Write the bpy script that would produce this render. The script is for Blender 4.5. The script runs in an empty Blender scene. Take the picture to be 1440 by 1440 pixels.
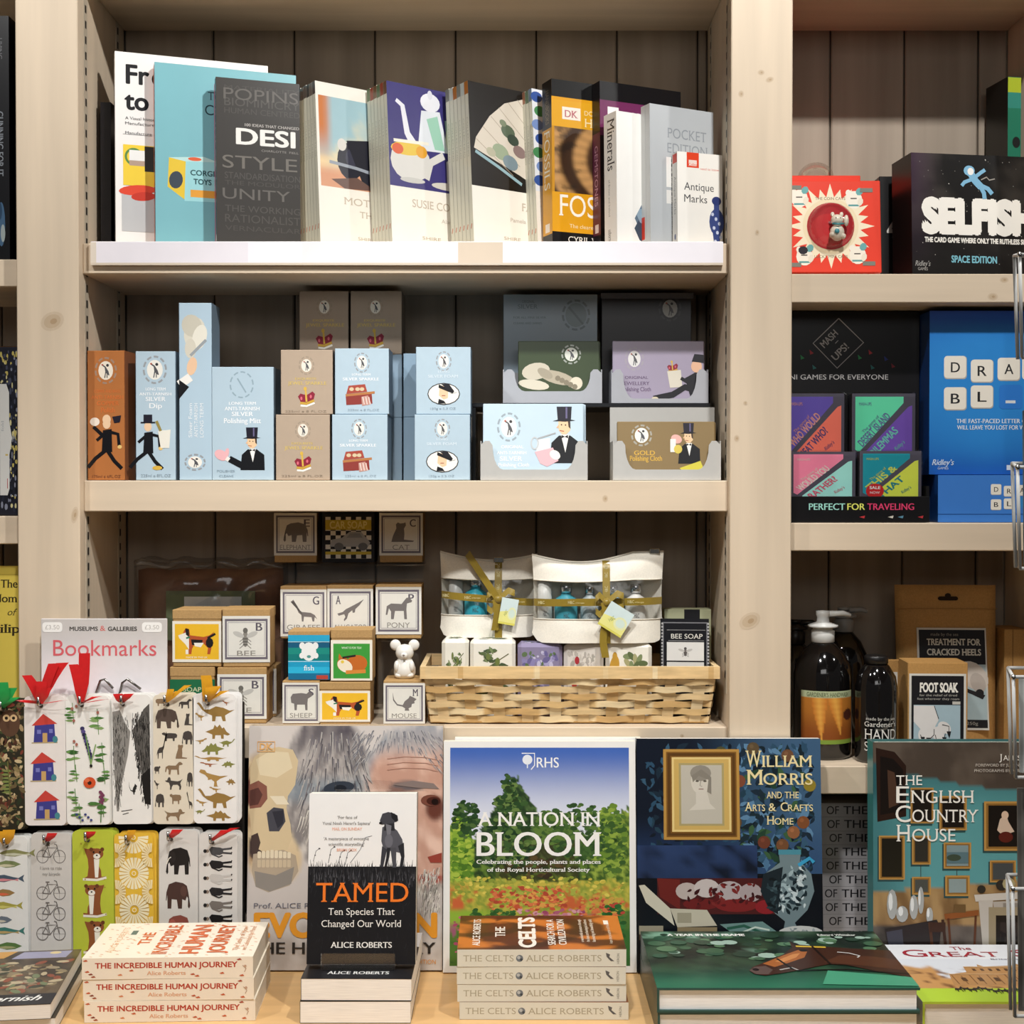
import bpy, math, random
from mathutils import Vector, Matrix, noise
C = bpy.context.scene.collection
S = bpy.context.scene
# ------------------------------------------------------------ camera, sky, lights, exposure
F = 1950.0                                    # focal length in px of the 1440 px frame
PITCH = math.atan(30 / F)
EYE = Vector((0, 0, 1.52))
cam = bpy.data.objects.new('camera', bpy.data.cameras.new('camera'))
cam.data.sensor_width = 36.0
cam.data.lens = F / 1440 * 36.0
cam.location = EYE
cam.rotation_euler = (math.pi / 2 - PITCH, 0, 0)
cam.data.clip_start = 0.02
C.objects.link(cam)
S.camera = cam
w = bpy.data.worlds.new('world'); S.world = w
w.use_nodes = True
w.node_tree.nodes['Background'].inputs[0].default_value = (1.0, 0.98, 0.95, 1)
w.node_tree.nodes['Background'].inputs[1].default_value = 0.02
def spot(x, y, z, tx, ty, tz, power, col, angle, size=0.05, blend=0.7):
    L = bpy.data.lights.new('ceiling_spot', 'SPOT')
    L.energy = power; L.color = col; L.spot_size = math.radians(angle); L.spot_blend = blend; L.shadow_soft_size = size
    o = bpy.data.objects.new('ceiling_spot', L); C.objects.link(o)
    o.location = (x, y, z)
    o.rotation_euler = (Vector((tx, ty, tz)) - Vector((x, y, z))).to_track_quat('-Z', 'Y').to_euler()
def area(x, y, z, tx, ty, tz, power, col, sx, sy):
    L = bpy.data.lights.new('front_fill', 'AREA')
    L.energy = power; L.color = col; L.shape = 'RECTANGLE'; L.size = sx; L.size_y = sy
    o = bpy.data.objects.new('front_fill', L); C.objects.link(o)
    o.location = (x, y, z)
    o.rotation_euler = (Vector((tx, ty, tz)) - Vector((x, y, z))).to_track_quat('-Z', 'Y').to_euler()
WARM = (1.0, 0.985, 0.96)
spot(0.44, 1.00, 2.74, -0.05, 1.82, 1.40, 22.5, WARM, 120, 0.03, 0.5)
spot(-0.95, 1.00, 2.74, -0.60, 1.80, 1.25, 14, WARM, 90, 0.035, 0.7)
spot(1.75, 1.00, 2.74, 0.80, 1.80, 1.20, 6, WARM, 90, 0.035, 0.7)
spot(-0.15, 0.70, 2.74, -0.12, 1.68, 0.90, 29, WARM, 56, 0.05, 0.7)
area(0.1, -1.6, 2.7, 0.0, 1.9, 1.2, 6.0, (1.0, 0.98, 0.96), 2.0, 1.0)  # added soft fill from the room side, no fixture seen there
V = S.view_settings
S.display_settings.display_device = 'sRGB'
V.view_transform = 'Standard'; V.look = 'None'; V.gamma = 1.0; V.use_curve_mapping = False
V.exposure = 1.52
# ------------------------------------------------------------ helpers
PI = math.pi
def Wp(px, py, d):
    """point of the room seen at photo pixel (px,py) at distance d from the camera's wall-parallel plane"""
    sa, ca = math.sin(PITCH), math.cos(PITCH)
    u, v = (px - 720) / F, (720 - py) / F
    dy = ca + v * sa; dz = -sa + v * ca
    t = d / dy
    return Vector((u * t, d, EYE.z + dz * t))
def Ypx(z, d):
    lo, hi = -2000.0, 4000.0
    for _ in range(40):
        m = (lo + hi) / 2
        if Wp(720, m, d).z > z: lo = m
        else: hi = m
    return lo
def lin(c):
    return c / 12.92 if c <= 0.04045 else ((c + 0.055) / 1.055) ** 2.4
_hc = {}
def H(c):
    if not isinstance(c, str): return c
    if c not in _hc:
        h = c if len(c) == 6 else ''.join(k * 2 for k in c)
        _hc[c] = tuple(lin(int(h[i:i + 2], 16) / 255) for i in (0, 2, 4))
    return _hc[c]
def mix(a, b, t):
    a, b = H(a), H(b); t = max(0.0, min(1.0, t))
    return tuple(a[i] * (1 - t) + b[i] * t for i in range(3))
def mul(a, k):
    a = H(a); return tuple(x * k for x in a)
def sst(a, b, x):
    t = max(0.0, min(1.0, (x - a) / (b - a))); return t * t * (3 - 2 * t)
def nz(x, y, z=0.0): return noise.noise(Vector((x, y, z)))
def fbm(x, y, z=0.0): return noise.fractal(Vector((x, y, z)), 1.0, 2.0, 4)
# ------------------------------------------------------------ materials (all read the part's own colour)
MATS = {}
def mk(name, rough=0.5, var=0.06, nscale=(60, 60, 60), metal=0.0, coat=0.0, spec=0.5, bump=0.0, kind=None, sheen=0.0):
    m = bpy.data.materials.new(name); m.use_nodes = True
    nt = m.node_tree; b = nt.nodes['Principled BSDF']
    at = nt.nodes.new('ShaderNodeAttribute'); at.attribute_name = 'Col'
    tc = nt.nodes.new('ShaderNodeTexCoord'); mp = nt.nodes.new('ShaderNodeMapping')
    mp.inputs['Scale'].default_value = nscale
    no = nt.nodes.new('ShaderNodeTexNoise'); no.inputs['Scale'].default_value = 1.0; no.inputs['Detail'].default_value = 4
    mr = nt.nodes.new('ShaderNodeMapRange'); mr.inputs['From Min'].default_value = 0.3; mr.inputs['From Max'].default_value = 0.7
    mr.inputs['To Min'].default_value = 1 - var; mr.inputs['To Max'].default_value = 1 + var
    vm = nt.nodes.new('ShaderNodeVectorMath'); vm.operation = 'SCALE'
    nt.links.new(tc.outputs['Object'], mp.inputs['Vector']); nt.links.new(mp.outputs[0], no.inputs['Vector'])
    nt.links.new(no.outputs['Fac'], mr.inputs['Value']); nt.links.new(at.outputs['Color'], vm.inputs[0]); nt.links.new(mr.outputs[0], vm.inputs['Scale'])
    nt.links.new(vm.outputs['Vector'], b.inputs['Base Color'])
    b.inputs['Roughness'].default_value = rough; b.inputs['Metallic'].default_value = metal
    b.inputs['Coat Weight'].default_value = coat; b.inputs['Coat Roughness'].default_value = 0.08
    b.inputs['Specular IOR Level'].default_value = spec
    if sheen: b.inputs['Sheen Weight'].default_value = sheen
    if bump:
        bp = nt.nodes.new('ShaderNodeBump'); bp.inputs['Strength'].default_value = bump; bp.inputs['Distance'].default_value = 0.002
        nt.links.new(no.outputs['Fac'], bp.inputs['Height']); nt.links.new(bp.outputs[0], b.inputs['Normal'])
    MATS[name] = m
    return m
mk('card', 0.55, 0.02, (90, 90, 90), spec=0.3)
mk('gloss', 0.3, 0.015, (40, 40, 40), spec=0.4)
mk('kraft', 0.75, 0.09, (420, 420, 420), spec=0.2)
mk('pages', 0.8, 0.10, (30, 1500, 30), spec=0.1)
mk('pages_flat', 0.8, 0.08, (40, 40, 40), spec=0.1)
mk('wood_up', 0.5, 0.075, (38, 38, 2.2), spec=0.3, bump=0.05)
mk('wood_across', 0.5, 0.075, (2.2, 38, 38), spec=0.3, bump=0.05)
mk('table_wood', 0.35, 0.10, (3.0, 45, 45), spec=0.4)
mk('boards', 0.55, 0.16, (30, 30, 1.6), spec=0.2)
mk('wall_paint', 0.8, 0.03, (5, 5, 5), spec=0.2)
mk('wicker', 0.5, 0.14, (25, 160, 160), spec=0.35)
mk('canvas', 0.85, 0.05, (500, 500, 500), spec=0.15, sheen=0.2)
mk('satin', 0.32, 0.05, (200, 200, 200), spec=0.5, sheen=0.3)
mk('metal', 0.22, 0.03, (60, 60, 60), metal=1.0)
mk('black_gloss', 0.08, 0.02, (20, 20, 20), spec=0.6, coat=0.4)
mk('plastic', 0.35, 0.02, (30, 30, 30), spec=0.5)
mk('ceramic', 0.25, 0.015, (30, 30, 30), spec=0.5, coat=0.3)
mk('leather', 0.6, 0.2, (40, 40, 40), spec=0.3, bump=0.2)
def clear(name, col, gl=0.12, rough=0.06):
    m = bpy.data.materials.new(name); m.use_nodes = True
    nt = m.node_tree; nt.nodes.remove(nt.nodes['Principled BSDF'])
    out = nt.nodes['Material Output']
    tr = nt.nodes.new('ShaderNodeBsdfTransparent'); tr.inputs[0].default_value = (*col, 1)
    g = nt.nodes.new('ShaderNodeBsdfGlossy'); g.inputs['Roughness'].default_value = rough
    lw = nt.nodes.new('ShaderNodeLayerWeight'); lw.inputs['Blend'].default_value = 0.35
    mr = nt.nodes.new('ShaderNodeMapRange'); mr.inputs['To Min'].default_value = gl * 0.5; mr.inputs['To Max'].default_value = min(1, gl * 4)
    tc = nt.nodes.new('ShaderNodeTexCoord'); no = nt.nodes.new('ShaderNodeTexNoise'); no.inputs['Scale'].default_value = 35
    bp = nt.nodes.new('ShaderNodeBump'); bp.inputs['Strength'].default_value = 0.25; bp.inputs['Distance'].default_value = 0.004
    nt.links.new(tc.outputs['Object'], no.inputs['Vector']); nt.links.new(no.outputs['Fac'], bp.inputs['Height'])
    if name == 'film': nt.links.new(bp.outputs[0], g.inputs['Normal'])
    mx = nt.nodes.new('ShaderNodeMixShader')
    nt.links.new(lw.outputs['Fresnel'], mr.inputs['Value']); nt.links.new(mr.outputs[0], mx.inputs[0])
    nt.links.new(tr.outputs[0], mx.inputs[1]); nt.links.new(g.outputs[0], mx.inputs[2]); nt.links.new(mx.outputs[0], out.inputs['Surface'])
    MATS[name] = m
clear('acrylic', (0.975, 0.98, 0.985), 0.07)
clear('film', (0.97, 0.975, 0.98), 0.09, 0.12)
clear('smoke', (0.45, 0.5, 0.52), 0.1)
clear('dome', (0.93, 0.92, 0.9), 0.07, 0.02)
# ------------------------------------------------------------ lettering from the built-in font, with slab serifs added for serif faces
_tc = {}
LIFT = 0.000006
def glyphs(s, serif, bold, ital):
    k = (s, serif, bold, ital)
    if k in _tc: return _tc[k]
    cu = bpy.data.curves.new('lettering', 'FONT'); cu.body = s; cu.size = 1; cu.resolution_u = 4
    cu.shear = ital
    o = bpy.data.objects.new('lettering', cu)
    me = o.to_mesh()
    vs = [(v.co.x, v.co.y) for v in me.vertices]; fs = [tuple(p.vertices) for p in me.polygons]
    n_base = len(vs); vs = [(x, y, 0.0) for x, y in vs]
    if serif:
        cnt = {}
        for f in fs:
            for i in range(len(f)):
                e = tuple(sorted((f[i], f[(i + 1) % len(f)]))); cnt[e] = cnt.get(e, 0) + 1
        for (a, b), n in cnt.items():
            if n != 1: continue
            (x0, y0, _), (x1, y1, _) = vs[a], vs[b]
            ln = abs(x1 - x0)
            if abs(y0 - y1) > 1e-4 or not 0.04 < ln < 0.17: continue
            for lv, sg in ((0, 1), (0.682, -1), (0.449, -1), (0.70, -1)):
                if abs(y0 - lv) < 0.03:
                    xa, xb = min(x0, x1) - 0.055, max(x0, x1) + 0.055
                    n0 = len(vs)
                    vs += [(xa, y0, 1.0), (xb, y0, 1.0), (xb - 0.02, y0 + sg * 0.045, 1.0), (xa + 0.02, y0 + sg * 0.045, 1.0)]
                    fs.append((n0, n0 + 1, n0 + 2, n0 + 3)); break
    if bold:
        v0, f0 = vs, fs; vs, fs = [], []
        for k, (dx, dy) in enumerate(((-1, 0), (1, 0), (0, .8), (0, -.8), (.7, .6), (-.7, .6), (.7, -.6), (-.7, -.6), (0, 0)) if bold >= .03 else ((-1, 0), (1, 0))):
            n0 = len(vs); vs += [(x + dx * bold, y + dy * bold, z + 2.0 * k) for x, y, z in v0]; fs += [tuple(i + n0 for i in f) for f in f0]
    o.to_mesh_clear()
    bpy.data.objects.remove(o); bpy.data.curves.remove(cu)
    if vs:
        x0 = min(v[0] for v in vs); x1 = max(v[0] for v in vs)
    else: x0, x1 = 0, 1
    _tc[k] = ([(x - x0, y, z * LIFT) for x, y, z in vs], fs, max(x1 - x0, 1e-3))
    return _tc[k]
class M:
    """collects shapes for ONE mesh object; every face carries its own print colour"""
    def __init__(s):
        s.v = []; s.f = []; s.c = []; s.m = []; s.sm = []; s.mats = []
    def mi(s, mat):
        if mat not in s.mats: s.mats.append(mat)
        return s.mats.index(mat)
    def add(s, vs, fs, col, mat='card', smooth=False, vcols=None):
        n = len(s.v); s.v.extend(vs); k = s.mi(mat); col = H(col)
        for i, f in enumerate(fs):
            s.f.append(tuple(j + n for j in f))
            s.c.append([vcols[j] for j in f] if vcols else col)
            s.m.append(k); s.sm.append(smooth)
    def box(s, x0, x1, y0, y1, z0, z1, col, mat='card', b=0.0):
        if b <= 0:
            vs = [(x, y, z) for x in (x0, x1) for y in (y0, y1) for z in (z0, z1)]
            fs = [(0, 1, 3, 2), (4, 6, 7, 5), (0, 4, 5, 1), (2, 3, 7, 6), (0, 2, 6, 4), (1, 5, 7, 3)]
            s.add(vs, fs, col, mat); return
        b = min(b, (x1 - x0) * .45, (y1 - y0) * .45, (z1 - z0) * .45)
        P = {}; vs = []
        def vid(*p):
            if p not in P: P[p] = len(vs); vs.append(p)
            return P[p]
        X, Y, Z = (x0, x1), (y0, y1), (z0, z1); sg = (1, -1)
        def cor(i, j, k, ax):
            p = [X[i] + sg[i] * b, Y[j] + sg[j] * b, Z[k] + sg[k] * b]
            p[ax] = (X, Y, Z)[ax][(i, j, k)[ax]]
            return vid(*p)
        fs = []
        for i in (0, 1):
            q = [(i, 0, 0), (i, 1, 0), (i, 1, 1), (i, 0, 1)]; f = [cor(*c, 0) for c in q]; fs.append(f if i else f[::-1])
            q = [(0, i, 0), (0, i, 1), (1, i, 1), (1, i, 0)]; f = [cor(*c, 1) for c in q]; fs.append(f if i else f[::-1])
            q = [(0, 0, i), (1, 0, i), (1, 1, i), (0, 1, i)]; f = [cor(*c, 2) for c in q]; fs.append(f if i else f[::-1])
        for i in (0, 1):
            for j in (0, 1):
                fs.append([cor(i, j, 0, 0), cor(i, j, 1, 0), cor(i, j, 1, 1), cor(i, j, 0, 1)])
                fs.append([cor(i, 0, j, 0), cor(i, 1, j, 0), cor(i, 1, j, 2), cor(i, 0, j, 2)])
                fs.append([cor(0, i, j, 1), cor(1, i, j, 1), cor(1, i, j, 2), cor(0, i, j, 2)])
                for k in (0, 1): fs.append([cor(i, j, k, 0), cor(i, j, k, 1), cor(i, j, k, 2)])
        s.add(vs, [tuple(f) for f in fs], col, mat)
    def tube(s, pts, r, col, mat='metal', n=8, flat=None, cap=True):
        pts = [Vector(p) for p in pts]; rings = []; vs = []; fs = []
        up = Vector((0, 0, 1))
        for i, p in enumerate(pts):
            t = (pts[min(i + 1, len(pts) - 1)] - pts[max(i - 1, 0)]).normalized()
            a = t.cross(up)
            if a.length < 1e-3: a = t.cross(Vector((0, 1, 0)))
            a.normalize(); b = a.cross(t)
            rr = r[i] if isinstance(r, (list, tuple)) else r
            for k in range(n):
                th = 2 * PI * k / n
                vs.append(tuple(p + a * (math.cos(th) * rr) + b * (math.sin(th) * rr * (flat or 1))))
        for i in range(len(pts) - 1):
            for k in range(n):
                fs.append((i * n + k, i * n + (k + 1) % n, (i + 1) * n + (k + 1) % n, (i + 1) * n + k))
        if cap: fs.append(tuple(range(n - 1, -1, -1))); fs.append(tuple((len(pts) - 1) * n + k for k in range(n)))
        s.add(vs, fs, col, mat, True)
    def lathe(s, prof, cx, cy, col, mat='plastic', n=28, sx=1.0, sy=1.0, M4=None):
        vs = []; fs = []
        for r, z in prof:
            for k in range(n):
                th = 2 * PI * k / n
                p = Vector((r * sx * math.cos(th), r * sy * math.sin(th), z))
                if M4 is not None: p = M4 @ p
                vs.append((cx + p.x, cy + p.y, p.z))
        for i in range(len(prof) - 1):
            for k in range(n):
                fs.append((i * n + k, i * n + (k + 1) % n, (i + 1) * n + (k + 1) % n, (i + 1) * n + k))
        fs.append(tuple(range(n - 1, -1, -1))); fs.append(tuple((len(prof) - 1) * n + k for k in range(n)))
        s.add(vs, fs, col, mat, True)
    def ball(s, x, y, z, rx, ry, rz, col, mat='ceramic', n=16, rot=None):
        vs = []; fs = []; m = n // 2
        for i in range(m + 1):
            ph = PI * i / m
            for k in range(n):
                th = 2 * PI * k / n
                p = Vector((rx * math.sin(ph) * math.cos(th), ry * math.sin(ph) * math.sin(th), rz * math.cos(ph)))
                if rot is not None: p = rot @ p
                vs.append((x + p.x, y + p.y, z + p.z))
        for i in range(m):
            for k in range(n):
                fs.append((i * n + k, (i + 1) * n + k, (i + 1) * n + (k + 1) % n, i * n + (k + 1) % n))
        s.add(vs, fs, col, mat, True)
    def strip(s, pts, wv, col, mat='satin', th=0.0004):
        """a flat ribbon along pts, wv = width vector (or one per point)"""
        vs = []; fs = []
        pts = [Vector(p) for p in pts]
        for i, p in enumerate(pts):
            wvi = Vector(wv[i] if isinstance(wv[0], (list, tuple, Vector)) else wv) / 2
            vs += [tuple(p - wvi), tuple(p + wvi)]
        for i in range(len(pts) - 1): fs.append((2 * i, 2 * i + 1, 2 * i + 3, 2 * i + 2))
        s.add(vs, fs, col, mat, True)
    def art(s, O, U, Vv, size, mp, mat='card'): return Art(s, Vector(O), Vector(U), Vector(Vv), size, mp, mat)
    def build(s, name, parent=None, loc=None, mw=None):
        me = bpy.data.meshes.new(name)
        me.from_pydata(s.v, [], s.f)
        ca = me.color_attributes.new('Col', 'FLOAT_COLOR', 'CORNER')
        buf = []
        for f, c in zip(s.f, s.c):
            if isinstance(c, list):
                for q in c: buf.extend((q[0], q[1], q[2], 1.0))
            else: buf.extend((c[0], c[1], c[2], 1.0) * len(f))
        ca.data.foreach_set('color', buf)
        for k in s.mats: me.materials.append(MATS[k])
        me.polygons.foreach_set('material_index', s.m)
        me.polygons.foreach_set('use_smooth', s.sm)
        me.update()
        o = bpy.data.objects.new(name, me); C.objects.link(o)
        if mw is not None: o.matrix_world = mw
        elif loc is not None: o.location = loc
        if parent is not None: o.parent = parent
        return o
class Art:
    """a printed face: O bottom-left corner, U right, V up (unit), size (w,h) in metres, mp=(x0,y0,x1,y1) drawing frame, y down"""
    def __init__(s, m, O, U, Vv, size, mp, mat):
        s.m, s.O, s.U, s.V, s.size, s.mp, s.mat = m, Vector(O), Vector(U), Vector(Vv), size, mp, mat
        s.N = s.U.cross(s.V); s.L = 0.00003; s.pend = 0.0; s.rr = random.Random(1)
    def p3(s, x, y, lift=None):
        a, b, c, d = s.mp
        u = (x - a) / (c - a) * s.size[0]; v = (d - y) / (d - b) * s.size[1]
        return tuple(s.O + s.U * u + s.V * v + s.N * (s.L if lift is None else lift))
    def up(s, k=0.000012):
        if k < 0.00001:                       # scattered marks share one thin band of depth instead of piling up
            s.pend = 0.00005; return s.L + 0.000004 + s.rr.random() * 0.000046
        s.L += k + s.pend; s.pend = 0.0
        return s.L
    def poly(s, pts, col, k=0.000012, mat=None):
        q = s.up(k); s.m.add([s.p3(x, y, q) for x, y in pts], [tuple(range(len(pts) - 1, -1, -1))], col, mat or s.mat)
    def rect(s, x0, y0, x1, y1, col, mat=None): s.poly([(x0, y0), (x1, y0), (x1, y1), (x0, y1)], col, mat=mat)
    def full(s, col, mat=None): s.rect(*s.mp, col, mat=mat)
    def rrect(s, x0, y0, x1, y1, r, col):
        pts = []
        for cx, cy, a in ((x1 - r, y0 + r, -90), (x1 - r, y1 - r, 0), (x0 + r, y1 - r, 90), (x0 + r, y0 + r, 180)):
            for k in range(4):
                t = math.radians(a + 30 * k); pts.append((cx + r * math.cos(t), cy + r * math.sin(t)))
        s.poly(pts, col)
    def ell(s, cx, cy, rx, ry, col, rot=0, n=16, k=0.000012):
        c, q = math.cos(math.radians(rot)), math.sin(math.radians(rot)); pts = []
        for i in range(n):
            t = 2 * PI * i / n; a, b = rx * math.cos(t), ry * math.sin(t)
            pts.append((cx + a * c - b * q, cy + a * q + b * c))
        s.poly(pts, col, k)
    def ring(s, cx, cy, rx, ry, wd, col, n=24, gap=0):
        s.up(); vs = []; fs = []
        for i in range(n):
            t = 2 * PI * i / n
            for q in (0, wd): vs.append(s.p3(cx + (rx - q) * math.cos(t), cy + (ry - q) * math.sin(t)))
        for i in range(n):
            if gap and i % gap == 0: continue
            j = (i + 1) % n; fs.append((2 * i, 2 * i + 1, 2 * j + 1, 2 * j))
        s.m.add(vs, fs, col, s.mat)
    def frame(s, x0, y0, x1, y1, wd, col):
        s.up(); o = [(x0, y0), (x1, y0), (x1, y1), (x0, y1)]; i = [(x0 + wd, y0 + wd), (x1 - wd, y0 + wd), (x1 - wd, y1 - wd), (x0 + wd, y1 - wd)]
        vs = [s.p3(*p) for p in o + i]
        s.m.add(vs, [(k, 4 + k, 4 + (k + 1) % 4, (k + 1) % 4) for k in range(4)], col, s.mat)
    def line(s, pts, wd, col, k=0.000012):
        qz = s.up(k); vs = []; fs = []
        n = len(pts)
        for i, (x, y) in enumerate(pts):
            x0, y0 = pts[max(i - 1, 0)]; x1, y1 = pts[min(i + 1, n - 1)]
            dx, dy = x1 - x0, y1 - y0; l = math.hypot(dx, dy) or 1
            q = (wd[i] if isinstance(wd, (list, tuple)) else wd) / 2
            vs += [s.p3(x - dy / l * q, y + dx / l * q, qz), s.p3(x + dy / l * q, y - dx / l * q, qz)]
        for i in range(n - 1): fs.append((2 * i, 2 * i + 1, 2 * i + 3, 2 * i + 2))
        s.m.add(vs, fs, col, s.mat)
    def text(s, t, x0, x1, yb, cap, col, serif=0, bold=0, ital=0, rot=0, mat=None):
        """one line fitted from x0 to x1 (x1 None: natural width; negative x1: natural width, centred on x0), baseline yb, capital height cap; rot turns it anticlockwise about (x0,yb)"""
        vs, fs, wd = glyphs(t, serif, bold, ital)
        sy = cap / 0.682
        if x1 is None or x1 < 0:
            sx = sy
            if x1 is not None: x0 -= wd * sx / 2
        else: sx = (x1 - x0) / wd
        c, q = math.cos(math.radians(rot)), math.sin(math.radians(rot))
        s.up(); out = []
        for a, b, z in vs:
            u, v = a * sx, b * sy
            out.append(s.p3(x0 + u * c - v * q, yb - (u * q + v * c), s.L + z))
        if vs: s.L += max(v[2] for v in vs)
        s.m.add(out, fs, col, mat or s.mat)
    def paint(s, x0, y0, x1, y1, nx, ny, fn):
        """printed picture: fn(u,v) -> linear rgb, u right 0..1, v down 0..1"""
        s.up(); vs = []; cs = []; fs = []
        for j in range(ny + 1):
            for i in range(nx + 1):
                u, v = i / nx, j / ny
                vs.append(s.p3(x0 + (x1 - x0) * u, y0 + (y1 - y0) * v)); cs.append(H(fn(u, v)))
        for j in range(ny):
            for i in range(nx):
                a = j * (nx + 1) + i; fs.append((a, a + nx + 1, a + nx + 2, a + 1))
        s.m.add(vs, fs, (1, 1, 1), s.mat, False, cs)
    def speck(s, x0, y0, x1, y1, n, smin, smax, cols, rng, asp=1.0, rot=180):
        for _ in range(n):
            r = rng.uniform(smin, smax)
            s.ell(rng.uniform(x0, x1), rng.uniform(y0, y1), r, r * asp, rng.choice(cols), rng.uniform(-rot, rot), 7, 0.000003)
    def shape(s, pts, x, y, w, h, col, flip=False):
        """silhouette in 0..1 (y up) drawn into the box with top-left x,y"""
        s.poly([(x + (1 - a if flip else a) * w, y + (1 - b) * h) for a, b in pts], col)
def tag(o, label=None, cat=None, group=None, kind=None):
    if label: o['label'] = label
    if cat: o['category'] = cat
    if group: o['group'] = group
    if kind: o['kind'] = kind
    return o
def empty(name, label, cat, mw=None, group=None):
    o = bpy.data.objects.new(name, None); C.objects.link(o); o.empty_display_size = 0.02
    if mw is not None: o.matrix_world = mw
    return tag(o, label, cat, group)
def copy_tree(o, mw, label=None, group=None):
    c = o.copy(); C.objects.link(c); c.matrix_world = mw
    for ch in o.children:
        d = ch.copy(); C.objects.link(d); d.parent = c
    if label: c['label'] = label
    if group: c['group'] = group
    return c
def T(x, y, z): return Matrix.Translation((x, y, z))
def RZ(a): return Matrix.Rotation(math.radians(a), 4, 'Z')
def RX(a): return Matrix.Rotation(math.radians(a), 4, 'X')
def RY(a): return Matrix.Rotation(math.radians(a), 4, 'Y')
SPINE_OUT = Matrix(((0, 0, -1, 0), (1, 0, 0, 0), (0, -1, 0, 0), (0, 0, 0, 1)))      # lying, spine towards the viewer, front up
FOOT_OUT = Matrix(((1, 0, 0, 0), (0, 0, 1, 0), (0, -1, 0, 0), (0, 0, 0, 1)))        # lying, lower edge towards the viewer, front up
# shelf heights and planes of the room
YF, YB = 1.83, 2.03
TS, MS, BS = 1.846, 1.534, 1.208
RT, RM, RL = 1.806, 1.478, 1.156
LT, LM = 1.825, 1.487
TB = 0.90
def front_box(name, label, cat, x0, x1, yt, z, d, depth, col, art=None, mat='card', yaw=0, group=None, lean=0, side=None, bev=0.0006, parent=None, flaps=True, hgt=None):
    """a carton whose front face covers photo columns x0..x1 and reaches up to row yt, standing at height z, d away"""
    zt = Wp(720, yt, d).z if hgt is None else z + hgt
    ym = (Ypx(z, d) + yt) / 2
    xa, xb = Wp(x0, ym, d).x, Wp(x1, ym, d).x
    wd, h = xb - xa, zt - z
    m = M()
    m.box(-wd / 2, wd / 2, 0, depth, 0, h, col, mat, bev)
    if side:
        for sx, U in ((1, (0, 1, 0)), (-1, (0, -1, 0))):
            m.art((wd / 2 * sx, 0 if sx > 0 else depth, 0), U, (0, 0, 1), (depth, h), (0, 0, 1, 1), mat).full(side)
    if flaps:
        a = m.art((-wd / 2, 0, h), (1, 0, 0), (0, 1, 0), (wd, depth), (0, 0, 100, 100), mat)
        a.line([(3, 92), (97, 92)], 1.2, mul(col, 0.7)); a.line([(3, 4), (3, 92)], 1, mul(col, 0.75)); a.line([(97, 4), (97, 92)], 1, mul(col, 0.75))
    if art:
        a = m.art((-wd / 2, 0, 0), (1, 0, 0), (0, 0, 1), (wd, h), (x0, yt, x1, Ypx(z, d)), mat)
        art(a)
    mw = T((xa + xb) / 2, d, z + depth * math.sin(math.radians(lean))) @ RZ(yaw) @ RX(-lean)
    o = m.build(name, parent, mw=mw)
    return tag(o, label, cat, group)
def book_parts(parent, w, h, t, col, front=None, fmap=None, spine=None, smap=None, hard=False, spine_col=None, page='f2ead8', mat='gloss', edge=None, back=None):
    b = 0.0026 if hard else 0.0005
    ov = 0.003 if hard else 0.0
    m = M()
    e = edge or col
    m.box(0, w, 0, b, 0, h, e, mat); m.box(0, w, t - b, t, 0, h, e, mat); m.box(0, b, b, t - b, 0, h, e, mat)
    a = m.art((0, 0, 0), (1, 0, 0), (0, 0, 1), (w, h), fmap or (0, 0, w * 1000, h * 1000), mat)
    a.full(col)
    if front: front(a)
    a = m.art((0, 0, h), (0, 0, -1), (0, -1, 0), (h, t), smap or (0, 0, h * 1000, t * 1000), mat)
    a.O = Vector((0, t, h)); a.full(spine_col or col)
    if spine: spine(a)
    if back is not None:
        a = m.art((w, t, 0), (-1, 0, 0), (0, 0, 1), (w, h), (0, 0, 1, 1), mat); a.full(back)
    m.build('cover', parent)
    p = M()
    p.box(b, w - ov - (0 if hard else 0.0004), b, t - b, ov + 0.0002, h - ov - 0.0002, page, 'pages')
    p.build('page_block', parent)
def book(name, label, mw, *a, cat='book', group=None, **k):
    o = empty(name, label, cat, mw, group)
    book_parts(o, *a, **k)
    return o
def lean_mw(x, y, z, yaw, lean, t): return T(x, y, z + t * math.sin(math.radians(lean))) @ RZ(yaw) @ RX(-lean)
# ------------------------------------------------------------ drawn motifs
DOG = [(0,.72),(.12,.74),(.16,.9),(.22,1),(.3,.95),(.33,.72),(.7,.66),(.86,.72),(1,.86),(.9,.64),(.86,.5),(.92,.25),(.88,0),(.8,0),(.82,.24),(.7,.4),(.45,.38),(.38,.2),(.36,0),(.28,0),(.28,.3),(.22,.55),(.05,.62)]
ELE = [(0,.1),(.05,0),(.1,.08),(.06,.3),(.08,.6),(.14,.85),(.3,.95),(.6,1),(.88,.9),(.98,.6),(1,.3),(.97,.3),(.94,.5),(.93,0),(.78,0),(.76,.35),(.55,.33),(.5,0),(.34,0),(.33,.35),(.2,.3),(.14,.45),(.1,.4)]
GIR = [(.1,1),(0,.9),(.1,.92),(.3,.55),(.42,.44),(.75,.4),(.9,.3),(1,.1),(.9,.2),(.88,0),(.82,0),(.78,.2),(.5,.22),(.48,0),(.42,0),(.4,.3),(.3,.4),(.13,.85)]
HOR = [(1,.85),(.97,.78),(.8,.72),(.78,.45),(.8,0),(.7,0),(.68,.38),(.35,.38),(.3,0),(.2,0),(.2,.35),(.12,.5),(.06,.2),(0,.2),(.04,.6),(.2,.72),(.6,.7),(.78,.98),(.88,1)]
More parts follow.
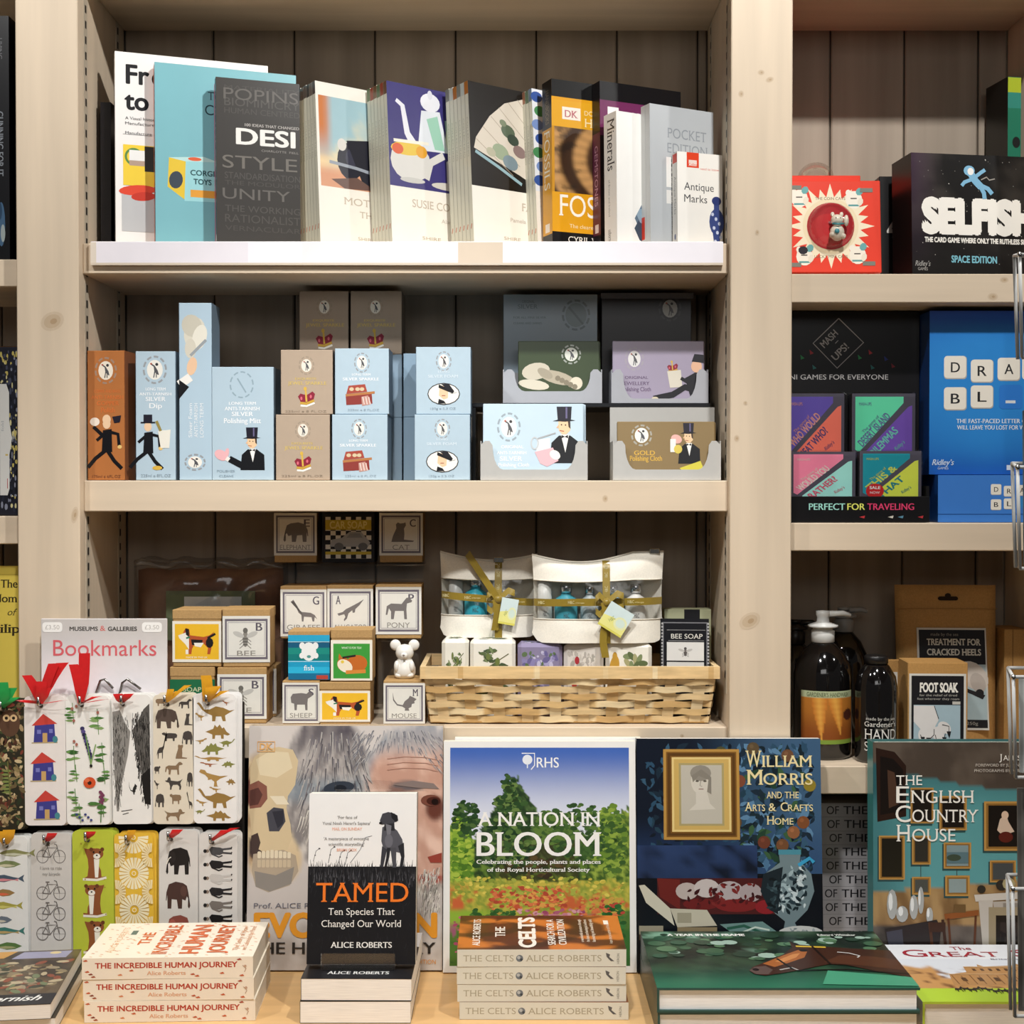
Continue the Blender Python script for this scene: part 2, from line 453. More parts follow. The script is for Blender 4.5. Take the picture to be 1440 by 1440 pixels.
SHE = [(1,.9),(.98,.75),(.8,.62),(.78,.4),(.78,0),(.68,0),(.66,.3),(.3,.3),(.28,0),(.18,0),(.16,.35),(.03,.4),(0,.7),(.1,.88),(.5,.92),(.74,.88),(.85,1)]
CAT = [(.3,.7),(.28,.9),(.36,1),(.45,.94),(.58,.96),(.66,1),(.68,.85),(.6,.68),(.62,.4),(.6,.12),(1,.06),(.95,0),(.1,0),(.16,.3)]
MOU = [(.0,1),(.06,.6),(.2,.35),(.42,.3),(.5,.5),(.66,.66),(.72,.8),(.82,.74),(1,.62),(.9,.5),(.92,.4),(.8,.36),(.78,.2),(.66,.12),(.7,0),(.5,.0),(.52,.12),(.4,.22),(.18,.28),(.02,.55)]
ALL_ = [(0,.35),(.2,.42),(.32,.55),(.6,.72),(.8,.85),(1,1),(.84,.74),(.68,.55),(.66,.4),(.58,.38),(.56,.5),(.42,.36),(.36,.12),(.26,0),(.24,.06),(.3,.2),(.26,.32),(.05,.25)]
SAU = [(0,.95),(.06,1),(.12,.88),(.2,.62),(.34,.62),(.5,.78),(.7,.7),(.86,.55),(1,.6),(.84,.42),(.74,.3),(.76,0),(.68,0),(.64,.25),(.5,.25),(.48,0),(.4,0),(.4,.3),(.26,.42),(.14,.6),(.05,.86)]
STE = [(0,.3),(.15,.5),(.25,.8),(.32,.72),(.42,1),(.52,.8),(.62,.98),(.68,.7),(.8,.62),(1,.5),(.82,.38),(.72,.3),(.72,0),(.62,0),(.6,.25),(.38,.25),(.36,0),(.26,0),(.26,.3),(.1,.22)]
REX = [(0,.85),(.05,1),(.2,.95),(.26,.8),(.45,.7),(.7,.6),(1,.62),(.72,.45),(.6,.3),(.62,.05),(.66,0),(.5,0),(.52,.28),(.42,.42),(.3,.38),(.3,.5),(.2,.68),(.06,.78)]
FOX = [(.1,.9),(.06,1),(.2,.98),(.5,1),(.6,.98),(.55,.8),(.6,.6),(.8,.3),(.82,.1),(1,.12),(.98,0),(.1,0),(.05,.06),(.2,.12),(.25,.4),(.22,.66)]
FSH = [(0,.5),(.2,.8),(.45,.9),(.7,.65),(.84,.55),(1,.9),(.96,.5),(1,.1),(.84,.42),(.7,.35),(.45,.12),(.2,.2)]
LEAF = [(0,.5),(.25,.85),(.6,.8),(1,.5),(.6,.2),(.25,.15)]
def bee(a, x, y, s, col):
    a.ell(x, y + s * .1, s * .17, s * .42, col); a.ell(x, y - s * .32, s * .15, s * .14, mul(col, .6))
    for k in (-1, 1):
        a.ell(x + k * s * .42, y - s * .12, s * .36, s * .13, mix(col, 'e8e6e0', .5), -18 * k)
        for q in (0, .16, .34): a.line([(x, y + s * q), (x + k * s * .36, y + s * (q + .25))], s * .04, col)
    for q in (.1, .25, .4): a.line([(x - s * .15, y + s * q), (x + s * .15, y + s * q)], s * .05, mul(col, .4))
def seal(a, cx, cy, rx, ry, ringc='9a9ea2', inner='ece9e0', bird='55565a'):
    a.ring(cx, cy, rx, ry, rx * .16, ringc, 30, 3)
    a.ell(cx, cy, rx * .66, ry * .70, inner, 0, 18)
    a.line([(cx - rx * .3, cy - ry * .4), (cx - rx * .05, cy - ry * .25), (cx + rx * .1, cy + ry * .1), (cx + rx * .3, cy + ry * .35)], [rx * .12, rx * .12, rx * .3, rx * .08], bird)
    a.line([(cx + rx * .02, cy), (cx - rx * .1, cy + ry * .55)], rx * .09, bird); a.line([(cx + rx * .12, cy + ry * .1), (cx + rx * .12, cy + ry * .55)], rx * .08, bird)
    a.ell(cx + rx * .16, cy - ry * .38, rx * .13, ry * .11, '3a3a3c', 0, 8); a.ell(cx - rx * .3, cy - ry * .42, rx * .09, ry * .07, 'b05a48', 0, 8)
def gent(a, x, y, s, hold=None):
    """head-and-shoulders figure in a top hat, chin at (x,y), s = head width"""
    a.poly([(x - s * 1.15, y + s * 2.3), (x - s * 1.0, y + s * .75), (x - s * .4, y + s * .2), (x + s * .5, y + s * .2), (x + s * 1.25, y + s * .75), (x + s * 1.3, y + s * 2.3)], '17181c')
    a.poly([(x - s * .25, y + s * .12), (x + s * .4, y + s * .12), (x + s * .1, y + s * 1.5)], 'f2f0ea')
    a.poly([(x - s * .2, y + s * .15), (x + s * .05, y + s * .28), (x + s * .32, y + s * .15), (x + s * .32, y + s * .42), (x + s * .05, y + s * .3), (x - s * .2, y + s * .42)], '17181c')
    a.poly([(x - s * .45, y - s * .95), (x + s * .5, y - s * .95), (x + s * .5, y - s * .2), (x + s * .2, y + s * .1), (x - s * .15, y + s * .1), (x - s * .42, y - s * .2)], 'edc9a0')
    a.poly([(x - s * .42, y - s * .65), (x - s * .62, y - s * .4), (x - s * .4, y - s * .35)], 'e8b890')
    a.poly([(x + s * .3, y - s * .95), (x + s * .5, y - s * .95), (x + s * .52, y - s * .3), (x + s * .36, y - s * .45)], '4a3a30')
    a.line([(x - s * .35, y - s * .18), (x, y - s * .12)], s * .08, 'b8705a'); a.ell(x - s * .2, y - s * .62, s * .06, s * .06, '302824', 0, 6); a.ell(x + s * .12, y - s * .6, s * .06, s * .06, '302824', 0, 6)
    a.poly([(x - s * .9, y - s * .9), (x - s * .1, y - s * 1.12), (x + s * .9, y - s * .95), (x + s * .1, y - s * .85)], '1c1c24')
    a.poly([(x - s * .5, y - s * 1.0), (x - s * .58, y - s * 2.0), (x + s * .62, y - s * 2.0), (x + s * .55, y - s * 1.0)], '24222e')
    a.line([(x + s * .2, y - s * 1.95), (x + s * .2, y - s * 1.1)], s * .14, '6a6488')
def runner(a, x, y, s, hat=True, flip=1):
    """striding figure, hips at (x,y), s = leg length"""
    k = flip; c = '16161a'
    a.line([(x, y), (x - k * s * .45, y + s * .35), (x - k * s * .75, y + s * .7)], s * .15, c)
    a.line([(x, y), (x + k * s * .3, y + s * .45), (x + k * s * .6, y + s * .75)], s * .15, c)
    a.poly([(x - s * .2, y + s * .1), (x - k * s * .15, y - s * .75), (x + k * s * .2, y - s * .8), (x + s * .22, y + s * .1)], c)
    a.line([(x + k * s * .05, y - s * .7), (x + k * s * .45, y - s * .6), (x + k * s * .5, y - s * .15)], s * .13, c)
    a.line([(x - k * s * .05, y - s * .65), (x - k * s * .4, y - s * .35)], s * .12, c)
    a.ell(x + k * s * .52, y - s * .1, s * .09, s * .08, 'e6c27a', 0, 8)
    a.ell(x + s * .0, y - s * 1.0, s * .16, s * .2, 'eccaa6', 0, 10)
    if hat:
        a.rect(x - s * .3, y - s * 1.2, x + s * .3, y - s * 1.14, '1c1c24'); a.rect(x - s * .18, y - s * 1.5, x + s * .18, y - s * 1.18, '24222e')
def crown(a, x, y, s):
    a.poly([(x - s, y - s * .2), (x - s * .7, y - s * .55), (x, y - s * .35), (x + s * .7, y - s * .8), (x + s, y - s * .5), (x + s * .8, y + s * .3), (x - s * .6, y + s * .6)], '8a2438')
    a.line([(x - s * .1, y - s * .9), (x, y + s * .4)], s * .2, 'd8b24a'); a.ell(x - s * .15, y - s * 1.1, s * .2, s * .25, 'd8b24a', 0, 8)
    a.line([(x - s * .75, y + s * .55), (x, y + s * .62), (x + s * .9, y + s * .25)], s * .28, 'c9a040')
    a.line([(x - s * .7, y + s * .85), (x, y + s * .92), (x + s * .95, y + s * .55)], s * .22, 'f4f0e6')
    for q in (-.6, .5): a.ell(x + s * q, y - s * .1 - q * s * .2, s * .13, s * .22, 'd86878', 0, 8)
def chest(a, x, y, s):
    a.poly([(x - s, y - s * .05), (x + s * .75, y - s * .15), (x + s * .8, y + s * .55), (x - s * .95, y + s * .65)], '8e3a34')
    a.poly([(x - s * .95, y - s * .1), (x - s * .8, y - s * .65), (x + s * .3, y - s * .75), (x + s * .45, y - s * .25)], 'a84a3c')
    a.line([(x - s, y), (x + s * .95, y - s * .2)], s * .16, 'b87a48')
    a.poly([(x + s * .05, y + s * .1), (x + s * .5, y + s * .0), (x + s * .72, y + s * .6), (x + s * .1, y + s * .7)], 'c49488')
    for q in (-.6, -.2, .1): a.ell(x + s * q, y - s * .42, s * .16, s * .13, 'd8c4a0', 0, 8)
    for q in (.15, .35, .55): a.line([(x + s * q, y + s * .1), (x + s * (q + .1), y + s * .6)], s * .06, 'f0dcd4')
def face_badge(a, x, y, s):
    a.ell(x, y, s, s * .68, '3a3a3c'); a.ell(x, y, s * .94, s * .62, 'f4f1e8')
    a.poly([(x - s * .25, y - s * .5), (x + s * .3, y - s * .5), (x + s * .25, y + s * .25), (x, y + s * .35), (x - s * .3, y + s * .1)], 'ecc9a4')
    a.poly([(x - s * .3, y - s * .58), (x + s * .65, y - s * .18), (x + s * .55, y - s * .02), (x - s * .32, y - s * .38)], '1c1c20')
    a.poly([(x - s * .15, y - s * .6), (x + s * .3, y - s * .64), (x + s * .62, y - s * .2), (x + s * .2, y - s * .3)], '222228')
    a.poly([(x - s * .3, y + s * .3), (x + s * .02, y + s * .42), (x + s * .15, y + s * .6), (x - s * .35, y + s * .58)], '1c1c20')
    a.line([(x - s * .12, y + s * .1), (x + s * .1, y + s * .1)], s * .05, 'a8604a'); a.line([(x + s * .4, y), (x + s * .8, y - s * .1)], s * .03, '8a8a8a')
# ============================================================ the setting
m = M(); m.box(-3, 3, 2.06, 2.16, 0, 2.9, 'cfc6ba', 'wall_paint'); tag(m.build('wall_back'), kind='structure')
m = M(); m.box(-3, 3, -2.5, 2.16, -0.06, 0, '4a3e32', 'table_wood'); tag(m.build('floor'), kind='structure')
m = M(); m.box(-3, 3, -2.5, 2.16, 2.85, 2.92, '6e6a64', 'wall_paint'); tag(m.build('ceiling'), kind='structure')
# ------------------------------------------------------------ wooden shelving
WOOD = 'd3c1a9'; BOARD = '9c8f80'
unit = empty('shelving_unit', 'tall taupe painted wooden shelving with three bays and matchboard back', 'shelving', T(0, YF, 0))
def part(name, m, par=unit):
    o = m.build(name); o.parent = par; o.matrix_parent_inverse = par.matrix_world.inverted(); return o
XL0, XL1, XR0, XR1, XE = -0.646, -0.565, 0.285, 0.365, 0.722
YP = 1.812
def knot(a, x, y, rx, ry, rot=0, dark='a58a68'):
    a.ell(x, y, rx, ry, mix(WOOD, dark, .25), rot, 18); a.ell(x, y, rx * .72, ry * .72, mix(WOOD, dark, .5), rot, 16); a.ell(x + rx * .1, y, rx * .3, ry * .3, mix(WOOD, dark, .85), rot, 12)
for x0, x1, px0, px1, kn in ((XL0, XL1, 25, 112, ((75, 445, 17, 13, -25), (105, 718, 5, 12, 10), (60, 905, 5, 4, 0))),
                             (XR0, XR1, 1027, 1113, ((1041, 126, 4, 5, 0), (1081, 106, 6, 4, -20), (1069, 96, 5, 4, 0), (1055, 868, 16, 11, -30), (1036, 610, 4, 5, 0), (1064, 320, 3, 4, 0), (1048, 560, 3, 3, 0))),
                             (XE, XE + .08, 1497, 1583, ())):
    m = M(); m.box(x0, x1, YP, YB, TB, 2.62, WOOD, 'wood_up', 0.0012)
    a = m.art((x0, YP, TB), (1, 0, 0), (0, 0, 1), (x1 - x0, 2.62 - TB), (px0, Ypx(2.62, YP), px1, Ypx(TB, YP)), 'wood_up')
    for k in kn: knot(a, *k)
    part('post', m)
def shelf(x0, x1, z, th, name='shelf', y0=YF, knots=()):
    z -= .0006; m = M(); m.box(x0, x1, y0, YB, z - th, z, WOOD, 'wood_across', 0.0012)
    a = m.art((x0, y0, z - th), (1, 0, 0), (0, 0, 1), (x1 - x0, th), (0, 0, (x1 - x0) * 1000, th * 1000), 'wood_across')
    for k in knots: knot(a, *k)
    part(name, m)
shelf(XL1, XR0, TS, .04); shelf(XL1, XR0, MS, .041, knots=((688, 24, 4, 5),)); shelf(XL1, XR0, BS, .042, knots=((790, 12, 3, 3),))
shelf(XR1, XE, RT, .038, knots=((283, 8, 6, 4), (268, 30, 7, 5))); shelf(XR1, XE, RM, .037); shelf(XR1, XE, RL, .037)
shelf(-1.2, XL0, LT, .036); shelf(-1.2, XL0, LM, .037); shelf(-1.2, XL0, 1.16, .037)
shelf(XL1, XR0, 2.23, .04); shelf(XR1, XE, 2.23, .04); shelf(-1.2, XL0, 2.23, .04)
def boards(x0, x1, first, pitch, px=True):
    m = M(); xs = [x0]; g = first
    while g < x1 - .01:
        if g > x0 + .01: xs.append(g)
        g += pitch
    xs.append(x1)
    for i in range(len(xs) - 1):
        m.box(xs[i] + .0012, xs[i + 1] - .0012, YB, YB + .012, TB, 2.62, mul(BOARD, 1 + .06 * math.sin(i * 2.3)), 'boards', .002)
    m.box(x0, x1, YB + .006, YB + .03, TB, 2.62, '4a4034', 'boards')
    part('back_panel', m)
kx = YB / F
boards(XL1, XR0, (302 - 720) * kx, 113 * kx); boards(XR1, XE, (1166 - 720) * kx, 103.5 * kx); boards(-1.2, XL0, -1.1, .118)
# slotted metal uprights on the inner sides
for x, y, s in ((XL1, 1.845, 1), (XL1, 1.995, 1), (XR0, 1.845, -1), (XR0, 1.995, -1)):
    m = M(); m.box(min(x, x + s * .0006), max(x, x + s * .0006), y - .008, y + .008, 1.25, 2.5, 'c2b6a2', 'plastic')
    U = (0, 1, 0) if s > 0 else (0, -1, 0)
    a = m.art((x + s * .0006, y - .008 if s > 0 else y + .008, 1.25), U, (0, 0, 1), (.016, 1.25), (0, 0, 16, 1250))
    for k in range(60): a.rect(5, 10 + k * 20.5, 11, 20 + k * 20.5, '2a2622')
    part('slotted_upright', m)
# ticket rail along the topmost shelf of the middle bay
m = M()
m.box(XL1 + .012, XR0 - .008, YF - .006, YF - .0005, TS - .030, TS + .001, 'e9e4e6', 'gloss', .001)
a = m.art((XL1 + .012, YF - .006, TS - .030), (1, 0, 0), (0, 0, 1), (XR0 - XL1 - .02, .031), (132, 0, 1008, 31), 'gloss')
for x0, x1, c in ((132, 140, 'e4d8c8'), (140, 350, 'efeaf0'), (350, 425, 'f6f4fb'), (425, 641, 'f0ecee'), (641, 703, 'dccbb6'), (703, 1008, 'f2eef4')): a.rect(x0, 1, x1, 28, c)
a.rect(132, 28, 1008, 31, 'd9cbb8')
part('price_rail', m)
# the display counter
cnt = empty('display_counter', 'pale birch topped display counter in front of the shelving', 'counter', T(0, 1.7, 0))
m = M(); m.box(-1.2, XE + .5, 1.30, YP - .004, TB - .035, TB, 'dcb27a', 'table_wood', .002); part('counter_top', m, cnt)
m = M(); m.box(-1.2, XE + .5, 1.36, YP - .004, 0.0, TB - .035, WOOD, 'wood_across', .002); part('counter_body', m, cnt)
m = M(); m.box(-1.2, XE + .08, YP, YB, 0.0, TB, mul(WOOD, .9), 'wood_across', .002); part('base_cabinet', m)
# ============================================================ topmost shelf of the middle bay
R = random.Random(7)
def shelf_book(name, label, px, d, yaw, w, h, t, *a, lean=3, group=None, cat='book', off=0, **k):
    p = Wp(px, 340, d); y = math.radians(yaw)
    x, yy = p.x - math.sin(y) * off, d + math.cos(y) * off
    return book(name, label, lean_mw(x, yy, TS, yaw, lean, t), w, h, t, *a, group=group, cat=cat, **k)
# tall dark volume against the side panel
def sp(a): a.text('ART  AND  MAKING', 18, 160, 14, 7, '55504a')
book('hardback_book', 'black volume in shade against the side panel of the topmost shelf', T(-.5435, 1.886, TS) @ RZ(90), .13, .200, .014, '16141a', hard=True)
def navy_sp(a):
    a.text('COLLECTING  A  HISTORY  OF  TOYS', 12, 150, 6.2, 4, 'c9cdd8'); a.ell(240, 4.5, 4, 2.6, 'e8e4dc')
shelf_book('paperback_book', 'thin navy spined book showing behind the white cover', 163, 1.862, 19, .20, .258, .009, '1d2458', spine=navy_sp, off=.0125, lean=2)
def f_from(a):
    a.text('Fr', 14, 45, 42, 25, '17171a', bold=.03); a.text('to', 12, 44, 77, 24, '17171a', bold=.03)
    a.text('om', 48, 88, 42, 25, '17171a', bold=.03)
    for y, w, c in ((91, 58, '55'), (98, 66, '55'), (111, 60, '88')): a.text('A Visual history of the' if y < 95 else 'Manufacture  of  toys', 13, 13 + w, y, 4, '5a5a5c')
    a.rect(10, 125, 95, 180, 'f2cf3c'); a.rect(8, 190, 95, 242, 'bfbfc0')
    a.ring(24, 141, 12, 12, 3, '5a8a48'); a.rect(18, 132, 42, 146, 'efeeea'); a.rect(18, 146, 42, 153, 'b49a88'); a.rect(38, 126, 60, 160, '2a2622')
    a.ell(28, 186, 24, 7, 'e0452a', -6); a.ell(36, 194, 16, 6, 'c8331f', -6)
    a.line([(10, 111), (48, 111)], .5, '999999')
shelf_book('paperback_book', 'tall white book with big black title, first of the topmost row', 163, 1.862, 19, .205, .264, .012, 'f1eeea', front=f_from, fmap=(0, 0, 205, 264), spine_col='e9e6e2', lean=2)
for nm, lab, c, off in (('paperback_book', 'slim book with orange spine behind the teal cover', 'dd6b1e', .0132), ('paperback_book', 'slim book with dark navy spine behind the teal cover', '1c2a4e', .0066)):
    shelf_book(nm, lab, 219, 1.857, 19, .19, .247, .0062, c, off=off, lean=2, spine=lambda a: a.text('COLLECTORS  GUIDE', 60, 150, 4.6, 2.6, 'e8dcc8'))
def f_teal(a):
    a.text('The', 70, 92, 45, 11, '24404a', serif=1); a.text('Corgi Toys', 66, 150, 66, 14, '24404a')
    a.poly([(18, 128), (40, 132), (38, 184), (16, 168)], 'e8c53a'); a.ell(27, 158, 9, 12, '3a4450', 10)
    a.poly([(40, 132), (84, 130), (82, 185), (38, 186)], '9fd8dc'); a.poly([(18, 128), (64, 124), (84, 130), (40, 132)], 'bfe4e0')
    a.ell(52, 128, 9, 2.6, 'e4633a'); a.poly([(84, 130), (150, 126), (150, 180), (82, 185)], 'e5bd34'); a.rect(46, 170, 78, 180, 'e8a23a')
    a.text('CORGI', 46, 78, 150, 7, '2f5a60', bold=.03); a.text('TOYS', 50, 74, 162, 7, '2f5a60', bold=.03); a.ell(104, 156, 14, 11, '2a3038')
    a.rect(92, 168, 128, 176, 'e8a23a')
shelf_book('paperback_book', 'teal covered book printed with a yellow and teal toy carton', 219, 1.857, 19, .19, .248, .006, '7db9c2', front=f_teal, fmap=(0, 0, 190, 250), spine_col='1c2a4e', lean=2)
shelf_book('paperback_book', 'slim book with magenta spine beside the dark grey cover', 305, 1.853, 18, .112, .222, .0085, 'c3476e', off=.0136, lean=2)
def f_desi(a):
    for t, y, h, c, x1 in (('BIOMIMICRY', 39, 11, '55524e', 112), ('HUMAN CENTRED', 50, 8, '504d49', 112), ('STANDARDISATION', 143, 9, '55524e', 112), ('THE MODULOR', 152, 6, '504d49', 112), ('THE WORKING', 190, 9, '55524e', 112), ('RATIONALIST', 205, 11, '524f4b', 112), ('VERNACULAR', 217, 7, '4e4b47', 112), ('MATERIALITY', 16, 6, '4c4945', 112)):
        a.text(t, 11, x1, y, h, c)
    a.text('POPINS', 10, 110, 30, 16, '66625d'); a.text('STYLE', 8, 108, 128, 18, '757069'); a.text('UNITY', 8, 98, 172, 15, '6b6762')
    a.text('100 IDEAS THAT CHANGED', 38, 111, 67, 4, 'b9b4ae', bold=.02); a.text('DESI', 26, 106, 93, 22, 'efece6', bold=.03); a.text('CHARLOTTE  FIELL', 60, 110, 102, 3, '9a958f')
shelf_book('paperback_book', 'dark charcoal cover with grey and white block capitals', 305, 1.853, 18, .112, .2265, .0125, '3d3a37', front=f_desi, fmap=(0, 0, 112, 240), spine_col='1b1a1a', lean=2,
           spine=lambda a: [a.text('100 IDEAS', 20, 120, 9, 5, 'a8a39d'), a.ell(216, 6, 6, 4, 'd8d2c8')])
# four leaning runs of slim cream paperbacks
def shire_spine(top):
    def f(a):
        a.rect(0, 0, 16, 8, top); a.line([(16, 7.4), (210, 7.4)], .6, '8f8f80'); a.text('COLLECTING', 45, 95, 5.4, 2.6, '9c9a88'); a.line([(180, 3), (186, 5)], 1.6, 'b8654a')
    return f
def shire_run(px, d, n, t, tops, front, lab_front, lab_rest, grp, yaw=36):
    for i in range(n - 1, -1, -1):
        hh = .226 - (0.0 if i == 0 else R.uniform(0, .0015))
        shelf_book('slim_paperback', lab_front if i == 0 else lab_rest, px, d, yaw, .148, hh, t - .0004, 'f1ece0', front=front if i == 0 else None, fmap=(0, 0, 148, 210), spine=shire_spine(tops[i % len(tops)]),
                   smap=(0, 0, 210, 8), spine_col='cfccba', off=i * t, lean=4, group=grp, cat='book')
def f_motor(a):
    a.text('SHIRE', 88, 108, 12, 4, '9a958c')
    def pic(u, v):
        k = fbm(u * 3, v * 3)
        c = mix('f0d9a8', '9fc0c8', sst(.1, .7, 1 - v + k * .4)); c = mix(c, 'c8d070', sst(.55, .9, u + .3 * k) * sst(.75, .2, v))
        c = mix(c, 'c8763c', sst(.16, .05, u) * sst(.85, .3, v)); return mix(c, 'd99c78', sst(.72, .85, v))
    a.paint(4, 17, 144, 132, 26, 22, pic)
    a.ell(50, 96, 20, 24, '23232f'); a.ell(52, 92, 9, 12, '3a3a4a'); a.poly([(45, 70), (80, 66), (86, 48), (120, 44), (148, 50), (148, 132), (70, 126), (58, 100)], '22222c')
    a.poly([(88, 64), (91, 51), (112, 49), (112, 62)], '8d949c'); a.ell(38, 76, 7, 8, 'd8d4cc'); a.ell(92, 84, 7, 8, 'd2cec4'); a.line([(18, 100), (60, 104), (110, 112)], 4, '9aa0aa'); a.poly([(20, 122), (60, 116), (90, 130), (40, 132)], '6a5048')
    a.text('MOTORING', 38, 138, 152, 9, 'c7b7a4', serif=1); a.text('THE 1930s', 62, 130, 167, 8, 'c7b7a4', serif=1); a.text('SHIRE', 58, 84, 196, 4, 'b9a894'); a.ell(105, 195, 3.5, 4, 'b5523a')
def f_susie(a):
    a.rect(0, 0, 148, 132, '3b3573')
    a.line([(14, 22), (24, 28), (30, 62), (40, 76)], [5, 7, 9, 12], 'e4e4ea'); a.poly([(54, 30), (84, 28), (96, 80), (46, 82)], 'dfe3e8'); a.ell(69, 18, 16, 12, 'e6e6ec'); a.ell(69, 8, 4, 6, 'd8d8e0')
    a.poly([(62, 40), (80, 34), (90, 78), (74, 78)], '9ccab4'); a.poly([(92, 38), (148, 30), (148, 110), (96, 96)], '9cbcae'); a.ell(106, 62, 14, 22, 'dfe4cc'); a.ell(122, 76, 10, 8, 'a8828a')
    a.ell(34, 98, 32, 26, 'd9d6d0'); a.ell(30, 82, 27, 9, 'e2c04a', -3); a.ell(14, 84, 9, 7, 'd8603a'); a.ell(52, 84, 9, 8, 'e0a02c'); a.line([(8, 74), (64, 72)], 4, 'efe9d8'); a.line([(58, 118), (66, 96), (88, 84)], 10, 'd9d6d0')
    a.ell(36, 122, 20, 3.6, 'c8c6c0'); a.rect(92, 92, 124, 122, 'd4d0c8'); a.ell(108, 92, 16, 4, 'e6e2da'); a.ell(96, 124, 30, 5, 'cfcac0')
    a.text('SUSIE COOPER', 34, 132, 156, 10, 'c7b7a4', serif=1); a.text('Alan Marshall', 80, 132, 172, 5, 'c4b8aa'); a.text('SHIRE', 48, 78, 196, 4, 'b9a894'); a.ell(108, 195, 3.5, 4, 'b5523a')
def f_fans(a):
    a.rect(0, 0, 148, 132, '18130f')
    import math as mt
    cx, cy = 150, 60
    for i in range(11):
        t0, t1 = mt.radians(178 - i * 11 + 14), mt.radians(178 - (i + 1) * 11 + 14.6)
    a.poly([(6, 84), (10, 70), (34, 40), (60, 20), (92, 10), (120, 60), (104, 120), (80, 110), (40, 96)], 'd9cfbf')
    for i, (x, y) in enumerate(((10, 72), (22, 55), (36, 40), (50, 27), (66, 18), (82, 12))): a.line([(x, y), (x + 60, y + 40 + i * 4)], .8, 'a89a86')
    for x, y, r, c in ((64, 56, 12, '5d6b56'), (72, 66, 10, '3f4c40'), (50, 84, 14, '9aa88c'), (82, 80, 11, '8b7470'), (66, 96, 13, '7d9098'), (34, 86, 8, 'b7b49c'), (56, 46, 6, '7c866c')): a.ell(x, y, r, r * .7, c, 20)
    a.line([(8, 88), (46, 104), (84, 122)], 4, '94b4bc')
    a.text('FANS', 82, 120, 156, 10, 'c7b7a4', serif=1); a.text('Pamela Cowen', 62, 118, 172, 5, 'c4b8aa'); a.text('SHIRE', 50, 78, 196, 4, 'b9a894'); a.ell(96, 195, 3.5, 4, 'b5523a')
def f_plate(a):
    a.rect(0, 0, 148, 132, 'e6e9ee')
    for k in range(7): a.ell(8 + 5 * (k % 2), 10 + k * 18, 10, 7, ('3c5aa0', '4a8a58', '7a94c8')[k % 3])
shire_run(451, 1.862, 7, .0084, ('4a3c34', '6a5c50', '302a28'), f_motor, 'cream paperback with a black vintage car on its cover', 'slim cream spines stacked behind the vintage car paperback', 'slim paperbacks behind the vintage car cover')
shire_run(552, 1.862, 6, .0088, ('6a4a30', '8a3c28', '5a6a4a'), f_susie, 'cream paperback with white teapots on a purple cover', 'slim cream spines stacked behind the purple teapot paperback', 'slim paperbacks behind the teapot cover')
shire_run(667, 1.862, 6, .0092, ('a8682c', 'b8bcb4', '7c7c72'), f_fans, 'cream paperback with a painted hand fan on black', 'slim cream spines stacked behind the painted fan paperback', 'slim paperbacks behind the fan cover')
shire_run(757, 1.898, 3, .0078, ('7a8a9c', '6a7c64', '9a6a50'), f_plate, 'cream paperback with blue and white cover beside the yellow handbook', 'slim cream spines stacked next to the yellow handbook', 'slim paperbacks next to the yellow handbook')
def f_foss(a):
    a.rect(0, 0, 150, 22, '0d0c0c'); a.rect(0, 195, 150, 217, '0d0c0c')
    a.rect(0, 26, 150, 60, 'dfa21e')
    def pic(u, v):
        x, y = u - 1.05, v - .5; r = math.hypot(x, y); th = math.atan2(y, x)
        k = math.sin(r * 22 - th * 1.0) * .5 + .5; k2 = math.sin(th * 40) * .5 + .5
        c = mix('3a2414', 'c4945c', sst(.15, .9, k) * (.75 + .25 * k2)); return mix(c, '1c120c', sst(.2, .6, fbm(u * 4, v * 4)) * .7)
    a.paint(4, 60, 150, 144, 48, 30, pic)
    a.rect(0, 144, 150, 195, 'dd9c16'); a.rect(0, 60, 4, 144, 'c88c1c')
    a.rect(16, 34, 44, 50, 'efe6d8'); a.text('DK', 20, 40, 47, 9, 'b86a70', serif=1, bold=.02)
    a.text('DORLING KINDERSLEY', 50, 148, 42, 6, 'f3dfae', serif=1); a.text('HANDBOOKS', 50, 160, 57, 11, 'f3dfae', serif=1)
    a.text('FOSSILS', 10, 122, 174, 27, 'f7f0e2', serif=1); a.text('The clearest recognition guide', 26, 130, 189, 5, 'f3dfae'); a.text('CYRIL WALKER', 24, 110, 208, 8, 'eee8dc', serif=1)
def s_foss(a):
    a.rect(0, 0, 62, 30, '14110f'); a.rect(62, 0, 198, 30, 'd99a1c'); a.rect(198, 0, 217, 30, '14110f'); a.text('HANDBOOKS', 12, 56, 19, 10, '7a6a50', serif=1); a.text('FOSSILS', 64, 140, 24, 17, 'f4ead2', serif=1); a.rect(184, 8, 195, 22, 'eee0d0')
shelf_book('handbook', 'yellow and black handbook with a coiled fossil on its cover', 777, 1.872, 25, .150, .2285, .028, 'dd9c16', front=f_foss, fmap=(0, 0, 150, 217), spine=s_foss, smap=(0, 0, 217, 30), lean=1)
def f_gem(a):
    a.rect(0, 0, 150, 24, '0f0d10'); a.rect(0, 24, 150, 70, '6d2a56'); a.rect(0, 70, 150, 190, '241a20'); a.rect(0, 190, 150, 217, '0f0d10')
    a.rect(14, 32, 34, 48, 'efe6e4'); a.text('DORLING', 44, 110, 42, 6, 'd9b8cc', serif=1)
def s_gem(a):
    a.rect(0, 0, 66, 30, '161216'); a.rect(66, 0, 198, 30, '5e2340'); a.rect(198, 0, 217, 30, '161216'); a.text('GEMSTONES', 82, 160, 22, 12, 'c99bb4', serif=1); a.rect(184, 8, 195, 22, 'e6d8dc')
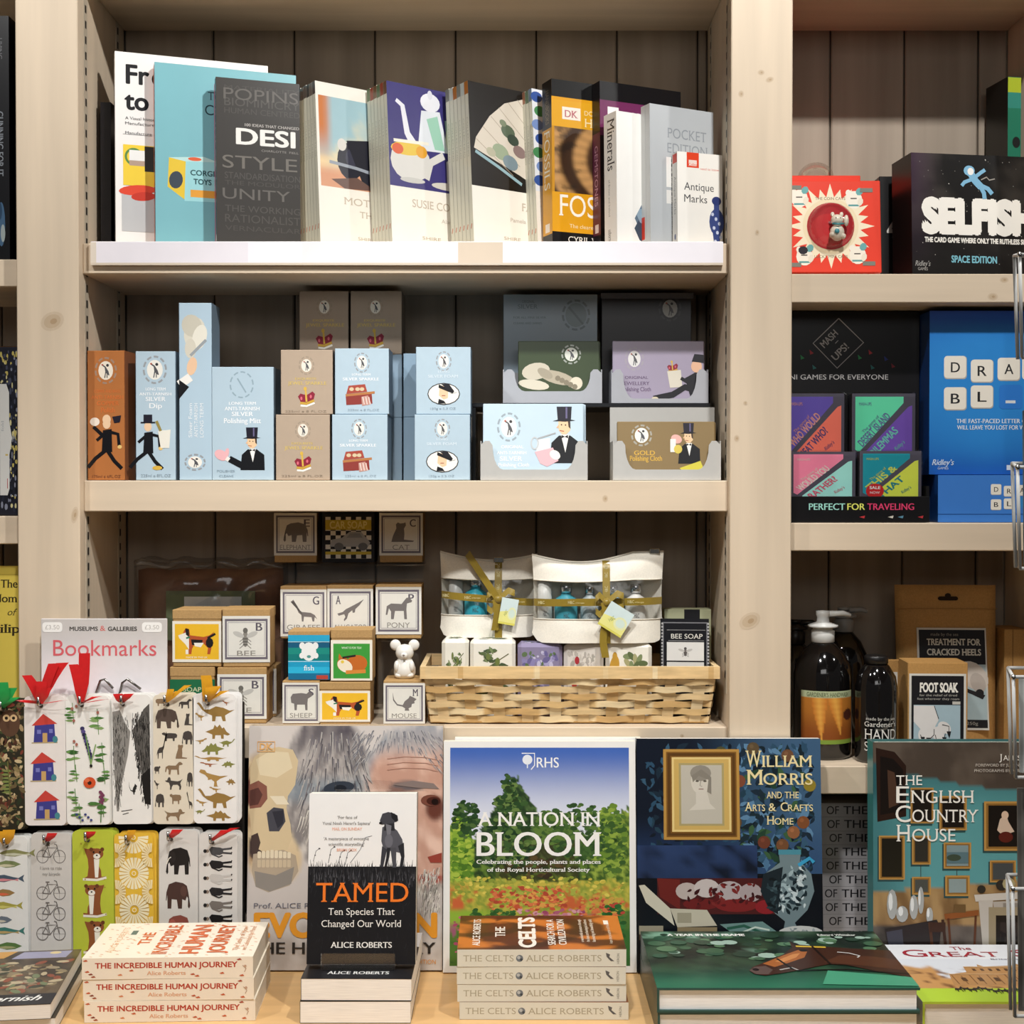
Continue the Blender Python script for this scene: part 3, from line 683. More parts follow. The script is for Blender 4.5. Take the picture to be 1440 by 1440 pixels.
shelf_book('handbook', 'black topped maroon handbook between the fossil and mineral books', 845, 1.878, 25, .128, .2275, .021, '6d2a56', front=f_gem, fmap=(0, 0, 150, 217), spine=s_gem, smap=(0, 0, 217, 30), lean=1)
def f_min(a):
    a.text('Mi', 60, 140, 44, 28, '1c1c1e', serif=1); a.poly([(64, 60), (110, 52), (110, 105), (66, 104)], '17161a')
    for x, y, r, c in ((60, 148, 34, '5f7486'), (48, 160, 22, '3d4c5c'), (70, 128, 24, '7d94a6'), (44, 140, 14, '8aa0b0'), (74, 158, 22, '2c3844')): a.ell(x, y, r, r * .8, c, 30, 7)
def s_min(a): a.text('Minerals', 8, 78, 26, 20, '222226', serif=1); a.text('of Britain and Ireland', 90, 140, 24, 5, '9a9a96'); a.text('usborne', 158, 176, 25, 9, '2a2a2c')
shelf_book('field_guide', 'white mineral guide with blue crystal, between dark handbook and grey books', 868, 1.838, 29, .112, .176, .030, 'edebe6', front=f_min, fmap=(0, 0, 110, 180), spine=s_min, smap=(0, 0, 180, 36), spine_col='efede8', lean=1, cat='book')
def f_grey(a):
    a.text('POCKET', 28, 92, 42, 13, '8d9298', serif=1); a.text('EDITION', 28, 94, 62, 13, '8d9298', serif=1); a.rect(26, 68, 104, 108, 'e8e6e2'); a.rect(26, 112, 104, 130, 'dedcd8')
    rr = random.Random(4)
    for k in range(16): a.text(rr.choice(('HALLMARKS', 'LONDON', 'SHEFFIELD', 'LION')), 34, 34 + rr.uniform(30, 60), 74 + k * 6.4, 4, '6f7378')
for i, lab in ((1, 'second pale grey hardback, only its spine showing'), (0, 'pale grey hardback of hallmarks behind the small white guide')):
    shelf_book('hardback_book', lab, 915, 1.838, 27, .102, .186, .0105, 'b3b7ba', front=f_grey if i == 0 else None, fmap=(0, 0, 104, 186), spine_col='c9cac8', off=i * .0108, hard=True, lean=1,
               spine=(lambda a: a.rect(148, 3, 178, 11, 'd8402c')) if i else None)
def f_ant(a):
    a.rect(14, 0, 32, 20, 'dd4426'); a.rect(17, 10, 29, 18, 'efd8d0'); a.text('Collins', 17, 29, 18, 4, 'dd4426'); a.text('need to know', 34, 62, 22, 3, 'd8654e')
    a.text('Antique', 10, 54, 50, 10, '4a4a4c'); a.text('Marks', 10, 44, 66, 10, '4a4a4c')
    a.ell(58, 90, 11, 18, '39477e'); a.rect(54, 62, 62, 76, '39477e'); a.ell(58, 62, 7, 6, '2e3a70'); a.poly([(52, 104), (64, 104), (62, 120), (54, 120)], '39477e')
    for k in range(7): a.ell(52 + (k * 5) % 13, 80 + k * 6, 2.2, 2.6, 'c4cbe0', 0, 7)
shelf_book('pocket_guide', 'small white pocket guide with red tab and blue vase', 953, 1.836, 20, .067, .122, .0145, 'eeebe4', front=f_ant, fmap=(0, 0, 67, 122), spine_col='e2dfd8', lean=1, cat='book',
           spine=lambda a: [a.rect(2, 1, 14, 13, 'd8402c'), a.text('Antique Marks', 32, 82, 9, 4.5, '77777a'), a.ell(112, 7, 4, 2, '55608a')])
# ============================================================ shelf of polish cartons
BLUE, TAN = 'b4c9d6', 'b3a08c'
def words(a, rows, col, serif=0):
    for t, x0, x1, y, h in rows: a.text(t, x0, x1, y, h, col, serif=serif, bold=.015)
def a_brown(a):
    seal(a, 149, 521, 16, 19, 'a08878', 'ece2d2'); words(a, (('COPPER AND BRASS', 132, 170, 552, 4), ('ANTI-TARNISH', 128, 174, 561, 5), ('COPPER', 136, 168, 570, 6), ('Polish', 142, 162, 580, 7)), 'd2713a')
    runner(a, 150, 632, 36, hat=False); a.line([(144, 612), (131, 600)], 5, '16161a'); a.ell(133, 593, 7, 6, 'eee2d4'); a.ell(150, 590, 6, 7, 'eccaa6'); a.poly([(158, 586), (171, 584), (169, 594), (161, 595)], '24222e'); a.text('175ml e 6FL.OZ', 129, 170, 672, 4, '7a4a34')
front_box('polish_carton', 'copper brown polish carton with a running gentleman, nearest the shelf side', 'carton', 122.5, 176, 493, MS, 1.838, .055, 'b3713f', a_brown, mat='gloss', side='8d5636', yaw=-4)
def a_blue1(a):
    seal(a, 218, 520, 17, 20); words(a, (('LONG TERM', 205, 233, 549, 4), ('ANTI-TARNISH', 196, 241, 556, 4), ('SILVER', 205, 233, 564, 6), ('Dip', 210, 228, 574, 7)), 'f2f4f6')
    runner(a, 208, 634, 34); a.poly([(222, 606), (240, 604), (238, 630), (226, 630)], 'e9e6da'); a.line([(220, 592), (226, 606)], 4, '9a8a4a'); a.ell(221, 658, 7, 3, 'd8b04a'); a.text('225ml e 8FL.OZ', 198, 240, 671, 4, '8d9ca6')
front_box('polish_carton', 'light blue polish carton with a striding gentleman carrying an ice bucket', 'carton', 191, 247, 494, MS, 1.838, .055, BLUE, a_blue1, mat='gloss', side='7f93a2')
def a_tall(a):
    for x, y, rx, ry, c, r in ((274, 468, 15, 22, 'd9d4c4', 10), (270, 458, 14, 16, 'c9c4b4', -20), (281, 474, 10, 18, 'e6e2d4', 15), (268, 490, 8, 14, 'd4cebe', 0)): a.ell(x, y, rx, ry, c, r)
    a.line([(268, 500), (290, 478)], 4, '9aa0a4'); a.ell(270, 515, 7, 13, 'e9c3a0', 12); a.line([(252, 541), (268, 530)], 12, 'f0ede6'); a.poly([(252, 534), (266, 544), (252, 561)], '1a1a1e')
    for k, s in enumerate(('Silver Foam', 'ANTI-TARNISH', 'LONG TERM')): a.text(s, 270 + k * 8, 318 + k * 8, 615, 5, 'e9eef2', rot=90)
    seal(a, 274, 650, 15, 12)
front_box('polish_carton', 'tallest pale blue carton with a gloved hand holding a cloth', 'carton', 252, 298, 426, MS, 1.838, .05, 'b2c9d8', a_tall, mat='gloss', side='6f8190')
def a_mitt(a):
    a.ring(340, 541, 17, 19, 2, '93a9b6', 30, 3); a.line([(334, 532), (346, 552)], 2, '93a9b6'); words(a, (('LONG TERM', 322, 360, 569, 4), ('ANTI-TARNISH', 316, 365, 577, 5), ('SILVER', 326, 356, 585, 6), ('Polishing Mitt', 315, 367, 595, 7)), 'f2f4f6')
    gent(a, 354, 629, 14); a.line([(341, 655), (322, 645)], 9, '17181c'); a.ell(311, 640, 10, 7, 'e9b4b8', 30); a.ell(319, 637, 3, 7, 'e9b4b8', 10); a.line([(322, 647), (318, 644)], 6, 'eee8e0'); words(a, (('POLISHES', 305, 330, 664, 3), ('CLEANS', 308, 328, 671, 3)), '8fa4b2')
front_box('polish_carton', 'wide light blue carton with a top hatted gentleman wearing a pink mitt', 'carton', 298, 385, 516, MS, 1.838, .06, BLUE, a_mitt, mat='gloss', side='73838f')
def tanart(y0, x0, gold='d2b866', sub=('EXQUISITE', 'JEWEL SPARKLE')):
    def f(a):
        cx = x0 + 38
        seal(a, cx, y0 + 22, 11, 13, 'a0917f', 'e6e0d2'); words(a, ((sub[0], cx - 16, cx + 14, y0 + 42, 3), (sub[1], cx - 26, cx + 28, y0 + 49, 4.5)), gold)
        crown(a, cx, y0 + 68, 12); a.text('225ml e 8 FL.OZ', x0 + 8, x0 + 66, y0 + 88, 3, '8d7d6c')
    return f
def chestart(y0, x0):
    def f(a):
        cx = x0 + 38
        seal(a, cx, y0 + 20, 11, 14); words(a, (('LONG TERM', cx - 14, cx + 12, y0 + 38, 3), ('SILVER SPARKLE', cx - 27, cx + 24, y0 + 45, 4)), 'f2f4f6')
        chest(a, cx - 2, y0 + 66, 21); a.text('225ml e 8 FL.OZ', x0 + 18, x0 + 62, y0 + 88, 3, '93a5b2')
    return f
def faceart(y0, x0):
    def f(a):
        cx = x0 + 39
        seal(a, cx, y0 + 20, 11, 14); words(a, (('LONG', cx - 8, cx + 8, y0 + 36, 3), ('SILVER FOAM', cx - 22, cx + 20, y0 + 43, 4)), 'd6e2ea')
        face_badge(a, cx, y0 + 66, 23); a.text('150g e 5.3 OZ', x0 + 20, x0 + 56, y0 + 88, 3, '93a5b2')
    return f
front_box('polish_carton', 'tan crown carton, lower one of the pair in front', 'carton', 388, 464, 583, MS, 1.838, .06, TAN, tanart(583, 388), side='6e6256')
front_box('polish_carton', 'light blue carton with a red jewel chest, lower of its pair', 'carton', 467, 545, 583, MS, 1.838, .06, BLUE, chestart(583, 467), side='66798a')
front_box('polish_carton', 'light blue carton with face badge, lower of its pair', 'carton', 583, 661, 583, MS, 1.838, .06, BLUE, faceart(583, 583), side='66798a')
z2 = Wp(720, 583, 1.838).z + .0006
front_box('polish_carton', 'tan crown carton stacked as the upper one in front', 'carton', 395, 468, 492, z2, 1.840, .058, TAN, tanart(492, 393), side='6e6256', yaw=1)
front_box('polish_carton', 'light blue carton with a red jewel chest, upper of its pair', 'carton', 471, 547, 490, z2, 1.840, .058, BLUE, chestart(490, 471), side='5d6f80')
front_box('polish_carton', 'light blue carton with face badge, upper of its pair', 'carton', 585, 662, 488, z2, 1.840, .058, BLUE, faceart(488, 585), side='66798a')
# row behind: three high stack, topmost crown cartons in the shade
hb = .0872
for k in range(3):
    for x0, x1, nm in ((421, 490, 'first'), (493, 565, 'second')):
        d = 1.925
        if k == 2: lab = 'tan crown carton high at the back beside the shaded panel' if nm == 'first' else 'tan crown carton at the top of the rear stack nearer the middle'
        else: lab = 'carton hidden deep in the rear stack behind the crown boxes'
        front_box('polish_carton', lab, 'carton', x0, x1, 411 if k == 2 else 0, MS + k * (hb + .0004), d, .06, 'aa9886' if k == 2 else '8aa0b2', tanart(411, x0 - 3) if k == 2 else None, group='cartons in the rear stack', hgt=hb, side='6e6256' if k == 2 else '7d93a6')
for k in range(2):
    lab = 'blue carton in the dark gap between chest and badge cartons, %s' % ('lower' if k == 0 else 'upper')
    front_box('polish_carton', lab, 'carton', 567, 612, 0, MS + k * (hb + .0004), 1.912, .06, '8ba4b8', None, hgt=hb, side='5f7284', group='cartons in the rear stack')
# riser and card trays
m = M()
ris = empty('riser', 'black display riser behind the polishing cloth trays', 'riser', T(.12, 1.9, MS))
m.box(-.055, .272, 1.902, 2.022, MS + .100, MS + .106, '1c1e22', 'gloss', .001); part('top', m, ris)
for x in (-.055, .267):
    m = M(); m.box(x, x + .005, 1.902, 2.022, MS, MS + .0998, '1c1e22', 'gloss'); part('side_panel', m, ris)
def tray(label, xc, y, z, w, dep, hs, hl, col='b9b8b4', back=None):
    m = M(); t = .0012
    hw = w / 2
    m.box(-hw, hw, 0, dep, 0, t, col); m.box(-hw, -hw + t, t, dep - t, t, hs, col); m.box(hw - t, hw, t, dep - t, t, hs, col); m.box(-hw, hw, dep - t, dep, t, back or hs, col)
    c = .2 * w; pts = [(-hw, t), (hw, t), (hw, hs - .006), (hw - .006, hs), (hw - .012, hs)]
    for k in range(6):
        a = PI / 2 * k / 5; pts.append((hw - .016 - .014 * (1 - math.cos(a)), hs - (hs - hl) * (.15 + .85 * math.sin(a))))
    q = [(-x, z_) for x, z_ in pts[::-1]]
    poly = pts + q[:-2] + [(-hw, hs - .006)]
    seen = []; 
    for p in poly:
        if p not in seen: seen.append(p)
    n = len(seen)
    vs = [(x, 0, z_) for x, z_ in seen] + [(x, t, z_) for x, z_ in seen]
    m.add(vs, [tuple(range(n)), tuple(range(2 * n - 1, n - 1, -1))] + [(i, i + n, (i + 1) % n + n, (i + 1) % n) for i in range(n)], col)
    o = m.build('card_tray', None, mw=T(xc, y, z)); tag(o, label, 'tray', 'grey card trays of polishing cloths'); return o
def packs(n, xc, y, z, w, h, col, fp, art, labf, labr, grp, lean=7, t=.009, yaw=0):
    for i in range(n):
        m = M(); m.box(-w / 2, w / 2, 0, t - .0006, 0, h, col, 'gloss', .0008)
        if i == 0:
            a = m.art((-w / 2, 0, 0), (1, 0, 0), (0, 0, 1), (w, h), fp, 'gloss'); art(a)
        o = m.build('cloth_packet', None, mw=T(xc + (.002 * (i % 3) if i else 0), y + i * t / math.cos(math.radians(lean)), z + .0016 + t * math.sin(math.radians(lean))) @ RZ(yaw) @ RX(-lean))
        tag(o, labf if i == 0 else labr, 'packet', grp)
def a_silver(a):
    seal(a, 713, 602, 17, 20, '9aa6ae', 'ecebe6'); words(a, (('ORIGINAL', 702, 734, 631, 4), ('ANTI-TARNISH', 696, 738, 639, 4), ('SILVER', 700, 732, 648, 6), ('Polishing Cloth', 698, 742, 656, 5)), 'f4f6f8')
    gent(a, 792, 610, 18); a.poly([(754, 619), (772, 617), (772, 642), (752, 636)], 'dfe3e4'); a.ring(750, 624, 6, 9, 2, 'c4c8ca'); a.line([(754, 618), (780, 610)], 2, 'a9acae'); a.poly([(750, 636), (776, 630), (784, 648), (768, 656), (758, 652)], 'eab7bd'); a.ell(779, 640, 8, 6, 'efece2', 30)
tray('front grey tray of pale blue cloth packets on the shelf', Wp(751, 640, 1.839).x, 1.839, MS, .142, .063, .052, .014)
packs(3, Wp(750, 640, 1.845).x, 1.844, MS, .134, .100, 'c2d6e2', (676, 570, 820, 672), a_silver, 'pale blue cloth packet showing a butler polishing a silver jug', 'pale blue cloth packets behind the silver jug packet', 'pale blue cloth packets', lean=5)
def a_bronze(a):
    seal(a, 901, 613, 15, 15, 'a8a59a', 'ecebe2'); words(a, (('GOLD', 890, 920, 640, 6), ('Polishing Cloth', 884, 930, 648, 7)), 'dcb04a')
    gent(a, 968, 622, 13); a.ell(951, 618, 8, 6, 'e6b2a8', 20); a.line([(946, 636), (946, 618)], 8, 'efece4'); a.ell(953, 632, 6, 6, 'd8c25a'); a.poly([(955, 658), (985, 648), (990, 660), (960, 662)], 'd8cc4a')
tray('front grey tray of bronze brown cloth packets beside the post', Wp(938, 640, 1.839).x, 1.839, MS, .143, .061, .052, .014, back=.100)
packs(3, Wp(937, 640, 1.845).x, 1.844, MS, .130, .076, '8a744e', (866, 594, 1006, 672), a_bronze, 'bronze brown cloth packet showing a butler holding a gold cup', 'bronze brown cloth packets behind the gold cup packet', 'bronze brown cloth packets', lean=5)
RZt = MS + .1064
def a_green(a):
    seal(a, 805, 499, 14, 14, 'a4a8a0', 'dfe0d6')
    for x, y, rx, ry, c, r in ((755, 523, 20, 12, 'cfc6b2', -10), (752, 542, 22, 7, 'd8d0bc', 8), (785, 532, 26, 9, 'b9ae98', 15), (812, 540, 9, 9, 'e2d8c2', 0), (768, 526, 12, 6, 'a89e8a', 30)): a.ell(x, y, rx, ry, c, r)
    for k in range(5): a.ell(786 + k * 6, 533 + k * 3, 4, 4, '8a806c', 0, 8)
tray('upper grey tray of dark green cloth packets on the riser', Wp(777, 540, 1.906).x, 1.906, RZt, .136, .054, .046, .016, col='b0b2b8')
packs(2, Wp(786, 540, 1.911).x, 1.911, RZt, .112, .084, '3c4a30', (730, 480, 845, 566), a_green, 'dark green cloth packet printed with bundled cutlery in cloth', 'dark green packets behind the bundled cutlery packet', 'dark green cloth packets', lean=4)
def a_lilac(a):
    seal(a, 894, 504, 14, 17, 'a9a2ac', 'e4e2e0'); words(a, (('ORIGINAL', 880, 914, 533, 4), ('JEWELLERY', 876, 916, 542, 5), ('Polishing Cloth', 876, 918, 551, 6)), '6a5674')
    crown(a, 950, 517, 8); a.poly([(942, 522), (962, 520), (964, 545), (946, 546)], 'ddd6c6'); a.poly([(968, 532), (990, 520), (994, 556), (976, 560)], '1a1a20'); a.line([(992, 552), (968, 545), (950, 556), (922, 562)], 9, '1a1a20'); a.line([(976, 540), (962, 532)], 5, '1a1a20'); a.ell(985, 515, 8, 9, 'e8b898'); a.poly([(978, 508), (996, 510), (996, 498), (982, 497)], '1c1a22'); a.ell(924, 562, 5, 3, 'd8ccb0')
tray('upper grey tray of lilac cloth packets on the riser', Wp(928, 540, 1.906).x, 1.906, RZt, .133, .054, .046, .006, col='b0b2b8')
packs(2, Wp(926, 540, 1.911).x, 1.911, RZt, .126, .084, 'a59bb0', (862, 478, 996, 566), a_lilac, 'lilac cloth packet printed with a seated butler and crown', 'lilac packets behind the seated butler packet', 'lilac cloth packets', lean=4)
def a_bg(a):
    a.ring(810, 443, 20, 22, 3, '7f919c', 30, 3); a.ell(810, 443, 15, 17, '8fa3ad'); a.line([(800, 432), (820, 456)], 3, '77898f'); words(a, (('ORIGINAL', 734, 752, 426, 4), ('SILVER', 728, 756, 434, 6), ('FOR ALL FINE SILVER', 722, 768, 448, 3), ('CLEANS AND SHINES', 722, 762, 456, 3)), '7d919e')
front_box('cloth_carton', 'blue grey carton standing behind the dark green packets', 'carton', 708, 840, 414, RZt, 1.9635, .045, 'a9bccb', a_bg, mat='gloss')
def a_bk(a):
    seal(a, 942, 434, 16, 18, '3c3c40', 'b4b8b4'); a.rect(845, 412, 975, 420, '6c6e76')
front_box('cloth_carton', 'black carton tilted behind the lilac packets near the post', 'carton', 846, 972, 414, RZt, 1.9635, .045, '24242a', a_bk, mat='gloss')
# ============================================================ lowest shelf of the middle bay
R = random.Random(11)
KR = 'b3905f'
def stamp_art(word, letter, shape, left=False, flip=False, x0=0, y0=0, x1=100, y1=100, top=0, bot=86, animal=None):
    """paper label with a double border, a letter, a word and an engraved animal, drawn in a 100 x 100 frame"""
    def f(a):
        a.rect(0, top, 100, bot, 'e2dfd6'); a.frame(5, top + 5, 95, bot - 5, 4, '6d6670'); a.frame(11, top + 11, 89, bot - 11, 1, '9a959a')
        h = bot - top
        if letter: a.text(letter, 18 if left else 70, 30 if left else 84, top + h * .32, h * .17, '5c5660', serif=1, bold=.02)
        if animal == 'bee': bee(a, 48, top + h * .45, 34, '8a867e')
        elif shape: a.shape(shape, 22, top + h * .22, 58, h * .46, '77716f', flip)
        a.text(word, 50 - min(36, 5.2 * len(word) + 4), 50 + min(36, 5.2 * len(word) + 4), top + h * .86, h * .11, '8d8880')
    return f
def soap(label, x0, x1, yt, z, d, dep, art, yaw=0, col=KR, group='small stamped soap boxes', hgt=None):
    zt = Wp(720, yt, d).z if hgt is None else z + hgt
    ym = (Ypx(z, d) + yt) / 2
    xa, xb = Wp(x0, ym, d).x, Wp(x1, ym, d).x
    wd, h = xb - xa, zt - z
    m = M(); m.box(-wd / 2, wd / 2, 0, dep, 0, h, col, 'kraft', .0008)
    b = h * .84; m.box(-wd / 2 - .0006, wd / 2 + .0006, -.0006, dep + .0006, b, h + .0006, mul(col, 1.04), 'kraft', .0006)      # the lid
    a = m.art((-wd / 2 - .0006, -.0006, 0), (1, 0, 0), (0, 0, 1), (wd + .0012, h + .0006), (0, 0, 100, 100), 'card'); a.L = .0002
    art(a)
    o = m.build('soap_box', None, mw=T((xa + xb) / 2, d, z) @ RZ(yaw)); return tag(o, label, 'box', group)
# acrylic step riser
z1, z2r = Wp(720, 898, 1.905).z, Wp(720, 791, 1.968).z
sr = empty('step_riser', 'clear acrylic step riser holding the stamped boxes', 'riser', T(-.22, 1.93, BS))
xa, xb = Wp(386, 900, 1.905).x, Wp(592, 900, 1.905).x
m = M(); m.box(xa, xb, 1.903, 1.966, z1 - .004, z1 - .0004, 'ffffff', 'acrylic', .001); m.box(xa, xb, 1.9665, 2.026, z2r - .004, z2r - .0004, 'ffffff', 'acrylic', .001); part('step', m, sr)
m = M(); m.box(xa, xb, 1.9035, 1.907, BS + .0005, z1 - .0042, 'ffffff', 'acrylic', .001); m.box(xa, xb, 1.9665, 1.970, z1, z2r - .0042, 'ffffff', 'acrylic', .001); part('riser_panel', m, sr)
def carbox(a):
    a.rect(0, 0, 100, 100, '17161a'); a.rect(6, 8, 94, 92, 'e8e2d2')
    for j in range(9):
        for i in range(9):
            if (i + j) % 2: a.rect(6 + i * 9.8, 8 + j * 9.3, 15.8 + i * 9.8, 17.3 + j * 9.3, '17161a')
    a.rect(6, 14, 94, 34, 'c9b23c'); a.text('CAR SOAP', 14, 86, 31, 14, 'e9dc8c', bold=.03); a.rect(6, 78, 94, 84, 'c9b23c')
    a.poly([(14, 68), (18, 54), (38, 50), (52, 38), (74, 38), (86, 52), (92, 60), (88, 68)], 'a9a9a8'); a.ell(32, 68, 9, 8, '6a6a6a'); a.ell(78, 68, 9, 8, '6a6a6a'); a.poly([(54, 41), (72, 41), (78, 50), (46, 50)], '8a8c8e')
soap('stamped box with an elephant on the top step', 386, 445, 722, z2r, 1.970, .052, stamp_art('ELEPHANT', 'E', ELE))
soap('black and yellow checked box with a grey car on it', 454, 526, 722, z2r, 1.970, .052, carbox, col='1b1a1d')
soap('stamped box with a seated cat on the top step', 534, 594, 722, z2r, 1.970, .052, stamp_art('CAT', 'C', CAT))
soap('stamped box with a giraffe on the middle step', 395, 459, 825, z1, 1.905, .055, stamp_art('GIRAFFE', 'G', GIR, top=6, bot=96), yaw=-2)
soap('stamped box with an alligator on the middle step', 461, 524, 824, z1, 1.905, .055, stamp_art('ALLIGATOR', 'A', ALL_, left=True, top=6, bot=96), yaw=1)
soap('stamped box with a pony on the middle step', 529, 592, 823, z1, 1.905, .055, stamp_art('PONY', 'P', HOR, top=4, bot=92))
dF = 1.843
def dogart(a):
    a.rect(0, 20, 100, 92, 'efe9da'); a.rect(5, 25, 95, 87, 'eebb2e')
    a.shape(DOG, 12, 32, 74, 46, 'b5542c'); a.poly([(38, 52), (62, 53), (60, 62), (40, 62)], '1d1b1c'); a.poly([(12, 45), (28, 40), (34, 44), (34, 70), (26, 60), (14, 50)], 'f1ece0'); a.poly([(26, 33), (34, 34), (34, 48), (28, 44)], '1d1b1c'); a.line([(72, 50), (88, 42)], 4, '1d1b1c')
    a.line([(28, 50), (36, 48)], 3, '2f7a58'); a.poly([(44, 58), (64, 58), (58, 66), (46, 64)], 'f1ece0'); a.ell(76, 58, 8, 9, '1d1b1c', 0, 9); a.rect(27, 70, 33, 78, 'f1ece0'); a.text('MADE IN THE UK', 28, 72, 85, 3, 'f6efdc')
soap('stamped box with a sheep, front row beneath the blue fish box', 398, 449, 958, BS, dF, .052, stamp_art('SHEEP', 'S', SHE, top=4, bot=96))
soap('yellow dog picture box in the front row', 450, 520, 960, BS, dF - .002, .053, dogart)
soap('stamped box with a mouse, white figurine on top', 540, 597, 958, BS, dF, .055, stamp_art('MOUSE', 'M', MOU, top=5, bot=97))
zs = Wp(720, 958, dF).z + .0012; zd = Wp(720, 960, dF - .002).z + .0012
def fishart(a):
    for i, c in enumerate(('2aa6cf', '155a7c', '1a8c80', '0f7a78', '1e9cc6', '2cb4dc', '167098')): a.rect(0, 8 + i * 13, 100, 21 + i * 13, c)
    a.line([(0, 22), (100, 22)], 1, 'd8f0f0'); a.line([(0, 62), (100, 62)], 1, 'd8f0f0'); a.ell(50, 42, 18, 19, 'eef0ee'); a.ell(34, 30, 7, 7, 'eef0ee'); a.ell(66, 30, 7, 7, 'eef0ee'); a.ell(33, 50, 6, 6, 'eef0ee'); a.ell(67, 50, 6, 6, 'eef0ee'); a.ell(50, 52, 5, 3, '5a9a94')
    a.text('fish', 37, 63, 80, 10, 'f4f6f4', serif=1); a.rect(68, 90, 96, 98, 'b84638')
soap('blue striped box with a white animal face, on the sheep box', 406, 463, 888, zs, dF + .003, .048, fishart)
def catart(a):
    a.rect(0, 20, 100, 98, 'efe9da'); a.rect(6, 27, 94, 94, '3f9a3c'); a.text('WHAT IS FOR TEA?', 26, 74, 37, 4, 'e9f0dc')
    a.ell(62, 66, 26, 17, 'c46a28', -6); a.ell(30, 66, 15, 13, 'c46a28'); a.ell(34, 70, 19, 12, 'f2e6cf', 20); a.poly([(18, 56), (20, 46), (27, 54)], 'c46a28'); a.line([(36, 82), (84, 80)], 7, 'd88a3c'); a.line([(28, 54), (60, 50)], 4, '2b2320'); a.ell(28, 62, 4, 3, 'e8c84a')
soap('green box with a sleeping ginger cat, on the front yellow dog box', 466, 523, 886, zd, dF + .001, .048, catart)
# figurine
zm = Wp(720, 958, dF).z + .0012
fm = empty('figurine', 'small white ceramic animal with round ears on the mouse box', 'figurine', T(Wp(569, 930, 1.87).x, 1.872, zm))
m = M(); m.lathe([(.001, 0), (.0125, .0), (.0150, .006), (.0145, .014), (.0105, .024), (.007, .028)], 0, 0, 'e9e6de', 'ceramic', 20)
m.ball(-.007, -.008, .004, .006, .006, .004, 'e9e6de'); m.ball(.007, -.008, .004, .006, .006, .004, 'e9e6de'); m.ball(-.010, -.009, .016, .004, .005, .008, 'e9e6de'); m.ball(.010, -.009, .016, .004, .005, .008, 'e9e6de')
o = m.build('body'); o.parent = fm
m = M(); m.ball(0, -.002, .034, .0125, .012, .0115, 'e9e6de'); m.ball(-.0125, 0, .044, .0075, .004, .0075, 'e9e6de'); m.ball(.0125, 0, .044, .0075, .004, .0075, 'e9e6de'); m.ball(0, -.012, .031, .005, .006, .0045, 'e9e6de'); m.ball(0, -.0175, .032, .0016, .0012, .0014, '8a8078')
o = m.build('head'); o.parent = fm
# left group of boxes
def beeart(top=6, bot=94): return stamp_art('BEE', 'B', None, top=top, bot=bot, animal='bee')
dl = 1.856
zl = Wp(720, 938, dl).z
def grn(a): a.rect(0, 22, 100, 60, '1f6a45'); a.text('SOAP', 30, 70, 44, 8, 'd8d8b0')
soap('kraft box with a dark green label, behind the yellow ribboned bookmarks', 238, 300, 0, BS, dl + .004, .055, grn, hgt=zl - BS - .0012)
soap('stamped bee box in front, lower of the bee stack', 305, 373, 0, BS, dl, .052, beeart(12, 92), hgt=zl - BS - .0012)
soap('stamped bee box half hidden behind the lower bee box', 322, 387, 0, BS, dl + .055, .042, beeart(), hgt=.070)
soap('yellow dog picture box beside the bee box, upper row', 243, 311, 858, zl, dl + .004, .055, dogart, yaw=-2)
soap('stamped bee box on the upper row beside the yellow dog box', 314, 379, 857, zl, dl + .002, .055, beeart(12, 92), yaw=2)
# leather bag in a clear bag at the back
bg = empty('gift_bag', 'brown leather bag in a crinkled clear wrapper at the back of the shelf', 'bag', T(-.428, 1.988, BS))
m = M()
def pillow(m, x0, x1, z0, z1, y, dep, col, mat, n=14, wob=.0, top=None):
    vs = []; fs = []
    for sd in (-1, 1):
        for j in range(n + 1):
            for i in range(n + 1):
                u, v = i / n, j / n
                e = (1 - (2 * u - 1) ** 6) * (1 - (2 * v - 1) ** 6)
                x = x0 + (x1 - x0) * u; z = z0 + (z1 - z0) * v
                if top: z += top(u) * v
                vs.append((x, y + sd * dep / 2 * e + wob * nz(x * 30, z * 30, sd) * e, z + (wob * .6 * nz(x * 40, 3, 0) if v == 1 else 0)))
    k = (n + 1) ** 2
    for sd in (0, 1):
        for j in range(n):
            for i in range(n):
                q = sd * k + j * (n + 1) + i; f = (q, q + 1, q + n + 2, q + n + 1); fs.append(f if sd == 0 else f[::-1])
    for i in range(n):
        fs.append((i, k + i, k + i + 1, i + 1)); q = n * (n + 1) + i; fs.append((q, q + 1, k + q + 1, k + q))
        q = i * (n + 1); fs.append((q, q + n + 1, k + q + n + 1, k + q)); q = q + n; fs.append((q, k + q, k + q + n + 1, q + n + 1))
    m.add(vs, fs, col, mat, True)
pillow(m, -.108, .100, 0.001, .200, 0, .036, '7d5a46', 'leather', wob=.006); m.box(-.062, .064, -.0262, -.0245, .10, .170, '6f7a5c', 'card'); m.box(-.036, .045, -.0275, -.0263, .115, .162, 'd4dadc', 'card')
o = m.build('bag_body'); o.parent = bg
m = M(); pillow(m, -.114, .107, 0.0005, .216, -.001, .052, 'ffffff', 'film', n=22, wob=.010)
m.tube([(-.112 + .0113 * k, -.008 + .004 * math.sin(k * 2.1), .207 + .004 * math.sin(k * 1.3)) for k in range(20)], [.004 + .002 * math.sin(k * 1.7) for k in range(20)], 'ffffff', 'film')
o = m.build('clear_wrapper'); o.parent = bg
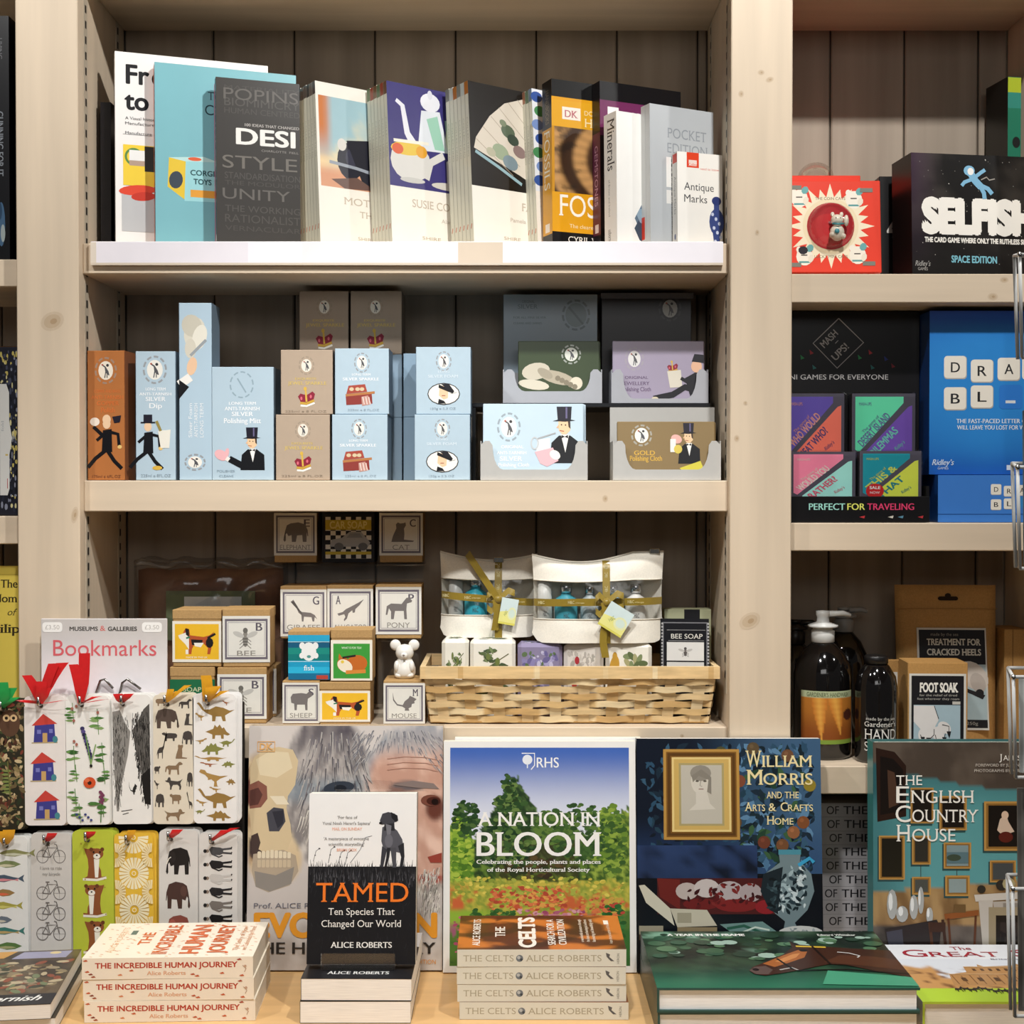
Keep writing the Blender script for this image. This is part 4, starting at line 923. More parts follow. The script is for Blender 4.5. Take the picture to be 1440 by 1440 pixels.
# brown paper bag at the back
m = M(); pillow(m, -.06, .058, 0, .21, 0, .024, '8a6a48', 'kraft', wob=.004, top=lambda u: -.02 * u * u)
tag(m.build('paper_bag', None, mw=T(Wp(866, 760, 2.0).x, 2.005, BS)), 'dark brown paper bag upright behind the gift pouches', 'bag')
# ------------------------------------------------------------ woven basket
xa, xb = Wp(595, 925, 1.85).x, Wp(1007, 925, 1.85).x
zb = Wp(720, 940, 1.845).z - BS
bk = empty('basket', 'long woven bamboo basket filled with wrapped soaps and gift pouches', 'basket', T((xa + xb) / 2, 1.842, BS))
hw = (xb - xa) / 2; hw0 = hw - .010; dep = .145; ins = .012
m = M(); rows = 6; th = .0014
CW = ('e2c696', 'd6b57f', 'e9d3a8', 'cfaa72', 'dec190')
def wv(fr, z0, z1, n, L):
    """one strip on a side: fr(s,z)->(point, outward normal)"""
for side in range(4):
    L = (hw if side in (0, 2) else dep / 2)
    nst = 10 if side in (0, 2) else 5
    def pt(u, z, off, side=side):
        k = z / zb; w_ = hw0 + (hw - hw0) * k; i_ = ins * (1 - k)
        if side == 0: return (u * w_, i_ - off, z)
        if side == 2: return (u * w_, dep - i_ + off, z)
        y = dep / 2 + u * (dep / 2 - i_)
        return ((w_ + off) if side == 1 else -(w_ + off), y, z)
    for s in range(nst):                                            # upright stakes
        u = -1 + (2 * s + 1) / nst; q = .10 / (nst / 5)
        vs = [pt(u + a_, z_, o_) for z_ in (0.001, zb) for a_, o_ in ((-q * .8, -.0004), (q * .8, -.0004))]
        m.add(vs, [(0, 1, 3, 2)], CW[(s * 3) % 5], 'wicker')
    for r_ in range(rows):                                          # weavers passing in front of and behind the stakes
        za = .002 + (zb - .014) * r_ / rows; zc = za + (zb - .014) / rows * .84; N = nst * 8
        vs = []; fs = []
        for i in range(N + 1):
            u = -1 + 2 * i / N; ph = math.cos(PI * (u + 1) / 2 * nst + (r_ % 2) * PI + PI / 2 * 0 - PI * .5 * 0)
            o_ = .0026 * math.sin(PI * ((u + 1) * nst / 2) + (r_ % 2) * PI)
            jit = .0008 * math.sin(i * .7 + r_ * 2)
            for z_, t_ in ((za + jit, 0), (zc + jit, 0)): vs.append(pt(u, z_, o_ + .0008))
        for i in range(N): fs.append((2 * i, 2 * i + 2, 2 * i + 3, 2 * i + 1))
        cs = []
        for i in range(N + 1):
            c = H(CW[(r_ * 2 + side + int(i / 16)) % 5]); cs += [c, c]
        m.add(vs, fs, CW[0], 'wicker', True, cs)
m.box(-hw0, hw0, ins, dep - ins, .001, .003, 'b98f56', 'wicker')
o = m.build('woven_body'); o.parent = bk
m = M()
for off in (.0035, -.0035):
    pts = [(-hw - off, -off), (hw + off, -off), (hw + off, dep + off), (-hw - off, dep + off)]
    vs = [(x, y, z_) for x, y in pts for z_ in (zb - .013, zb + .003)]
    m.add(vs, [(2 * i, 2 * ((i + 1) % 4), 2 * ((i + 1) % 4) + 1, 2 * i + 1) for i in range(4)], 'e0c08c', 'wicker')
pts = [(-hw - .0035, -.0035), (hw + .0035, -.0035), (hw + .0035, dep + .0035), (-hw - .0035, dep + .0035)]; pin = [(-hw + .0035, .0035), (hw - .0035, .0035), (hw - .0035, dep - .0035), (-hw + .0035, dep - .0035)]
m.add([(x, y, zb + .003) for x, y in pts + pin], [(i, (i + 1) % 4, 4 + (i + 1) % 4, 4 + i) for i in range(4)], 'e8cc9c', 'wicker')
a = m.art((-hw, -.0037, zb - .013), (1, 0, 0), (0, 0, 1), (2 * hw, .016), (0, 0, 400, 16), 'wicker')
for x in (4, 48, 150, 152, 245, 312, 388): a.rect(x, 0, x + 7, 16, CW[x % 5])
o = m.build('rim'); o.parent = bk
# wrapped soaps standing in the basket
def wrap(label, x0, x1, yt, d, col, artf, w=.0):
    zt = Wp(720, yt, d).z; xa, xb = Wp(x0, 905, d).x, Wp(x1, 905, d).x
    z0 = BS + .0035; hh = zt - z0; ww = (xb - xa) / 2
    m = M(); m.box(-ww, ww, 0, .040, 0, hh, col, 'card', .005)
    a = m.art((-ww + .004, -.0001, .0), (1, 0, 0), (0, 0, 1), (2 * ww - .008, hh - .008), (0, 0, 100, 140)); artf(a, 110)
    a2 = m.art((-ww + .008, .006, hh), (1, 0, 0), (0, 1, 0), (2 * ww - .016, .028), (0, 0, 100, 60))
    artf(a2, 60); a2.line([(0, 30), (100, 30)], 3, mul(col, .85)); a2.line([(0, 0), (30, 30), (0, 60)], 1, mul(col, .8)); a2.line([(100, 0), (70, 30), (100, 60)], 1, mul(col, .8))
    return tag(m.build('wrapped_soap', None, mw=T((xa + xb) / 2, d, z0)), label, 'soap', 'paper wrapped soaps in the basket')
def olive(seed, leafs=('5b6b45', '7d8c62', '46563a')):
    def f(a, ym=110):
        r = random.Random(seed)
        a.line([(5, min(75, ym - 6)), (40, 40), (90, 15)], 2, '6a6a4a')
        for k in range(24):
            x, y, q = r.uniform(16, 84), r.uniform(8, ym - 10), r.uniform(9, 15)
            a.shape([(p, v) for p, v in LEAF], x - q, y - q * .35, q * 1.8, q * .8, r.choice(leafs), r.random() < .5)
            a.ell(x + r.uniform(-6, 6), y, q * .7, q * .22, r.choice(leafs), r.uniform(-60, 60), 9)
        a.ell(62, 30, 6, 8, '6d7a42'); a.ell(38, 20, 5, 7, '6d7a42')
    return f
def speckle(seed, cols, n=150, smin=3, smax=9):
    def f(a, ym=110): a.speck(6, 5, 94, ym - 6, n, smin, smax, cols, random.Random(seed), .7)
    return f
wrap('white wrapped soap with olive leaves, at the basket corner', 621, 659, 899, 1.868, 'e9e5d8', olive(1))
wrap('wider white wrapped soap with an olive sprig', 661, 725, 900, 1.866, 'ebe7da', olive(2))
wrap('wrapped soap with lilac blossom paper', 728, 791, 905, 1.868, '8b82a0', speckle(3, ('8d86b4', 'a9a2c8', '6c6494', '5f7350', 'c4bfd8')))
wrap('wrapped soap with grey and red floral paper', 793, 849, 905, 1.868, 'd8d2ca', lambda a, ym: [speckle(5, ('c9c2b8', 'b5aea6', 'e2dcd2', 'a8a49a'), 110)(a, ym), a.ell(30, 22, 7, 8, 'a8323a'), a.ell(80, 44, 6, 5, '6a2f34'), a.ell(22, min(70, ym - 12), 8, 7, 'b8443c')])
wrap('white wrapped soap with a yellow pear and leaves', 852, 917, 905, 1.866, 'ece8dc', lambda a, ym: [a.ell(14, 34, 12, 22, 'c79a3c', 10), a.ell(15, 14, 6, 9, 'c79a3c')] + [a.ell(48 + 9 * (k % 5), 14 + 7 * (k // 2), 13, 6, ('7f8c62', '5d6b45', 'a8a478')[k % 3], 40 * (k % 4)) for k in range(9)])
# bee soap box leaning in the end of the basket
def beesoap(a):
    a.rect(929, 873, 997, 945, '15151a'); a.frame(932, 878, 995, 943, 1.5, '77777c'); a.text('BEE SOAP', 944, 988, 901, 6.5, 'dcdad2', serif=1); a.line([(938, 889), (992, 889)], .8, '8a8a8a'); a.line([(940, 904), (990, 904)], .8, '8a8a8a')
    a.rect(938, 906, 990, 932, 'd9d7d2'); bee(a, 964, 919, 13, '6b6562'); a.rect(938, 934, 990, 940, 'cfcdc8')
    for k in range(14):
        a.ell(931.5, 880 + k * 4.6, 1.6, 1.6, 'a8a8a8', 0, 6); a.ell(996, 880 + k * 4.6, 1.6, 1.6, 'a8a8a8', 0, 6)
front_box('soap_carton', 'black bee soap carton leaning at the basket end', 'carton', 929, 997, 874, BS + .0035, 1.868, .034, '17171c', beesoap, mat='gloss', lean=4, yaw=-5)
front_box('soap_carton', 'pale green and black carton behind the bee soap', 'carton', 934, 1000, 857, BS + .0035, 1.925, .030, 'a9ab8a', lambda a: a.rect(962, 857, 984, 945, '16161a'), mat='card')
# gift pouches
def bottle(label, x, y, z, r, h, col, kind='bottle', lab=None):
    b = empty(kind, label, 'bottle', T(x, y, z), 'toiletries in the gift pouches')
    m = M()
    if kind == 'cream_tube':
        m.lathe([(.001, 0), (r * .9, 0), (r * .9, .012), (r, .014), (r * 1.02, h * .6), (r * .9, h)], 0, 0, col, 'plastic', 18, 1, .7)
    else: m.lathe([(.001, 0), (r * .96, 0), (r, .003), (r, h * .66), (r * .9, h * .74), (r * .45, h * .80), (r * .42, h * .84)], 0, 0, col, 'plastic', 20)
    a = m.art((-r * .62, -r * .985 * (.7 if kind == 'cream_tube' else 1) - .0002, h * .12), (1, 0, 0), (0, 0, 1), (r * 1.24, h * .46), (0, 0, 100, 100))
    a.text('H&C', 30, 70, 40, 18, lab or '5a5a58', serif=1)
    for k in range(3): a.text('for the hands', 22, 78, 58 + k * 14, 7, lab or '7a7a78')
    o = m.build('bottle_body'); o.parent = b
    m = M()
    if kind == 'cream_tube': m.lathe([(r * .92, h + .0002), (r * .92, h + .002), (r * .5, h + .004), (.0008, h + .004)], 0, 0, 'd8d8d6', 'plastic', 16, 1, .6)
    else: m.lathe([(r * .5, h * .842), (r * .52, h * .842), (r * .52, h * .99), (r * .46, h), (.0006, h)], 0, 0, 'cfcfd0', 'metal', 18)
    o = m.build('cap'); o.parent = b
    return b
def pouch(label, x0, x1, ytop, ybot, d, nm, dip, tab=0):
    xa, xb = Wp(x0, 850, d).x, Wp(x1, 850, d).x; zt, z0 = Wp(720, ytop, d).z, Wp(720, ybot, d).z
    hw_, h_ = (xb - xa) / 2, zt - z0
    P = empty('gift_pouch', label, 'pouch', T((xa + xb) / 2, d, z0), 'ribboned gift pouches')
    n, mm = 26, 20; k1, k2 = .27, .72
    def pos(u, v, sd):
        x = hw_ * (2 * u - 1) * (1 - .03 * math.sin(PI * v)); e = (1 - abs(2 * u - 1) ** 5)
        depth = .022 * (1 - v) ** .35 * (1 if v < .98 else .2) * e + .0015
        z = h_ * v + (dip(u) * sst(.6, 1, v)); cr = max(0, abs(2 * u - 1) - .86) / .14
        z += (.012 * cr * cr if v < .15 else 0) * (1 - v / .15 if v < .15 else 0)
        return (x, sd * depth + (.003 * nz(u * 5, v * 5, sd) * e), z)
    def patch(m, v0, v1, sd, col, mat, nn):
        vs = [pos(i / n, v0 + (v1 - v0) * j / nn, sd) for j in range(nn + 1) for i in range(n + 1)]
        fs = [(j * (n + 1) + i, j * (n + 1) + i + 1, (j + 1) * (n + 1) + i + 1, (j + 1) * (n + 1) + i) for j in range(nn) for i in range(n)]
        m.add(vs, fs if sd < 0 else [f[::-1] for f in fs], col, mat, True)
    m = M(); patch(m, 0, k1, -1, 'eae5d8', 'canvas', 6); patch(m, 0, 1, 1, 'e4dfd2', 'canvas', 16)
    patch(m, k2, 1, -1, 'eae5d8', 'canvas', 8)
    vs = []; fs = []
    for i in range(n + 1): vs += [pos(i / n, 0, -1), pos(i / n, 0, 1)]
    m.add(vs, [(2 * i, 2 * i + 1, 2 * i + 3, 2 * i + 2) for i in range(n)], 'dcd6c8', 'canvas', True)
    for v_, o_ in ((k1, .006), (k2, -.006)):                        # seams
        m.tube([tuple(Vector(pos(i / n, v_, -1)) + Vector((0, -.0004, 0))) for i in range(n + 1)], .0009, 'd5cfc0', 'canvas', 5)
    o = m.build('pouch_body'); o.parent = P
    m = M(); patch(m, k1, k2, -1, 'ffffff', 'film', 8); o = m.build('clear_window'); o.parent = P
    m = M(); m.tube([tuple(Vector(pos(i / n, 1, -1)) + Vector((0, .002, .001))) for i in range(n + 1)], .0018, 'd9d3c4', 'plastic', 6); e0 = Vector(pos(tab, 1, -1))
    m.box(e0.x - .007, e0.x + .007, -.006, .002, e0.z - .002, e0.z + .006, 'b9b6ae', 'metal', .001); o = m.build('zip'); o.parent = P
    m = M()
    zc = h_ * .47; OL = '8b7524'
    def rib(pts, wd, txt=True):
        m.strip(pts, wd, OL)
    front = [Vector(pos(i / n, .47 + nm * (i / n - .5), -1)) + Vector((0, -.0018, 0)) for i in range(n + 1)]
    rib(front, (0, 0, .010)); ub = .60 if nm < 0 else .56
    vert = [Vector(pos(ub, j / 16, -1)) + Vector((0, -.0020, 0)) for j in range(17)]
    rib(vert, (.010, 0, 0))
    for i in range(2, n - 2, 6):
        p = front[i]; aa = m.art(p + Vector((-.008, -.0004, -.003)), (1, 0, 0), (0, 0, 1), (.022, .006), (0, 0, 100, 30), 'satin'); aa.L = .0004
        aa.text('H&C', 0, 40, 24, 20, 'd8cfa0', serif=1); aa.text('of Harrogate', 46, 100, 22, 9, 'd8cfa0')
    for j in (10, 13, 15): 
        p = vert[j]; aa = m.art(p + Vector((.003, -.0005, -.006)), (0, 0, 1), (-1, 0, 0), (.012, .006), (0, 0, 100, 50), 'satin'); aa.L = .0004; aa.text('H&C', 0, 80, 40, 32, 'd8cfa0', serif=1)
    kx_ = Vector(pos(ub, .47, -1)) + Vector((0, -.005, 0))
    for sx in (-1, 1):
        lp = [kx_ + Vector((sx * .020 * math.sin(t * PI / 5) * (1 + .2 * sx), -.004 * math.sin(t * PI / 5), .012 * math.sin(t * 2 * PI / 5) - (.006 if sx < 0 else -.004) * t / 5)) for t in range(6)]
        rib(lp, (0, .003, .009))
    m.ball(kx_.x, kx_.y - .001, kx_.z, .006, .005, .006, OL, 'satin', 10)
    tail = [kx_ + Vector((-.003 + .002 * math.sin(t), -.003 - .0006 * t, -.0105 * t)) for t in range(8 if nm > 0 else 5)]
    rib(tail, (.010, .002, 0))
    if nm < 0:
        rib([kx_ + Vector((-.006 * t, -.003, .009 * t)) for t in range(8)], (.006, 0, .008))
    o = m.build('ribbon'); o.parent = P
    m = M(); s = .036
    c = kx_ + (Vector((.012, -.0085, -.022)) if nm > 0 else Vector((.014, -.0085, -.016)))
    ang = math.radians(-32 if nm > 0 else -10); U = Vector((math.cos(ang), 0, math.sin(ang))); W_ = Vector((-math.sin(ang), 0, math.cos(ang)))
    O = c - U * s * (.5 if nm > 0 else .32) - W_ * s * .5
    sz = (s if nm > 0 else s * .64, s)
    a = m.art(O, U, W_, sz, (0, 0, 100, 100)); a.full('cfe0e0')
    a.poly([(0, 55), (40, 48), (100, 60), (100, 100), (0, 100)], 'e3e08c'); a.ell(72, 56, 26, 24, 'dfe3b4'); a.ell(72, 56, 18, 16, 'cfe0d4'); a.text('H&C', 36, 60, 70, 14, '8a9a5a', rot=60); a.rect(0, 92, 100, 100, 'd7cf60')
    a.L = 0; nrm = a.N; vs = [tuple(Vector(a.p3(*q)) - nrm * k) for k in (0, .0008) for q in ((0, 0), (100, 0), (100, 100), (0, 100))]
    m.add(vs, [(0, 1, 2, 3), (7, 6, 5, 4), (0, 4, 5, 1), (1, 5, 6, 2), (2, 6, 7, 3), (3, 7, 4, 0)], 'd9dfd8')
    o = m.build('gift_tag'); o.parent = P
    return P, z0
ZP = BS + .0035
P2, zP = pouch('white gift pouch in front with five bottles and olive ribbon', 748, 933, 781, 902, 1.885, .02, lambda u: -.012 * math.sin(PI * min(1, u * 1.3)) + .004 * u, tab=.93)
for x, yb, kd, r, h, c, lb in ((766, 884, 'cream_tube', .010, .066, 'e4e2da', 'slim white tube at the edge of the front pouch'), (796, 884, 'bottle', .0155, .062, '4fb4c6', 'turquoise bottle inside the front pouch'), (829, 886, 'bottle', .0125, .060, 'c9d3d4', 'frosted clear bottle beside the turquoise one in the front pouch'),
                           (862, 886, 'bottle', .0125, .060, '9fbec6', 'pale blue bottle in the middle of the front pouch'), (894, 886, 'bottle', .0145, .062, 'e9e6de', 'white bottle with silver cap in the front pouch')):
    bottle(lb, Wp(x, 860, 1.886).x, 1.886, zP + .004, r, h + .012, c, kd)
P1, zP = pouch('white gift pouch behind with turquoise bottle and a ribbon bow', 619, 756, 781, 894, 1.920, -.10, lambda u: -.010 * math.sin(PI * u) + .004 * (1 - u), tab=.6)
for x, kd, r, h, c, lb in ((641, 'cream_tube', .0102, .064, 'dcdad2', 'slim white tube in the pouch behind'), (669, 'bottle', .0158, .064, '3fc0d6', 'bright turquoise bottle in the pouch behind'), (703, 'bottle', .0158, .064, 'e6e4dc', 'white bottle in the pouch behind')):
    bottle(lb, Wp(x, 860, 1.921).x, 1.921, zP + .004, r, h + .012, c, kd)
# ============================================================ right bay, upper shelf
def catbox(label, mw, w, h, dep, group, lift=.0):
    b = empty('toy_box', label, 'box', mw, group)
    m = M(); m.box(-w / 2, w / 2, 0, dep, 0, h, 'e0402c', 'gloss', .0008)
    a = m.art((-w / 2, 0, 0), (1, 0, 0), (0, 0, 1), (w, h), (1113, 252, 1250, 385), 'gloss')
    cx, cy = 1178, 318
    pts = []
    for k in range(48):
        t = 2 * PI * k / 48; r = (63 if k % 4 == 0 else 56) if k % 2 == 0 else 43; pts.append((cx + r * math.cos(t), cy + r * .98 * math.sin(t)))
    a.poly(pts, 'efe2c4'); a.ell(cx, cy, 40, 40, 'e9d8b4', 0, 32)
    def ct(t, r, rot=0):
        a.text(t, cx, -1, cy - r, 4, '6a5a48')
    ct('THE COIN CATS', 38); a.text('LUCKY MINI CATS', cx, -1, cy + 46, 4, '6a5a48')
    for x, y in ((1134, 278), (1212, 280), (1140, 362), (1216, 360)):
        a.ell(x, y, 12, 13, 'f0e8d8', 0, 14); a.ell(x + 8, y - 12, 5, 6, '6aa6a4', 30, 8); a.ell(x - 8, y - 10, 4, 5, 'f0e8d8', 0, 8); a.line([(x - 5, y - 2), (x + 4, y - 2)], 1.6, '4a403a'); a.line([(x - 8, y + 8), (x + 8, y + 8)], 2.5, '5a9a98'); a.ell(x + 9, y + 3, 4, 6, 'e6dcc8', 20, 8)
    a.ell(1138, 353, 7, 6, '26222a', 0, 9)
    for x, y, r in ((1128, 262, 28), (1230, 266, -38), (1126, 374, -40), (1232, 372, 38)): a.rect(x - 9, y - 3, x + 9, y + 3, '7a7a70')
    a.ell(cx, cy, 34, 34, 'b3222c', 0, 32); a.ell(cx - 4, cy + 6, 25, 24, 'c42a30', 0, 24)
    o = m.build('carton'); o.parent = b
    ox = (cx - 1181.5) / 137 * w; oz = (385 - cy) / 133 * h; r0 = 33 / 137 * w
    Rm = RX(90)
    m = M()
    vs = []; fs = []; n = 28
    for i in range(9):
        ph = PI / 2 * i / 8
        for k in range(n):
            t = 2 * PI * k / n; vs.append((ox + r0 * math.cos(ph) * math.cos(t), -.0012 - r0 * .92 * math.sin(ph), oz + r0 * math.cos(ph) * math.sin(t)))
    for i in range(8):
        for k in range(n): fs.append((i * n + k, i * n + (k + 1) % n, (i + 1) * n + (k + 1) % n, (i + 1) * n + k))
    m.add(vs, fs, 'ffffff', 'dome', True); o = m.build('clear_dome'); o.parent = b
    return b, ox, oz, r0
wv_ = Wp(1181, 385, 1.838); ww = (1250 - 1113) * 1.838 / F; hh = Wp(720, 252, 1.86).z - RT - .004
bx, ox, oz, r0 = catbox('red carton with cream sunburst and clear dome window, standing on the shelf', T(wv_.x, 1.872, RT + .0077) @ RX(-5), ww, hh, .08, 'red lucky cat cartons')
fg = empty('cat_figurine', 'tiny white waving cat figurine inside the dome window', 'figurine', T(wv_.x, 1.872, RT + .0077) @ RX(-5))
m = M(); cx, cz = ox + .006, oz
m.ball(cx, -.011, cz - .012, .0098, .0085, .0115, 'ece4d4'); m.ball(cx, -.012, cz + .005, .0085, .0075, .0075, 'ece4d4')
m.ball(cx - .006, -.012, cz + .0125, .0028, .0022, .0035, 'ece4d4', n=10); m.ball(cx + .006, -.012, cz + .0125, .0028, .0022, .0035, 'ece4d4', n=10); m.ball(cx + .012, -.013, cz + .004, .0035, .0035, .008, 'ece4d4', n=10)
m.ball(cx - .008, -.015, cz - .016, .004, .005, .004, 'ece4d4', n=10); m.ball(cx + .007, -.015, cz - .018, .004, .005, .004, 'ece4d4', n=10)
o = m.build('cat_body'); o.parent = fg
m = M(); m.tube([(cx - .0075, -.016, cz - .001), (cx, -.0205, cz - .003), (cx + .0075, -.016, cz - .001)], .0014, '3f8f98', 'plastic'); o = m.build('collar'); o.parent = fg
m = M(); m.ball(cx - .002, -.0195, cz - .012, .0035, .002, .0035, '4aa0b0', 'ceramic', 10); m.ball(cx - .003, -.019, cz + .006, .0007, .0007, .001, '1a1a1a', 'ceramic', 6); m.ball(cx + .003, -.019, cz + .006, .0007, .0007, .001, '1a1a1a', 'ceramic', 6); o = m.build('face_and_bib'); o.parent = fg
zt = Wp(720, 243, 1.95).z
mwb = T(Wp(1160, 243, 1.95).x, 1.9665, zt) @ RX(-90)
b2, *_ = catbox('red carton lying on its back with its dome uppermost, behind the standing one', mwb, .108, .060, zt - RT - .0005, 'red lucky cat cartons')
# SELFISH box
def selfish(a):
    a.full('1d1b1a')
    r = random.Random(3)
    a.paint(0, 0, 186, 165, 20, 16, lambda u, v: mix(mix('191716', '3f3a35', sst(-.1, .6, fbm(u * 3, v * 3)) * (1 - v)), '4a3448', sst(.25, .0, u) * .6 * (1 - v)))
    a.speck(4, 4, 182, 160, 60, .3, .7, ('cfc9c0', '8a857e'), r)
    a.text('SELFISH', 14, 181, 106, 42, 'f1ece2', bold=.09); a.text('THE CARD GAME WHERE ONLY THE RUTHLESS SURVIVE', 18, 181, 121, 6.5, 'efeae0', bold=.05); a.text('SPACE EDITION', 56, 122, 148, 9, '79b4c2', bold=.04)
    a.text('Ridley’s', 4, 26, 154, 7, 'a8a5a0', ital=.3); a.text('GAMES', 8, 22, 160, 4, 'a8a5a0')
    B = '7fb2cf'
    a.line([(84, 24), (92, 36), (100, 44)], 10, B); a.ell(83, 22, 8, 7, B); a.ell(85, 23, 4.5, 5, 'ece8e2'); a.line([(86, 34), (76, 38), (72, 43)], 5, B); a.line([(92, 30), (100, 24), (106, 20)], 5, B); a.line([(98, 42), (104, 52), (105, 60)], 6, B); a.line([(100, 42), (110, 46), (116, 53)], 6, B); a.line([(100, 34), (108, 30), (112, 34), (120, 32)], 1.6, '9a948c')
def box_yaw(name, label, cat, px, pyb, d, yaw, w, h, t, z, col, front, fmap, mat='gloss', side='101010', lean=2, group=None):
    m = M(); m.box(0, w, 0, t, 0, h, col, mat, .0008)
    a = m.art((0, 0, 0), (1, 0, 0), (0, 0, 1), (w, h), fmap, mat); front(a)
    a = m.art((0, t, 0), (0, -1, 0), (0, 0, 1), (t, h), (0, 0, 100, 100), mat); a.full(side)
    return tag(m.build(name, None, mw=lean_mw(Wp(px, pyb, d).x, d, z, yaw, lean, t)), label, cat, group)
box_yaw('card_game_box', 'black card game box with a floating blue astronaut', 'game', 1283, 384, 1.846, 9, .184, Wp(720, 216, 1.85).z - RT, .06, RT, '1b1a19', selfish, (0, 0, 186, 165))
front_box('game_box', 'black box standing in the gap behind the astronaut box', 'game', 1236, 1300, 248, RT, 1.935, .05, '1a191a', lambda a: a.text('4', 1247, 1262, 335, 26, 'c9c4bc', bold=.04), mat='gloss')
def greenart(a):
    a.rect(1416, 109, 1436, 130, '9aa828'); a.rect(1416, 130, 1436, 152, '2c7a6c'); a.rect(1416, 152, 1436, 230, '1d6a52'); a.ell(1429, 200, 6, 8, '14181a')
front_box('game_box', 'dark green and lime box standing at the back corner', 'game', 1416, 1436, 108, RT, 1.95, .06, '1d5a48', greenart, mat='gloss', side='14120f', yaw=10)
# ============================================================ right bay, middle shelf
m = M()
mu = empty('game_display', 'black card display with diamond logo holding four mini games', 'display', T(Wp(1205, 730, 1.85).x, 1.84, RM))
xc = mu.location.x; pxk = 1.90 / F
def mp(x, d): return (x - 720) * d / F - xc
m.box(mp(1096.5, 1.90), mp(1294, 1.90), .066, .070, 0, Wp(720, 437, 1.90).z - RM, '131214', 'gloss', .0006)
zt = Wp(720, 437, 1.90).z
a = m.art((mp(1096.5, 1.90), .066, 0), (1, 0, 0), (0, 0, 1), (mp(1294, 1.9) - mp(1096.5, 1.9), zt - RM), (1096.5, 437, 1294, Ypx(RM, 1.906)), 'gloss')
WH = 'b9b6b4'
dm = [(1180, 447), (1215, 481), (1178, 517), (1144, 482), (1180, 447)]; a.line(dm, 1.5, WH)
a.text('MASH', 1160, 1188, 489, 10, WH, rot=45, bold=.02); a.text('-', 1177, 1183, 484, 8, WH, rot=45); a.text('UPS!', 1176, 1203, 507, 10, WH, rot=45, bold=.02)
a.text('MINI GAMES FOR EVERYONE', 1099, 1250, 533, 7, WH)
for x, y, c in ((1142, 494, 'b8353a'), (1129, 501, '2f9a58'), (1146, 515, '3a8a86'), (1225, 494, 'b8353a'), (1210, 501, '2f9a58'), (1228, 515, '3a8a86'), (1247, 503, '2c3c8a'), (1257, 513, '8a2a34')): a.poly([(x - 3, y - 3), (x + 3, y + 2), (x - 2, y + 4)], c)
zl = Wp(720, 698, 1.84).z - RM
m.box(mp(1108, 1.842), mp(1307, 1.842), 0, .003, 0, zl, '131214', 'gloss', .0006); m.box(mp(1108, 1.842), mp(1303, 1.842), .003, .066, 0, .002, '131214', 'gloss'); m.box(mp(1303, 1.842), mp(1307, 1.842), .003, .070, 0, zl * 1.4, '131214', 'gloss')
a = m.art((mp(1108, 1.842), 0, 0), (1, 0, 0), (0, 0, 1), (mp(1307, 1.842) - mp(1108, 1.842), zl), (1108, 698, 1307, Ypx(RM, 1.84)), 'gloss')
a.text('PERFECT', 1137, 1188, 717, 9, '9fd8cc', bold=.02); a.text('FOR', 1191, 1216, 717, 9, 'd9dc6a', bold=.02); a.text('TRAVELING', 1219, 1285, 717, 9, 'd8406a', bold=.02)
for x, c in ((1212, 'b8353a'), (1252, 'cfcabc'), (1266, '5a8aa0'), (1294, 'b8353a')): a.poly([(x - 4, 727), (x + 4, 725), (x + 3, 729)], c)
zp1, zp2 = Wp(720, 704, 1.851).z - RM, Wp(720, 646, 1.879).z - RM
m.box(mp(1108.5, 1.842), mp(1302, 1.842), .0035, .0375, .0022, zp1 - .0004, '131214', 'gloss'); m.box(mp(1108.5, 1.842), mp(1302, 1.842), .0378, .0655, .0022, zp2 - .0004, '131214', 'gloss')
o = m.build('card_stand'); o.parent = mu
def mini(label, x0, x1, yt, yb, d, c1, c2, t1, t2, col1, col2, extra=None, hgt=None):
    b = empty('mini_game_case', label, 'game', T((Wp(x0, 600, d).x + Wp(x1, 600, d).x) / 2, d, 0), 'mini games in the black display')
    z0, z1_ = Wp(720, yb, d).z, Wp(720, yt, d).z; hw_ = (x1 - x0) * d / F / 2
    if hgt: z0 = hgt
    b.location.z = z0; h = z1_ - z0
    m = M(); m.box(-hw_ + .002, hw_ - .002, .003, .020, .002, h - .002, '56525e', 'gloss')
    a = m.art((-hw_ + .003, .003, .003), (1, 0, 0), (0, 0, 1), (2 * hw_ - .006, h - .006), (0, 0, 100, 100), 'gloss')
    a.poly([(4, 4), (82, 4), (82, 14), (10, 92), (4, 88)], c1); a.poly([(96, 18), (96, 98), (18, 98), (18, 94), (90, 20)], c2)
    a.text(t1, 16, 82, 84, 12, col1, rot=46, bold=.03); a.text(t2, 34, 92, 101, 12, col2, rot=46, bold=.03)
    a.text('MASH-UPS', 10, 30, 18, 5, mul(col1, .9)); a.text('The game of', 18, 54, 62, 5, mul(col1, .9), rot=46); a.text('Ridley’s', 70, 90, 90, 6, mul(col2, .9), ital=.3, rot=40)
    if extra: extra(a)
    o = m.build('card_deck'); o.parent = b
    m = M(); m.box(-hw_, hw_, 0, .024, 0, h, 'ffffff', 'acrylic', .003); o = m.build('clear_case'); o.parent = b
    return b
zf1, zf2 = RM + zp1, RM + zp2
mini('mini game case in purple and coral, standing behind at the post', 1101, 1190, 551, 640, 1.879, '6a58b4', 'ff7f68', 'WHO WOULD', 'BEAT WHO?', 'e6a08a', '5a4a7a', hgt=zf2)
mini('mini game case in mint green and purple, standing behind', 1197, 1290, 551, 640, 1.879, '6eeab8', '7d58ba', 'DESERT ISLAND', 'DILEMMAS', '6a70a0', '7ad0c0', hgt=zf2)
